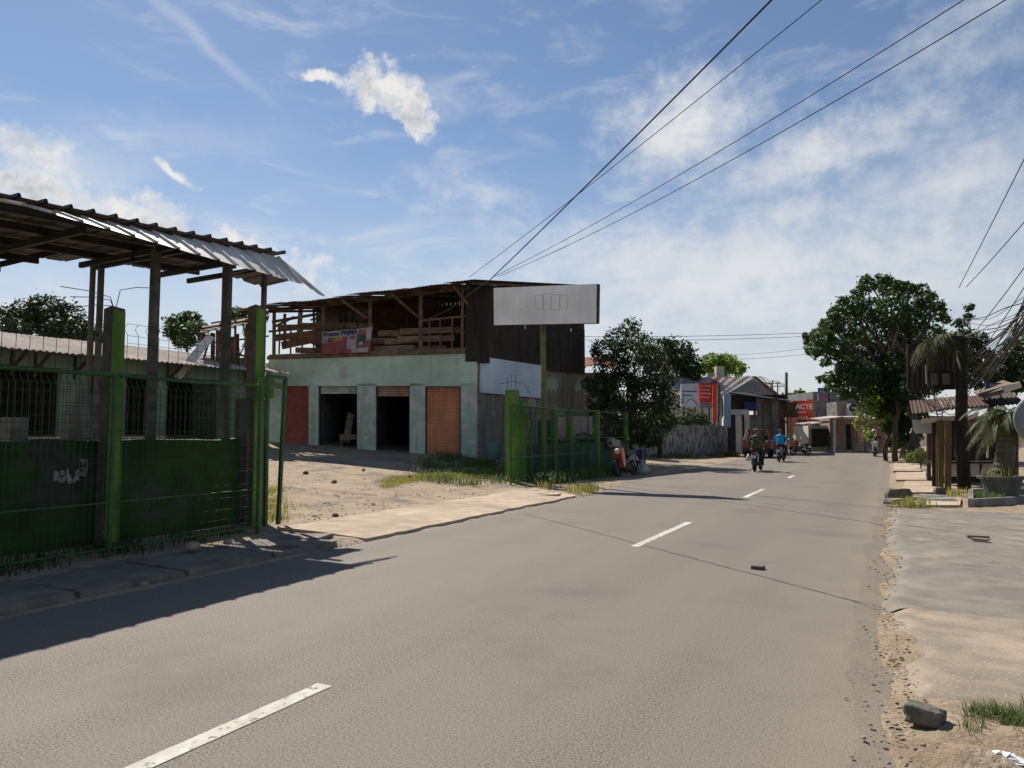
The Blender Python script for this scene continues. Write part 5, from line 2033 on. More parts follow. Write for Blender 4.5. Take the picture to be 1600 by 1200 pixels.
blockpx(1142, 1172, 640, 706, 50.5, .3, 'wall', WHITEP, st, 0)
blockpx(1172, 1226, 648, 706, 51.5, .3, 'wall', BLOCK, st, 0)
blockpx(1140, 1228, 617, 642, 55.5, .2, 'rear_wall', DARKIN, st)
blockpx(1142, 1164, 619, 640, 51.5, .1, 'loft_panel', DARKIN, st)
blockpx(1164, 1184, 628, 640, 51, .1, 'loft_panel', BLUE, st)
blockpx(1184, 1205, 622, 690, 51, .1, 'loft_panel', BLOCK, st)
blockpx(1206, 1217, 622, 660, 50.4, .08, 'shutter_panel', CONC, st)
blockpx(1218, 1228, 625, 700, 50.6, .08, 'loft_panel', WOODD, st)
blockpx(1150, 1161, 650, 706, 50.4, .08, 'door', WHITEP, st, 0)
blockpx(1143, 1150, 648, 706, 50.3, .08, 'door_frame', BLACK, st, 0)
blockpx(1161, 1164, 648, 706, 50.3, .08, 'door_frame', BLACK, st, 0)
for px in (1140, 1192, 1205, 1218, 1230):
    p0, p1 = at(px, 705, 50.1), at(px, 620 + (px - 1140) * .1, 50.1)
    MB().bar((p0.x, p0.y, 0), p1, .09, .09).build('post', WOODD, st)
MB().bar(at(1219, 640, 50), at(1229, 662, 50), .12, .05).build('brace', WOOD, st)
blockpx(1133, 1143, 655, 712, 47.2, .3, 'side_board', BLACK, st, 0)

# ================================================================== far end of the street
r = empty('phone_shop', at(1256, 700, 62), 'red and orange fronted little shop at the end of the street', 'shop')
blockpx(1228, 1248, 628, 652, 60, .4, 'awning', RUST, r)
blockpx(1240, 1262, 626, 650, 60.5, .3, 'sign', RED, r)
blockpx(1262, 1272, 624, 660, 60.6, .3, 'sign_wing', ORANGE, r)
blockpx(1232, 1272, 650, 704, 62, 3, 'wall', BEIGE, r, 0)
blockpx(1246, 1262, 655, 672, 60.3, .2, 'board', M('faded_red', (0.3, 0.12, 0.1)), r)
for px in (1236, 1250, 1262, 1271):
    p0, p1 = at(px, 704, 60.4), at(px, 652, 60.4)
    MB().bar((p0.x, p0.y, 0), p1, .12, .12).build('post', WHITEP if px > 1260 else OCHRE, r)
a = at(1241, 639, 60.3)
text_into('ACTE', a - FWD * .3, RGT, UP, .42, WHITEPL, 'lettering', r, off=.02, bold=.02)
text_into('ponsel', at(1244, 645, 60.3) - FWD * .3, RGT, UP, .2, WHITEPL, 'lettering', r, off=.02)
r = empty('block_building', at(1305, 700, 82), 'plain grey windowless block rising behind the end shops', 'building')
blockpx(1273, 1312, 612, 706, 82, 8, 'wall', BLOCK, r, 0)
blockpx(1312, 1345, 616, 706, 84, 8, 'wall', M('grey_block_dark', (0.15, 0.155, 0.16)), r, 0)
for i in range(3):
    blockpx(1274, 1312, 622 + 18 * i, 623.2 + 18 * i, 81.9, .1, 'string_course', CONC, r)
blockpx(1276, 1282, 640, 652, 81.9, .1, 'window', GLASS, r)
blockpx(1290, 1296, 640, 652, 81.9, .1, 'window', GLASS, r)
r = empty('blue_sign', at(1288, 610, 70), 'dark blue sign board with a red stripe hung high at the street end', 'sign')
blockpx(1279, 1296, 606, 614, 70, .2, 'face', BLUE, r)
blockpx(1279, 1294, 616, 626, 70.1, .2, 'lower_face', M('mauve_board', (0.22, 0.12, 0.18)), r)
p0 = at(1295, 700, 70.3)
MB().bar((p0.x, p0.y, 0), at(1295, 606, 70.3), .15, .15).build('leg', STEELD, r)
text_into('CELL', at(1281, 613, 69.9), RGT, UP, .3, WHITEPL, 'lettering', r, off=.02)

bs_ = empty('beige_shop', at(1325, 706, 57), 'beige shop with a thin awning facing up the street', 'shop')
blockpx(1298, 1388, 654, 706, 57, 4, 'wall', BEIGE, bs_, 0)
blockpx(1264, 1300, 665, 706, 57.5, 3, 'side_wall', CREAM, bs_, 0)
for (x0, y0, x1, y1, d0) in ((1286, 656, 1318, 652, 54.5), (1316, 653, 1388, 652, 54.6), (1262, 664, 1305, 660, 54.8)):
    a, b_ = at(x0, y0, d0), at(x1, y1, d0)
    MB().hexa([a, b_, b_ + FWD * 2.4 + UP * .1, a + FWD * 2.4 + UP * .1, a + UP * .07, b_ + UP * .07, b_ + FWD * 2.4 + UP * .17, a + FWD * 2.4 + UP * .17]).build('awning', ROOFG, bs_)
for (x0, x1, y0, y1, m_, nm) in ((1324, 1331, 663, 702, DARKIN, 'door'), (1340, 1356, 664, 690, SHUTP, 'window_board'), (1359, 1382, 664, 698, M('rust_shutter', (0.3, 0.16, 0.1)), 'shutter'), (1300, 1320, 662, 700, M('shop_shutter', (0.33, 0.24, 0.19)), 'shutter'), (1268, 1296, 670, 698, DARKIN, 'bay')):
    blockpx(x0, x1, y0, y1, 56.9, .15, nm, m_, bs_)
for px in (1304, 1333, 1352):
    p0, p1 = at(px, 706, 54.8), at(px, 655, 54.8)
    MB().bar((p0.x, p0.y, 0), p1, .14, .14).build('post', WHITEP if px == 1304 else WOOD, bs_)
blockpx(1308, 1324, 628, 654, 62, 2, 'upper_block', CONC, bs_)
blockpx(1326, 1333, 634, 654, 61.5, .5, 'upper_block', WHITEP, bs_)
blockpx(1333, 1350, 630, 654, 63, 2, 'upper_block', BLOCK, bs_)
rs_ = empty('round_sign', at(1333, 637, 60), 'round black sign on a post above the beige shop awning', 'sign')
c = at(1333, 637, 60)
MB().lathe(c, [(.36, -.05), (.38, 0), (.36, .05)], 20, axis=-FWD).build('disc', BLACK, rs_)
MB().bar(c + FWD * .06, (c.x - .02, c.y + .06, 3.0), .07, .07).build('post', STEELD, rs_)
text_into('TOKO', c - RGT * .26 - UP * .08, RGT, UP, .16, WHITEPL, 'lettering', rs_, off=.06)
# thin street poles on the skyline
for q, (px, py, d) in enumerate(((1228.5, 582, 66), (1207, 594, 72), (1215, 599, 76))):
    b, t = at(px, 700, d), at(px, py, d)
    r = empty('street_pole', (b.x, b.y, 0), ['tall dark bare pole on the skyline at the street end', 'thin pole among the palms, the taller one', 'thin pole with a crossarm right of the palms'][q], 'pole', 'thin poles on the skyline')
    MB().tube([(b.x, b.y, 0), t], .12, 8, rs=[.17, .13] if q == 0 else [.09, .07]).build('shaft', STEELD, r, smooth=True)
    MB().box(t - UP * .3, (1.4 if q else .3, .08, .08), (RGT, FWD, UP)).build('crossarm', STEELD, r)
b = at(1300, 690, 100)
cl = clumps_px([(1236, 622, 9), (1248, 618, 9), (1258, 622, 8), (1225, 622, 8), (1268, 620, 6)], 95, 8, 2)
bb = at(1245, 690, 95)
tree('broadleaf_tree', 'low brownish trees beyond the red-fronted shop', (bb.x, bb.y, 0), cl, 1200, .5, LEAFO, .2, 44)

# ================================================================== motorbikes and riders
def copy_thing(root, loc, rz):
    r = root.copy()
    COL.objects.link(r)
    r.location = loc
    r.rotation_euler = (0, 0, rz)
    for ch in list(root.children):
        c = ch.copy()
        COL.objects.link(c)
        c.parent = r
        for g in list(ch.children):
            d = g.copy()
            COL.objects.link(d)
            d.parent = c
    return r


def motorbike(name, label, loc, rz, paint, accent, lean=0.0, steer=0.0, scooter=False):
    """small step-through motorbike, nose towards local +Y, wheels on local z = 0"""
    root = empty(name, loc, label, 'motorbike', 'motorbikes')
    WL[root.name] = Vector((0, 0, 0))
    root.rotation_euler = (0, lean, rz)

    def b(mb, nm, mat, parent=root, smooth=False):
        return mb.build(nm, mat, parent, local=True, smooth=smooth)
    X = Vector((1, 0, 0))
    for y in (.62, -.60):
        c = Vector((0, y, .29))
        w = MB()
        prof = []
        for i in range(13):
            t = 2 * math.pi * i / 12
            prof.append((.245 + .045 * math.cos(t), .045 * math.sin(t)))
        w.lathe(c, prof, 24, axis=X, closed=False)
        wo = b(w, 'wheel', RUBBER, smooth=True)
        rm = MB()
        rm.lathe(c, [(.19, -.03), (.215, -.02), (.215, .02), (.19, .03)], 24, axis=X, closed=False)
        for k in range(6):
            t = 6.283 * k / 6
            rm.bar(c, c + Vector((0, math.cos(t), math.sin(t))) * .2, .02, .03)
        rm.lathe(c, [(.04, -.06), (.05, 0), (.04, .06)], 10, axis=X)
        b(rm, 'rim', STEEL, wo)
    # fork, front fairing, leg shield
    f = MB()
    for s in (-1, 1):
        f.tube([(s * .07, .62, .29), (s * .07, .45, .75)], .022, 7)
    b(f, 'fork', STEEL)
    mg = MB()
    pts = []
    for i in range(9):
        t = math.radians(15 + 16 * i)
        pts.append((math.cos(t) * .32, math.sin(t) * .32))
    for i in range(8):
        (y0, z0), (y1, z1) = pts[i], pts[i + 1]
        mg.hexa([(-.06, .62 + y0, .29 + z0), (.06, .62 + y0, .29 + z0), (.06, .62 + y1, .29 + z1), (-.06, .62 + y1, .29 + z1), (-.05, .62 + y0 * 1.05, .29 + z0 * 1.05), (.05, .62 + y0 * 1.05, .29 + z0 * 1.05), (.05, .62 + y1 * 1.05, .29 + z1 * 1.05), (-.05, .62 + y1 * 1.05, .29 + z1 * 1.05)])
    b(mg, 'front_mudguard', paint)
    sh = MB()
    sh.prism([(0, .56, .80), (0, .50, .98), (0, .36, 1.0), (0, .30, .80), (0, .30, .38), (0, .40, .30), (0, .46, .45)], (.17, 0, 0))
    sh.prism([(0, .56, .80), (0, .50, .98), (0, .36, 1.0), (0, .30, .80), (0, .30, .38), (0, .40, .30), (0, .46, .45)], (-.17, 0, 0))
    b(sh, 'leg_shield', accent)
    hl = MB()
    hl.lathe((0, .53, .88), [(.10, -.05), (.10, .02), (.07, .05), (0.01, .06)], 16, axis=Vector((0, 1, .15)).normalized())
    b(hl, 'headlight', WHITEPL, smooth=True)
    # body, engine, seat, tail
    bd = MB()
    prof = [(.34, .42, .10), (.10, .42, .12), (-.15, .52, .15), (-.45, .62, .14), (-.72, .70, .09)]
    top = [(.34, .56), (.10, .58), (-.15, .70), (-.45, .76), (-.72, .80)]
    vs = []
    for (y, z, w), (_, zt_) in zip(prof, top):
        vs += [(-w, y, z), (w, y, z), (w * .8, y, zt_), (-w * .8, y, zt_)]
    fs = []
    for i in range(4):
        for q in range(4):
            fs.append((i * 4 + q, i * 4 + (q + 1) % 4, (i + 1) * 4 + (q + 1) % 4, (i + 1) * 4 + q))
    fs += [(3, 2, 1, 0), (16, 17, 18, 19)]
    bd.add(vs, fs)
    b(bd, 'body', paint)
    en = MB()
    en.box((0, -.02, .33), (.24, .42, .20))
    en.box((0, .18, .36), (.16, .2, .14))
    en.tube([(.13, .1, .27), (.16, -.2, .24), (.17, -.55, .30), (.17, -.78, .36)], .04, 8)
    b(en, 'engine', STEELD)
    stt = MB()
    stt.hexa([(-.12, .02, .70), (.12, .02, .70), (.13, -.66, .80), (-.13, -.66, .80), (-.10, .02, .76), (.10, .02, .76), (.11, -.66, .87), (-.11, -.66, .87)])
    b(stt, 'seat', BLACK)
    rk = MB()
    for s in (-1, 1):
        rk.tube([(s * .1, -.5, .84), (s * .11, -.85, .9), (0, -.92, .9)], .012, 6)
    b(rk, 'grab_rail', STEEL)
    tl = MB()
    tl.box((0, -.76, .74), (.16, .06, .09))
    b(tl, 'tail_light', TAIL)
    rf = MB()
    rf.hexa([(-.07, -.70, .62), (.07, -.70, .62), (.07, -.72, .62), (-.07, -.72, .62), (-.06, -.92, .30), (.06, -.92, .30), (.06, -.94, .30), (-.06, -.94, .30)])
    b(rf, 'rear_mudguard', BLACK)
    pl = MB()
    pl.box((0, -.80, .60), (.22, .012, .11))
    b(pl, 'number_plate', WHITEPL)
    for s in (-1, 1):
        shk_ = MB()
        shk_.tube([(s * .11, -.58, .34), (s * .11, -.42, .66)], .028, 7)
        b(shk_, 'shock_absorber', CHROME)
    hb = MB()
    hb.tube([(-.34, .28, 1.02), (-.15, .38, 1.04), (.15, .38, 1.04), (.34, .28, 1.02)], .018, 7)
    b(hb, 'handlebar', BLACK)
    for s in (-1, 1):
        mr = MB()
        mr.tube([(s * .24, .33, 1.03), (s * .30, .34, 1.16)], .007, 5)
        mr.lathe((s * .33, .34, 1.20), [(.02, -.03), (.055, -.01), (.06, .01)], 12, axis=Vector((0, -1, .1)).normalized())
        mo = b(mr, 'mirror', BLACK)
        gl = MB()
        gl.lathe((s * .33, .328, 1.201), [(.05, 0), (.05, .004)], 12, axis=Vector((0, -1, .1)).normalized())
        b(gl, 'glass', MIRROR, mo)
    sd = MB()
    sd.tube([(-.10, -.05, .30), (-.26, -.1, .01)], .012, 6)
    b(sd, 'side_stand', STEEL)
    return root


def rider(name, label, loc, rz, shirt, trousers, skin, hat, helmet, hair_bag=None, broad=1.0):
    """person astride, one continuous skinned body; local frame as the motorbike's"""
    root = empty(name, loc, label, 'person')
    WL[root.name] = Vector((0, 0, 0))
    root.rotation_euler = (0, 0, rz)
    V = []
    E = []
    R = []

    def v(p, r, par=None):
        V.append(p)
        R.append(r)
        if par is not None:
            E.append((par, len(V) - 1))
        return len(V) - 1
    B = broad
    pel = v((0, -.22, .92), (.17 * B, .14))
    w = v((0, -.19, 1.06), (.155 * B, .12), pel)
    ch = v((0, -.13, 1.24), (.19 * B, .13), w)
    sh = v((0, -.10, 1.36), (.15 * B, .10), ch)
    nk = v((0, -.08, 1.45), (.06, .06), sh)
    hd = v((0, -.06, 1.54), (.082, .095), nk)
    v((0, -.05, 1.64), (.078, .09), hd)
    for s in (-1, 1):
        a = v((s * .19 * B, -.09, 1.36), (.07, .07), sh)
        a = v((s * .27 * B, .0, 1.20), (.056, .056), a)
        a = v((s * .31, .10, 1.07), (.046, .046), a)
        a = v((s * .30, .25, 1.05), (.036, .036), a)
        a = v((s * .29, .31, 1.05), (.042, .032), a)
        h = v((s * .11, -.14, .88), (.105, .105), pel)
        h = v((s * .20, .12, .80), (.085, .085), h)
        h = v((s * .20, .22, .72), (.072, .072), h)
        h = v((s * .18, .14, .50), (.058, .058), h)
        h = v((s * .18, .08, .32), (.045, .045), h)
        h = v((s * .19, .16, .27), (.045, .035), h)
        v((s * .19, .26, .26), (.038, .028), h)
    me = bpy.data.meshes.new('body')
    me.from_pydata(V, E, [])
    ob = bpy.data.objects.new('body_cage', me)
    COL.objects.link(ob)
    ob.modifiers.new('Skin', 'SKIN')
    ob.modifiers.new('Sub', 'SUBSURF').levels = 2
    for i, d in enumerate(me.skin_vertices[0].data):
        d.radius = R[i]
        d.use_root = i == 0
    dg = bpy.context.evaluated_depsgraph_get()
    m2 = bpy.data.meshes.new_from_object(ob.evaluated_get(dg))
    bpy.data.objects.remove(ob)
    m2.materials.clear()
    shoe = M('shoe_dark', (0.03, 0.028, 0.025), bump=0)
    for q in (shirt, trousers, skin, shoe):
        m2.materials.append(q)
    for p in m2.polygons:
        c = p.center
        if c.z > 1.43 and abs(c.x) < .13:
            k = 2
        elif c.y > .19 and c.z > .98:
            k = 2
        elif c.z < .31:
            k = 3
        elif c.z < .98 and not (c.z > .93 and c.y < -.05):
            k = 1
        else:
            k = 0
        p.material_index = k
        p.use_smooth = True
    body = bpy.data.objects.new('body', m2)
    COL.objects.link(body)
    body.parent = root
    for s in (-1, 1):            # hands: four curled fingers and a thumb on the grip
        for j in range(4):
            f = MB()
            x = s * (.265 + .022 * j)
            L = (.045, .05, .048, .038)[j]
            f.tube([(x, .30, 1.075), (x, .30 + L * .75, 1.075), (x, .30 + L, 1.05), (x, .30 + L * .7, 1.03)], .0095, 6)
            f.build('finger', skin, root, local=True)
        f = MB()
        f.tube([(s * .262, .285, 1.06), (s * .245, .32, 1.045), (s * .25, .345, 1.03)], .010, 6)
        f.build('thumb', skin, root, local=True)
    # face: nose, eyes, mouth line, ears
    fc = MB()
    fc.add([(-.014, .035, 1.545), (.014, .035, 1.545), (0, .058, 1.55), (0, .03, 1.59)], [(0, 1, 2), (0, 2, 3), (1, 3, 2)])
    fc.build('nose', skin, root, local=True)
    for s in (-1, 1):
        e = MB()
        e.lathe((s * .03, .030, 1.59), [(.010, -.004), (.008, .006)], 8, axis=Vector((0, 1, 0)))
        e.build('eye', BLACK, root, local=True)
        e = MB()
        e.lathe((s * .082, -.055, 1.57), [(.028, -.008), (.028, .006), (.01, .012)], 8, axis=Vector((s, 0, 0)))
        e.build('ear', skin, root, local=True)
    hm = MB()
    if helmet:
        prof = [(.115, -.06), (.128, .0), (.122, .06), (.095, .11), (.05, .14), (.005, .15)]
        hm.lathe((0, -.06, 1.60), prof, 20)
        ho = hm.build('helmet', hat, root, local=True, smooth=True)
        vz = MB()
        vz.box((0, .06, 1.585), (.17, .03, .08))
        vz.build('visor', GLASS, ho, local=True)
    else:
        prof = [(.104, .0), (.108, .03), (.098, .08), (.06, .11), (.005, .12)]
        hm.lathe((0, -.06, 1.60), prof, 18)
        ho = hm.build('cap', hat, root, local=True, smooth=True)
        br = MB()
        br.hexa([(-.09, .02, 1.605), (.09, .02, 1.605), (.07, .14, 1.595), (-.07, .14, 1.595), (-.09, .02, 1.615), (.09, .02, 1.615), (.07, .14, 1.605), (-.07, .14, 1.605)])
        br.build('cap_peak', hat, ho, local=True)
    return root


SKIN = M('brown_skin', (0.26, 0.14, 0.085), (0.22, 0.115, 0.07), rough=0.6, bump=0)
CAMO = M('camouflage_cloth', (0.10, 0.09, 0.06), (0.035, 0.04, 0.028), scale=14, rough=.95, patch=(0.18, 0.15, 0.105), patch_amt=(.56, .60), patch_scale=9)
TEE = M('bright_blue_shirt', (0.03, 0.30, 0.55), (0.025, 0.25, 0.48), rough=.9, scale=8)
JEANS = M('dark_trousers', (0.035, 0.037, 0.045), rough=.95)
JACKET = M('dark_jacket', (0.03, 0.03, 0.033), rough=.8)
PBLK = M('gloss_black_paint', (0.018, 0.018, 0.02), rough=.25, bump=0, coat=.4)
PWHT = M('gloss_white_paint', (0.6, 0.6, 0.6), rough=.25, bump=0, coat=.4)
PORG = M('gloss_orange_paint', (0.55, 0.10, 0.03), rough=.25, bump=0, coat=.4)
PBLU = M('gloss_blue_paint', (0.03, 0.05, 0.16), rough=.25, bump=0, coat=.4)

p = gnd(1184, 736)
motorbike('motorbike', 'black motorbike under the rider in camouflage on the road', p, -.03, PBLK, PBLK)
rider('person', 'rider in camouflage jacket and cap seen from behind on a motorbike', p, -.03, CAMO, JEANS, SKIN, M('camo_cap', (0.16, 0.13, 0.09)), False, broad=1.08)
bag = MB()
bag.lathe(p + Vector((-.30, -.3, .42)), [(.02, .28), (.06, .2), (.11, .1), (.09, 0.01), (.02, 0)], 9)
bag.build('plastic_bag', WHITEPL, None, label='white plastic bag hanging from the camouflage rider\'s motorbike', cat='bag', smooth=True)
p = gnd(1221, 721.5)
motorbike('motorbike', 'scooter with white tail under the rider in the blue shirt', p, -.05, PBLK, PWHT)
rider('person', 'rider in bright blue shirt seen from behind farther up the road', p, -.05, TEE, JEANS, SKIN, M('dark_cap', (0.08, 0.075, 0.07)), False, broad=1.06)
p = gnd(1367, 713.5)
motorbike('motorbike', 'oncoming dark motorbike with a white front mudguard by the trees', p, math.pi + .1, PBLK, PWHT)
rider('person', 'oncoming rider in dark jacket and white helmet beside the trees', p, math.pi + .1, JACKET, JEANS, SKIN, WHITEPL, True)
p = gnd(979, 744, .03)
motorbike('motorbike', 'parked black and orange motorbike leaning at the kerb by the green fence', p, 3.02, PBLK, PORG, lean=.10)
p2 = gnd(997, 736, .03)
cr = empty('plastic_crate', p2, 'dark blue slatted plastic crate beside the parked motorbike', 'crate')
c0_ = Vector((p2.x, p2.y, .0))
CRB = M('crate_blue', (0.035, 0.03, 0.16), rough=.5, bump=0)
for i in range(5):
    for (dx, dy, sx, sy) in ((0, -.22, .44, .02), (0, .22, .44, .02), (-.22, 0, .02, .44), (.22, 0, .02, .44)):
        MB().box(c0_ + Vector((dx, dy, .42 + .1 * i)), (sx, sy, .075)).build('slat', CRB, cr)
MB().box(c0_ + UP * .36, (.44, .44, .03)).build('floor', CRB, cr)
for (dx, dy) in ((-.22, -.22), (.22, -.22), (-.22, .22), (.22, .22)):
    MB().box(c0_ + Vector((dx, dy, .45)), (.04, .04, .9)).build('leg', STEELD, cr)
for q, (px, py, r_, lb) in enumerate(((1004, 741, .23, 'knotted white rubbish bag at the kerb behind the parked motorbike'), (1012, 740, .16, 'small white rubbish bag beyond the bigger one'))):
    p3 = gnd(px, py, .03)
    mb = MB()
    mb.lathe(p3, [(r_ * .6, 0), (r_, r_ * .5), (r_ * .85, r_ * 1.2), (r_ * .35, r_ * 1.7), (r_ * .08, r_ * 1.8), (r_ * .3, r_ * 2.1)], 14)
    mb.v = [(x + .05 * math.sin(z * 37 + y * 41), y + .05 * math.sin(z * 33 + x * 39), z + .03 * math.sin(x * 51 + y * 47)) for x, y, z in mb.v]
    mb.build('rubbish_bag', M('thin_white_plastic', (0.5, 0.5, 0.49), rough=.4, trans=.2, bump=.1), None, label=lb, cat='bag', group='rubbish bags', smooth=True)

# ---- old pickup parked by the stall
tp = gnd(1180, 716)
tk = empty('pickup_truck', (tp.x - .1, tp.y + 2.0, 0), 'old red-brown pickup parked at the far kerb with its open bed toward us', 'pickup')
WL[tk.name] = Vector((0, 0, 0))
tk.rotation_euler = (0, 0, .10)
TRED = M('rusty_red_paint', (0.20, 0.075, 0.055), (0.13, 0.05, 0.04), rough=.5, scale=5)


def tb(mb, nm, mat, parent=None):
    return mb.build(nm, mat, parent or tk, local=True)


mb = MB()
mb.box((0, -.9, .62), (1.55, 2.1, .10))
for s in (-1, 1):
    mb.box((s * .78, -.9, .86), (.05, 2.1, .42))
mb.box((0, .13, .86), (1.55, .05, .42))
tb(mb, 'bed', TRED)
mb = MB()
mb.box((0, -1.97, .84), (1.55, .05, .40))
mb.box((0, -2.0, .84), (1.3, .02, .22))
tb(mb, 'tailgate', TRED)
mb = MB()
y0, y1, y2, y3 = .2, .45, 1.25, 1.75
for (za, zb, ya, yb) in ((.5, 1.0, y0, 2.3),):
    mb.box((0, (ya + yb) / 2, (za + zb) / 2), (1.56, yb - ya, zb - za))
mb.box((0, .85, 1.66), (1.24, .75, .05))
for s in (-1, 1):
    mb.bar((s * .74, .24, 1.0), (s * .61, .50, 1.66), .07, .07)
    mb.bar((s * .74, 1.8, 1.0), (s * .61, 1.2, 1.66), .06, .06)
    mb.bar((s * .75, .95, 1.0), (s * .62, .9, 1.66), .06, .06)
mb.bar((-.72, .25, 1.03), (.72, .25, 1.03), .06, .1)
tb(mb, 'cab', TRED)
mb = MB()
mb.hexa([(-.70, .25, 1.05), (.70, .25, 1.05), (.70, .27, 1.05), (-.70, .27, 1.05), (-.58, .50, 1.62), (.58, .50, 1.62), (.58, .52, 1.62), (-.58, .52, 1.62)])
gm = bpy.data.materials.new('clear_glass')
gm.use_nodes = True
gb_ = gm.node_tree.nodes['Principled BSDF']
gb_.inputs['Base Color'].default_value = (.85, .88, .86, 1)
gb_.inputs['Transmission Weight'].default_value = 1.0
gb_.inputs['Roughness'].default_value = .03
gb_.inputs['IOR'].default_value = 1.05
tb(mb, 'rear_window', gm)
for s in (-1, 1):
    mb = MB()
    mb.box((s * .3, .75, 1.05), (.45, .14, .5))
    tb(mb, 'seat', WOODD)
    mb = MB()
    mb.box((s * .68, -2.01, .78), (.12, .04, .22))
    tb(mb, 'tail_light', TAIL)
    for y in (-1.2, 1.6):
        c = Vector((s * .68, y, .31))
        mb = MB()
        prof = [(.19, -.09), (.29, -.09), (.31, -.06), (.31, .06), (.29, .09), (.19, .09)]
        mb.lathe(c, prof, 22, axis=Vector((1, 0, 0)), closed=False)
        wo = tb(mb, 'wheel', RUBBER)
        mb = MB()
        mb.lathe(c, [(.19, -.07), (.05, -.05), (.04, .05), (.19, .07)], 16, axis=Vector((1, 0, 0)))
        tb(mb, 'rim', STEEL, wo)
mb = MB()
mb.box((0, -2.08, .48), (1.5, .08, .13))
tb(mb, 'bumper', STEELD)
# hoop over the bed as in the photograph: a frame standing at the cab
mb = MB()
for s in (-1, 1):
    mb.bar((s * .76, -1.9, 1.05), (s * .58, -1.55, 1.72), .05, .05)
mb.bar((-.58, -1.55, 1.72), (.58, -1.55, 1.72), .05, .05)
mb.bar((-.76, -1.9, 1.07), (.76, -1.9, 1.07), .05, .05)
tb(mb, 'bed_hoop', M('pale_red_tube', (0.34, 0.2, 0.16)))
# parked bike and small van before the end shops
p = gnd(1250, 712)
motorbike('motorbike', 'dark red motorbike parked before the red-fronted shop', p, .9, PBLK, M('gloss_dark_red', (0.25, 0.04, 0.03), rough=.3, bump=0), lean=.1)
# ================================================================== the right-hand side: trees, hut, pole, palm
BT = 40.0
lob = [(1335, 478, 20), (1355, 445, 15), (1385, 448, 20), (1412, 455, 20), (1445, 470, 20), (1462, 490, 18), (1310, 490, 18), (1300, 510, 20), (1330, 510, 26), (1360, 485, 26), (1395, 485, 28), (1425, 500, 28), (1285, 530, 20),
       (1268, 528, 11), (1270, 545, 14), (1305, 545, 24), (1340, 545, 30), (1380, 525, 34), (1420, 540, 34), (1455, 525, 24), (1325, 575, 22), (1350, 585, 28), (1385, 575, 36), (1425, 585, 36), (1295, 590, 12), (1305, 600, 16),
       (1330, 605, 20), (1360, 620, 26), (1395, 620, 34), (1420, 635, 30), (1460, 560, 24), (1450, 600, 26), (1378, 645, 16), (1404, 662, 22), (1420, 680, 20), (1432, 650, 20), (1398, 690, 14), (1345, 600, 18), (1370, 600, 24)]
lob = [(a_, b_, c_ * .86) for a_, b_, c_ in lob] + [(1353, 437, 9), (1383, 438, 10), (1408, 447, 10), (1440, 452, 10), (1468, 478, 9), (1340, 460, 11), (1318, 470, 9), (1290, 505, 9), (1276, 520, 9), (1262, 532, 8),
                                                    (1258, 524, 5), (1275, 552, 9), (1290, 566, 8), (1281, 592, 6), (1294, 606, 7), (1316, 618, 8), (1372, 432, 5), (1425, 450, 7), (1455, 462, 7), (1478, 500, 7)]
cl = clumps_px(lob, BT, 11, 2.2)
b = gnd(1412, 717)
tree('broadleaf_tree', 'big spreading tree leaning over the road end, its lobed crown the tallest here', (b.x, b.y, 0), cl, 34000, .21, LEAF, .30, 51, extra=(clumps_px([(1352, 645, 17), (1346, 662, 13), (1362, 628, 16), (1358, 680, 10), (1378, 655, 16)], 38.5, 3, 1.2), 520, LEAFY), trunk_top=at(1400, 600, BT))
for q, (px, w, d) in enumerate(((1384, .12, 39.0), (1398, .16, 38.0), (1422, .22, 36.5), (1432, .18, 36))):
    b = gnd(px, 717 + 3 * (q > 1), 0)
    b = at(px, 700, d)
    rng = np.random.default_rng(60 + q)
    cl = clumps_px([(px - 4, 610, 16), (px + 6, 590, 16), (px, 632, 13)], d, 60 + q, .8)
    tree('broadleaf_tree', ['slimmest trunk of the kerb row, just beside the oncoming riders', 'dark slim trunk wrapped in creeper next to the slimmest one', 'thick dark trunk nearest the hut roof, ribbed bark', 'dark trunk touching the hut, last of the kerb row'][q],
         (b.x, b.y, 0), cl, 700, .24, LEAFD, w, 61 + q, group='trunks along the near kerb')
cl = clumps_px([(1378, 640, 14), (1358, 640, 10), (1366, 615, 14), (1395, 692, 9), (1388, 668, 10), (1405, 690, 10), (1410, 660, 14)], 39.5, 9, .8)
b = at(1385, 716, 39.5)
tree('climbing_shrub', 'sunlit creeper and shrub growing up the kerbside trunks', (b.x, b.y, 0), cl, 2600, .17, LEAF, .05, 71, cat='shrub')
cl = clumps_px([(1500, 528, 16), (1515, 548, 20), (1535, 565, 22), (1560, 575, 22), (1590, 560, 28), (1595, 590, 26), (1545, 595, 24), (1510, 580, 22), (1475, 560, 20), (1490, 555, 18), (1575, 600, 22), (1530, 530, 14), (1610, 540, 30), (1514, 480, 7), (1513, 495, 7), (1500, 505, 9)], 31, 13, 1.2)
b = at(1555, 700, 31)
tree('broadleaf_tree', 'ragged tree behind the hut and the tangle of cables', (b.x, b.y, 0), cl, 8500, .19, LEAFD, .18, 52)

# ---- low hut (food stall)
YV = Vector((0, 1, 0))
HX = 1.9
hut = empty('food_stall', at(1520, 760, 23), 'low shuttered street stall of boards under a tin awning behind the potted palm', 'stall')


def hp(px, py, d=21.5):
    return at(px, py, d)


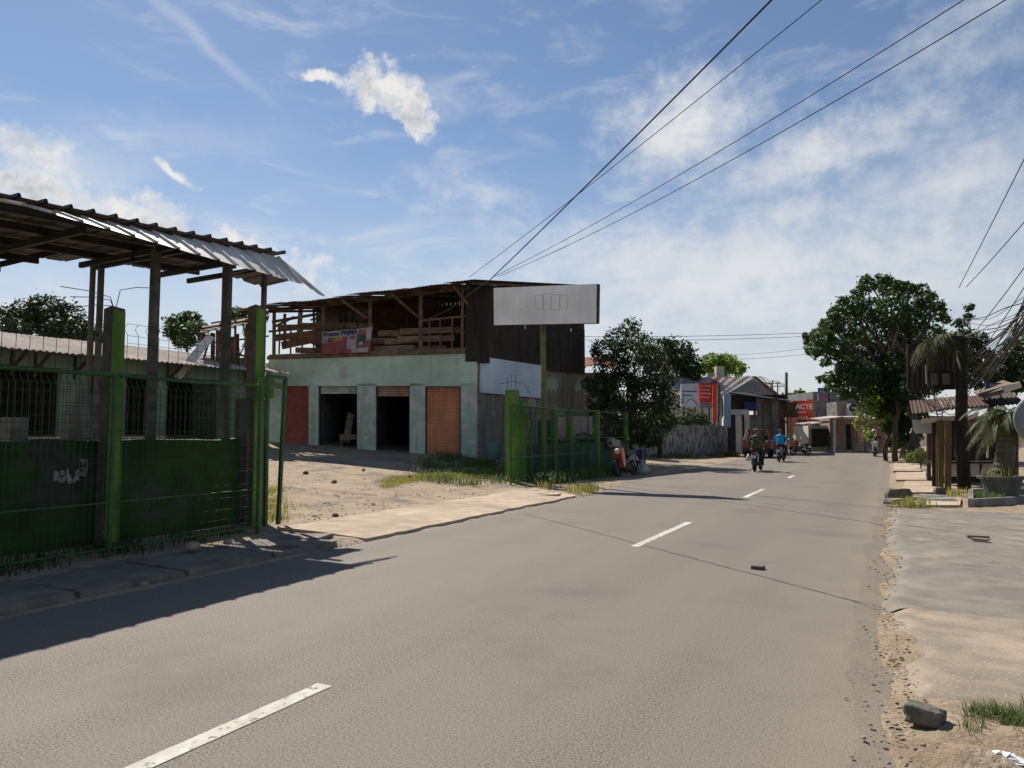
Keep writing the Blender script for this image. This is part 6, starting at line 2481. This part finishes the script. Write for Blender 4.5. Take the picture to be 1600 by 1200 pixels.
for i in range(4):
    x0 = 1425 + 44 * i
    a, b_ = hp(x0, 646 - 3.6 * i, 19.6), hp(x0 + 45, 646 - 3.6 * (i + 1), 19.6)
    mb = MB()
    v_ = Vector((0, 2.6, .45))
    mb.corr(a + UP * .02 * (i % 2), (b_ - a).normalized(), v_.normalized(), (b_ - a).length + .03, v_.length, .035, .12, sub=4, thick=.006)
    mb.build('roof_sheet', [RUST, ROOFB, RUST, WOODD][i], hut)
for (x0, x1, y0, y1, m_) in ((1440, 1500, 656, 650, ROOFW), (1502, 1530, 655, 645, WHITEP)):
    a, b_ = hp(x0, y0, 19.3), hp(x1, y1, 19.3)
    MB().hexa([a, b_, b_ + YV * .5 - UP * .1, a + YV * .5 - UP * .1, a + UP * .03, b_ + UP * .03, b_ + YV * .5 - UP * .07, a + YV * .5 - UP * .07]).build('awning_strip', m_, hut)
# upper lean-to roof to the right
a, b_ = hp(1540, 624, 18.5), hp(1592, 604, 18.5)
MB().hexa([a, b_, b_ + YV * 3 + UP * .3, a + YV * 3 + UP * .3, a + UP * .05, b_ + UP * .05, b_ + YV * 3 + UP * .36, a + YV * 3 + UP * .36]).build('lean_to_roof', ROOFB, hut)
a, b_ = hp(1568, 609, 18.4), hp(1594, 601, 18.4)
MB().bar(a, b_, .06, .16).build('lean_to_edge', CREAM, hut)
zf = 0
for i in range(17):
    px = 1452 + 8.4 * i
    a, b_ = hp(px, 740, 22.2), hp(px, 650, 22.2)
    MB().bar((a.x, a.y, 0.0), b_, .165, .03, up=FWD).build('wall_board', [HUTD, HUTD, WOODD, HUTD][int(RND.random() * 4)], hut)
for (x0, x1) in ((1456, 1499), (1512, 1530), (1536, 1556)):
    a, b_ = hp(x0, 744, 21.0), hp(x1, 744, 21.0)
    mb = MB()
    mb.box((a + b_) / 2 + UP * .2, ((b_ - a).length, .06, .42), (RGT, FWD, UP))
    mb.build('plinth_panel', CREAM, hut)
MB().bar(hp(1455, 722, 20.9), hp(1560, 722, 20.9), .5, .06).build('counter', HUTD, hut)
a, b_ = hp(1427, 672, 20.2), hp(1456, 672, 20.2)
MB().hexa([a, b_, hp(1456, 677, 20.2), hp(1430, 677, 20.2), hp(1425, 656, 20.25), hp(1456, 656, 20.25), hp(1456, 657, 20.3), hp(1427, 657, 20.3)]).build('hanging_sign', WHITEP, hut)
for (px, d, w_, m_, pb_) in ((1460, 20.0, .13, HUTD, 755), (1466, 19.6, .12, YELLOW, 752), (1470, 19.2, .12, YELLOW, 760), (1481, 18.8, .15, YELLOW, 768), (1493, 20.5, .05, STEEL, 715), (1543, 20.6, .05, WHITEP, 715)):
    b0 = hp(px, pb_, d)
    t0 = hp(px + (1 if m_ is not YELLOW else .5), 657, d)
    MB().bar((b0.x, b0.y, 0 if pb_ > 720 else b0.z), t0, w_, w_ * .9).build('post', m_, hut)
for i in range(8):
    px = 1512 + 5.2 * i
    MB().bar(hp(px, 690, 21.9), hp(px, 667, 21.9), .03, .03).build('window_bar', OCHRE if i % 2 else WOOD, hut)
MB().bar(hp(1512, 685, 21.8), hp(1556, 683, 21.8), .05, .05).build('window_rail', WOOD, hut)
a, b_ = hp(1513, 655, 21.4), hp(1540, 652, 21.4)
MB().hexa([a, b_, hp(1541, 668, 21.4), hp(1513, 668, 21.4), a + FWD * .05, b_ + FWD * .05, hp(1541, 668, 21.45), hp(1513, 668, 21.45)]).build('awning_board', M('dusty_pink_board', (0.2, 0.15, 0.13)), hut)
# sign over the stall roof
sg_ = empty('shop_sign', hp(1558, 640, 20), 'small dark blue and white shop sign above the stall roof', 'sign')
blockpx(1541, 1572, 598, 607, 20.4, .06, 'upper_face', BLUE, sg_)
blockpx(1541, 1566, 607, 618, 20.4, .06, 'lower_face', M('mauve_face', (0.3, 0.24, 0.28)), sg_)
text_into('ANGGUN', at(1545, 604.7, 20.38), RGT, UP, .085, WHITEPL, 'lettering', sg_, off=.012)
for px in (1546, 1564):
    MB().bar(at(px, 640, 20.5), at(px, 600, 20.5), .04, .04).build('leg', STEELD, sg_)

# ---- utility pole with the slatted box and hanging fronds
pb_ = at(1507, 768, 19.3)
pl_ = empty('utility_pole', (pb_.x, pb_.y, 0), 'thick black utility pole rising before the stall', 'pole')
tt = at(1504, 520, 19.3)
MB().tube([(pb_.x, pb_.y, -.2), (pb_.x, pb_.y, 2), tt], .17, 12, rs=[.17, .15, .13]).build('shaft', HUTD, pl_, smooth=True)
MB().box(at(1506, 528, 19.2), (.7, .1, .1), (RGT, FWD, UP)).build('crossarm', HUTD, pl_)
bx = empty('slatted_box', at(1460, 612, 19.8), 'dark slatted timber box hung high on the utility pole', 'box')
for i in range(11):
    px = 1421 + 8.0 * i
    MB().bar(at(px, 607, 19.7), at(px, 540 + RND.uniform(-3, 3), 19.7), .13, .03, up=FWD).build('slat', [HUTD, HUTD, WOODD, HUTD][int(RND.random() * 4)], bx)
for (x0, x1, y0, y1) in ((1455, 1466, 583, 601), (1473, 1485, 583, 601)):
    blockpx(x0, x1, y0, y1, 19.62, .03, 'pale_panel', M('dim_cream_panel', (0.16, 0.14, 0.11)), bx)
blockpx(1446.5, 1448.5, 570, 600, 19.6, .03, 'white_batten', CREAM, bx)
for y_ in (541, 606):
    MB().bar(at(1418, y_, 19.8), at(1512, y_ - 1, 19.8), .08, .12).build('rail', BLACK, bx)
blockpx(1420, 1510, 542, 606, 20.3, .05, 'back', BLACK, bx)
fr = empty('hanging_fern', at(1462, 545, 19.6), 'drooping brown-green palm fronds spilling over the slatted box', 'plant')
rng = np.random.default_rng(77)
mb, mb2 = MB(), MB()
for i in range(26):
    a = rng.uniform(0, 6.283)
    frond(mb if i % 3 else mb2, at(1468 + rng.uniform(-12, 12), 530 + rng.uniform(-4, 6), 19.6), RGT * math.cos(a) * 1.0 - FWD * (.25 + .5 * abs(math.sin(a))), rng.uniform(.6, 1.0), rng.uniform(.2, .7), rng.uniform(.9, 1.5), .30, 18, rng)
mb.build('fronds', PALMG, fr)
mb2.build('dry_fronds', PALMY, fr)

# ---- potted palm
pp_ = at(1566, 787, 16.2)
pz = pp_.z if pp_.z > 0 else 0
pp_ = Vector((pp_.x, pp_.y, 0.03))
pk = empty('plant_pot', pp_, 'big ribbed grey plastic pot on the pavement edge', 'pot')
mb = MB()
n_ = 40
prof = [(.27, 0), (.40, .48), (.41, .50), (.46, .50), (.47, .56), (.42, .57), (.39, .50), (.25, .45)]
mb.lathe(pp_, prof, n_)
mb.v = [(pp_.x + (x - pp_.x) * (1 + (.02 if (i % 2) else -.01)), pp_.y + (y - pp_.y) * (1 + (.02 if (i % 2) else -.01)), z) for i, (x, y, z) in enumerate(mb.v)]
mb.build('bowl', M('grey_pot_plastic', (0.13, 0.135, 0.125), (0.075, 0.08, 0.072), scale=4, stretch=(2, 2, .4), rough=.7), pk)
MB().lathe(pp_ + UP * .44, [(.38, 0), (.30, .05), (.05, .07)], 20).build('soil', EARTH, pk)
pm_ = empty('potted_palm', pp_ + UP * .48, 'stocky palm with drooping fronds growing in the grey pot', 'palm')
tk_ = MB()
tt = at(1572, 652, 16.2)
b0 = pp_ + UP * .45
pts, rs = [], []
for i in range(23):
    t = i / 22
    pts.append(b0 + (tt - b0) * t + RGT * .05 * math.sin(t * 3))
    rs.append((.20 - .04 * t) * (1.0 + (.10 if i % 2 else -.04)))
tk_.tube(pts, .2, 14, rs=rs)
tk_.build('trunk', BARKG, pm_)
rng = np.random.default_rng(78)
mb, mb2 = MB(), MB()
for i in range(44):
    a = 6.283 * i / 44 + rng.uniform(-.2, .2)
    low = i % 3 == 0
    frond(mb2 if (low and i % 2 == 0) else mb, tt + UP * rng.uniform(-.1, .12), (math.cos(a), math.sin(a), 0), rng.uniform(.75, 1.1) * (.9 if low else 1), rng.uniform(-.1, .3) if low else rng.uniform(.3, .85), rng.uniform(.7, 1.0), .24, 24, rng)
mb.build('fronds', PALMG, pm_)
mb2.build('dry_fronds', PALMY, pm_)
grass_tufts('weeds', [(*(pp_ + Vector((.05, -.2, .5))), .6), (*(pp_ + Vector((-.25, -.1, .5))), .5)], GRASS, (.15, .4), 40, .1, 'thin weeds sprouting in the palm pot', 'weeds', seed=14)
# kerbed planting bed under the pot
bd = empty('planter_bed', gnd(1545, 792), 'low concrete kerb bed with weeds around the palm pot', 'planter')
q0, q1, q2 = gnd(1517, 793), gnd(1640, 786), gnd(1517, 776)
for a, b_ in ((q0, q1), (q0, q2), (q2, gnd(1590, 770))):
    MB().bar(Vector((a.x, a.y, .08)), Vector((b_.x, b_.y, .08)), .10, .20).build('kerb', CONC, bd)
sp = [(*gnd(RND.uniform(1525, 1560), RND.uniform(778, 787), .05), .5) for _ in range(12)]
grass_tufts('weeds', sp, GRASSD, (.1, .28), 40, .12, 'weeds inside the kerbed bed beside the pot', 'weeds', seed=15)

# round grey mirror back at the frame edge
rm_ = empty('traffic_mirror', (at(1640, 790, 10.5).x, at(1640, 790, 10.5).y, 0), 'round grey back of a road mirror cut by the frame edge', 'mirror')
c = at(1637, 655, 10.5)
ax = (-FWD * .8 + RGT * -.45 + UP * .0).normalized()
MB().lathe(c, [(.38, -.03), (.42, -.01), (.41, .02), (.28, .035), (.12, .042), (.01, .044)], 36, axis=ax).build('disc', SILVER, rm_, smooth=True)
MB().tube([(c.x + .02, c.y + .08, 0), (c.x + .02, c.y + .08, c.z + .2)], .035, 10).build('post', STEEL, rm_)

# ---- near kerb odds and ends
fp = empty('side_footpath', (.8, 26, 0), kind='structure')
for q, (poly, t) in enumerate(((((1408, 770), (1470, 770), (1468, 752), (1414, 752)), .06), (((1400, 750), (1448, 750), (1446, 738), (1400, 738)), .05), (((1395, 736), (1440, 736), (1436, 724), (1398, 724)), .05), (((1412, 790), (1500, 790), (1502, 778), (1420, 776)), .05),
                               (((1475, 768), (1512, 768), (1505, 757), (1478, 757)), .04))):
    mb = MB()
    pts = [gnd(px, py, .05) for px, py in poly]
    mb.prism([Vector((p.x, p.y, 0)) for p in pts], UP * (t + .02 * RND.random()))
    mb.build('footpath_slab', APRON, fp)
for q, (px, py, sx, sy, sz, mat, lb) in enumerate(((1404, 782, .55, .35, .26, ROCK, 'dark hollow kerb stone at the road edge before the stall'), (1400, 788, .5, .3, .12, STONE, 'flat pale stone just under the dark kerb stone'),
                                                     (1455, 778, .9, .5, .07, CONC, 'broken flat slab, upper of the two near the yellow posts'), (1452, 784, 1.0, .5, .09, CONC, 'broken flat slab, lower of the two near the yellow posts'),
                                                     (1470, 772, .35, .3, .16, ROCK, 'dark lump of rubble on top of the broken slabs'))):
    p = gnd(px, py, .02)
    mb = MB()
    rz = RND.uniform(-.5, .5)
    k = 9
    for rr, zz_ in ((1, 0), (1.02, sz * .55), (.8, sz)):
        for i in range(k):
            t = 6.283 * i / k
            h_ = .8 + .35 * hash2(i, q + 3)
            mb.v.append((p.x + sx * .5 * rr * h_ * math.cos(t + rz), p.y + sy * .5 * rr * h_ * math.sin(t + rz), p.z + zz_ * (.9 + .2 * hash2(i + 3, q))))
    for r_ in range(2):
        for i in range(k):
            mb.f.append((r_ * k + i, r_ * k + (i + 1) % k, (r_ + 1) * k + (i + 1) % k, (r_ + 1) * k + i))
    mb.f.append(tuple(2 * k + i for i in range(k)))
    mb.m = [0] * len(mb.f)
    mb.build('rubble_stone', mat, None, label=lb, cat='stone', group='rubble at the near kerb')
sp = [(*gnd(px, py, .03), s_) for (px, py, s_) in ((1425, 792, 1.2), (1415, 793, .9), (1435, 792, .9), (1492, 776, .7), (1500, 774, .7), (1420, 720, 1.5), (1435, 716, 2), (1445, 718, 1.5), (1430, 722, 1.2))]
grass_tufts('weeds', sp, GRASS, (.1, .28), 60, .14, 'sunlit tufts among the rubble at the near kerb', 'weeds', seed=16)
cl = clumps_px([(1425, 714, 10), (1440, 711, 12), (1452, 710, 8)], 30, 3, .4)
b = at(1438, 722, 30)
tree('low_shrub', 'low flat sunlit shrub at the foot of the big trunks', (b.x, b.y, 0), cl, 700, .12, LEAFO, .03, 74, cat='shrub')

# mossy rock, tuft and litter nearest the lens
p = gnd(1445, 1121, .05)
mb = MB()
rz = -.25
ax = (Vector((math.cos(rz), math.sin(rz), 0)), Vector((-math.sin(rz), math.cos(rz), 0)), UP)
import bmesh
bm = bmesh.new()
bmesh.ops.create_icosphere(bm, subdivisions=4, radius=1)
for v_ in bm.verts:
    q = v_.co.normalized()
    q = Vector([math.copysign(abs(t_) ** .42, t_) for t_ in q])
    nn_ = .22 * (vnoise(q.x * 2.3 + 3, q.y * 2.3 + q.z * 2.9) - .5) + .12 * (vnoise(q.x * 6 + 9, q.z * 6 + q.y * 4) - .5) + .06 * (vnoise(q.x * 15, q.z * 15 + q.y * 9) - .5)
    q = q * (1 + nn_) * .56
    v_.co = p + UP * .004 + ax[0] * q.x * .165 + ax[1] * q.y * .105 + UP * (q.z * .09 + .012 - q.x * .008)
mb.v = [tuple(v_.co) for v_ in bm.verts]
bm.verts.index_update()
mb.f = [tuple(v_.index for v_ in f_.verts) for f_ in bm.faces]
mb.m = [0] * len(mb.f)
bm.free()
mb.build('mossy_block', ROCK, None, label='mossy chunk of concrete lying on the dirt by the pavement corner', cat='stone', smooth=True)
sp = []
for i in range(24):
    q = gnd(RND.uniform(1515, 1625), RND.uniform(1112, 1142), .03)
    sp.append((q.x, q.y, .02, .35 + .4 * RND.random()))
grass_tufts('grass_tuft', sp, GRASSD, (.04, .11), 80, .05, 'green grass tuft at the pavement edge nearest the lens', 'grass', seed=17, w=.0025)
p = gnd(1572, 1186, .03)
mb = MB()
rng = np.random.default_rng(5)
k = 9
for j in range(k):
    for i in range(k):
        u_, v_ = i / (k - 1) - .5, j / (k - 1) - .5
        mb.v.append((p.x + u_ * .14 + .02 * rng.normal() * .5, p.y + v_ * .08 + .01 * rng.normal(), .03 + .05 * rng.random() * (1 - 2 * max(abs(u_), abs(v_)))))
mb.f = [(j * k + i, j * k + i + 1, (j + 1) * k + i + 1, (j + 1) * k + i) for j in range(k - 1) for i in range(k - 1)]
mb.m = [0] * len(mb.f)
mb.build('plastic_scrap', WHITEPL, None, label='crumpled white plastic scrap on the dirt at the bottom corner', cat='litter')
for q, (px, py) in enumerate(((1527, 839), (1532, 844))):
    p = gnd(px, py, .06)
    MB().box(p + UP * .01, (.28 - .08 * q, .1, .03), (Vector((.98, .2 - .5 * q, 0)).normalized(), Vector((-.2 + .5 * q, .98, 0)).normalized(), UP)).build('wood_scrap', WOODP, None, label=['larger wood scrap lying on the grey pavement', 'smaller wood scrap lying on the grey pavement'][q], cat='scrap', group='wood scraps on the pavement')
# squashed dark object on the road
p = gnd(1184, 889)
mb = MB()
mb.prism([(p.x - .07, p.y - .05, .004), (p.x + .06, p.y - .06, .004), (p.x + .08, p.y + .03, .004), (p.x + .01, p.y + .07, .004), (p.x - .06, p.y + .05, .004)], UP * .035)
mb.build('road_debris', M('dusty_rubber', (0.13, 0.12, 0.105)), None, label='dark lump of debris lying alone on the asphalt', cat='debris')

# ================================================================== wires
def sag(a, b, s, n=24):
    a, b = Vector(a), Vector(b)
    return [a + (b - a) * (i / n) - UP * s * 4 * (i / n) * (1 - i / n) for i in range(n + 1)]


anchor = at(766, 436, 28.0)
W = [((766, 437, 28.0), (1255, -50, 12.0), .020, .05, 'thick twisted service wire climbing from the shop roof corner'),
     ((733, 433, 29.5), (1345, -50, 13.0), .011, .10, 'thin wire leaving the shop roof farthest toward the loft'),
     ((772, 432, 29.5), (1568, -40, 13.0), .012, .25, 'third wire from the shop roof, upper of the flatter pair'),
     ((778, 432, 29.5), (1640, -42, 12.0), .012, .35, 'lowest wire from the shop roof corner to the upper frame corner')]
for q, (a, b_, r_, s_, lb) in enumerate(W):
    MB().tube(sag(at(*a), at(*b_), s_), r_, 6).build('overhead_wire', WIREB, None, label=lb, cat='wire', group='overhead wires from the shop')
MB().tube([at(766, 437, 28), at(735, 458, 27.7), at(700, 485, 28.2), at(665, 500, 28.6)], .014, 5).build('overhead_wire', WIREG, None, label='grey service wire running down across the loft opening', cat='wire', group='overhead wires from the shop')
F_ = [((1498, 450, 20), (1612, 225, 12), .010, .02, 'steepest thin wire at the frame edge above the hut'), ((1510, 448, 20), (1625, 318, 12), .010, .03, 'second thin wire at the frame edge above the hut'),
      ((1505, 540, 19.4), (1615, 398, 12), .009, .05, 'third thin wire slanting to the frame edge'), ((1525, 560, 19.4), (1612, 430, 12), .009, .05, 'fourth thin wire slanting to the frame edge'),
      ((905, 526, 45), (1290, 519, 44), .014, .10, 'upper far wire between the shop and the big tree'), ((905, 531, 45), (1290, 524, 44), .014, .14, 'second far wire between the shop and the big tree'),
      ((1090, 556, 60), (1290, 540, 50), .012, .2, 'faint far wire below the pair, rising to the big tree'), ((1040, 560, 40), (1300, 548, 44), .010, .25, 'faint far wire from the dark leaning pole')]
for (a, b_, r_, s_, lb) in F_:
    MB().tube(sag(at(*a), at(*b_), s_), r_, 5).build('overhead_wire', WIREB, None, label=lb, cat='wire', group='overhead wires')
rr_ = random.Random(4)
for i in range(30):
    sx, sy = 1602 + rr_.uniform(-2, 25), rr_.uniform(455, 500)
    ex, ey = rr_.uniform(1500, 1540), rr_.uniform(560, 622)
    if i % 5 == 0:
        ex, ey = 1508, rr_.uniform(498, 545)
    mid = at((sx + ex) / 2 + rr_.uniform(-10, 10), (sy + ey) / 2 + rr_.uniform(0, 26), 16 + rr_.uniform(-.6, .6))
    a, b_ = at(sx, sy, 13), at(ex, ey, 19.1 + rr_.uniform(-.2, .2))
    pts = []
    for k in range(15):
        t = k / 14
        pts.append(a * (1 - t) ** 2 + mid * 2 * t * (1 - t) + b_ * t * t + UP * .03 * math.sin(t * 9 + i))
    th = rr_.choice([.008, .008, .011, .014])
    lb = '%s %s cable of the tangled bundle sagging %s' % ({.008: 'hair-thin', .011: 'thin', .014: 'medium', .02: 'thick'}[th], 'grey' if i % 4 == 0 else 'black',
                                                            'to the utility pole top' if i % 5 == 0 else 'to the stall roof beside the utility pole')
    MB().tube(pts, th, 5).build('hanging_cable', WIREG if i % 4 == 0 else WIREB, None, label=lb, cat='cable', group='tangled cable bundle')
for i in range(10):
    a, b_ = at(rr_.uniform(1420, 1480), rr_.uniform(605, 625), 19.3), at(rr_.uniform(1470, 1520), rr_.uniform(605, 640), 19.2)
    MB().tube(sag(a, b_, rr_.uniform(.15, .5), 12), rr_.choice([.007, .010]), 5).build('looped_cable', WIREG, None, label='slack grey cable looped under the slatted box above the stall roof', cat='cable', group='looped cables under the slatted box')
import OpenImageIO as oiio, numpy as np,sys
im=oiio.ImageBuf('/workdir/render_main.png').get_pixels(oiio.FLOAT)
s=1600/1024
for n,(x,y) in dict(skytop=(800,30),skyTL=(100,60),skymid=(800,250),skyR=(1400,420),skylow=(1150,540),road=(700,1000),roadfar=(1250,780),roadsh=(300,920),apron=(650,780),yard=(560,750),pave=(1500,900),mint=(600,580),sign=(850,475),shutter=(690,660),wallgreen=(60,760),pillar=(190,560),gatep=(800,680),clad=(860,540),tree=(990,620),bigtree=(1390,560),canun=(100,380)).items():
    a=int(x/s);b=int(y/s)
    p=im[b-3:b+4,a-3:a+4,:3].mean((0,1))*255
    print(n,(x,y),p.round().astype(int))
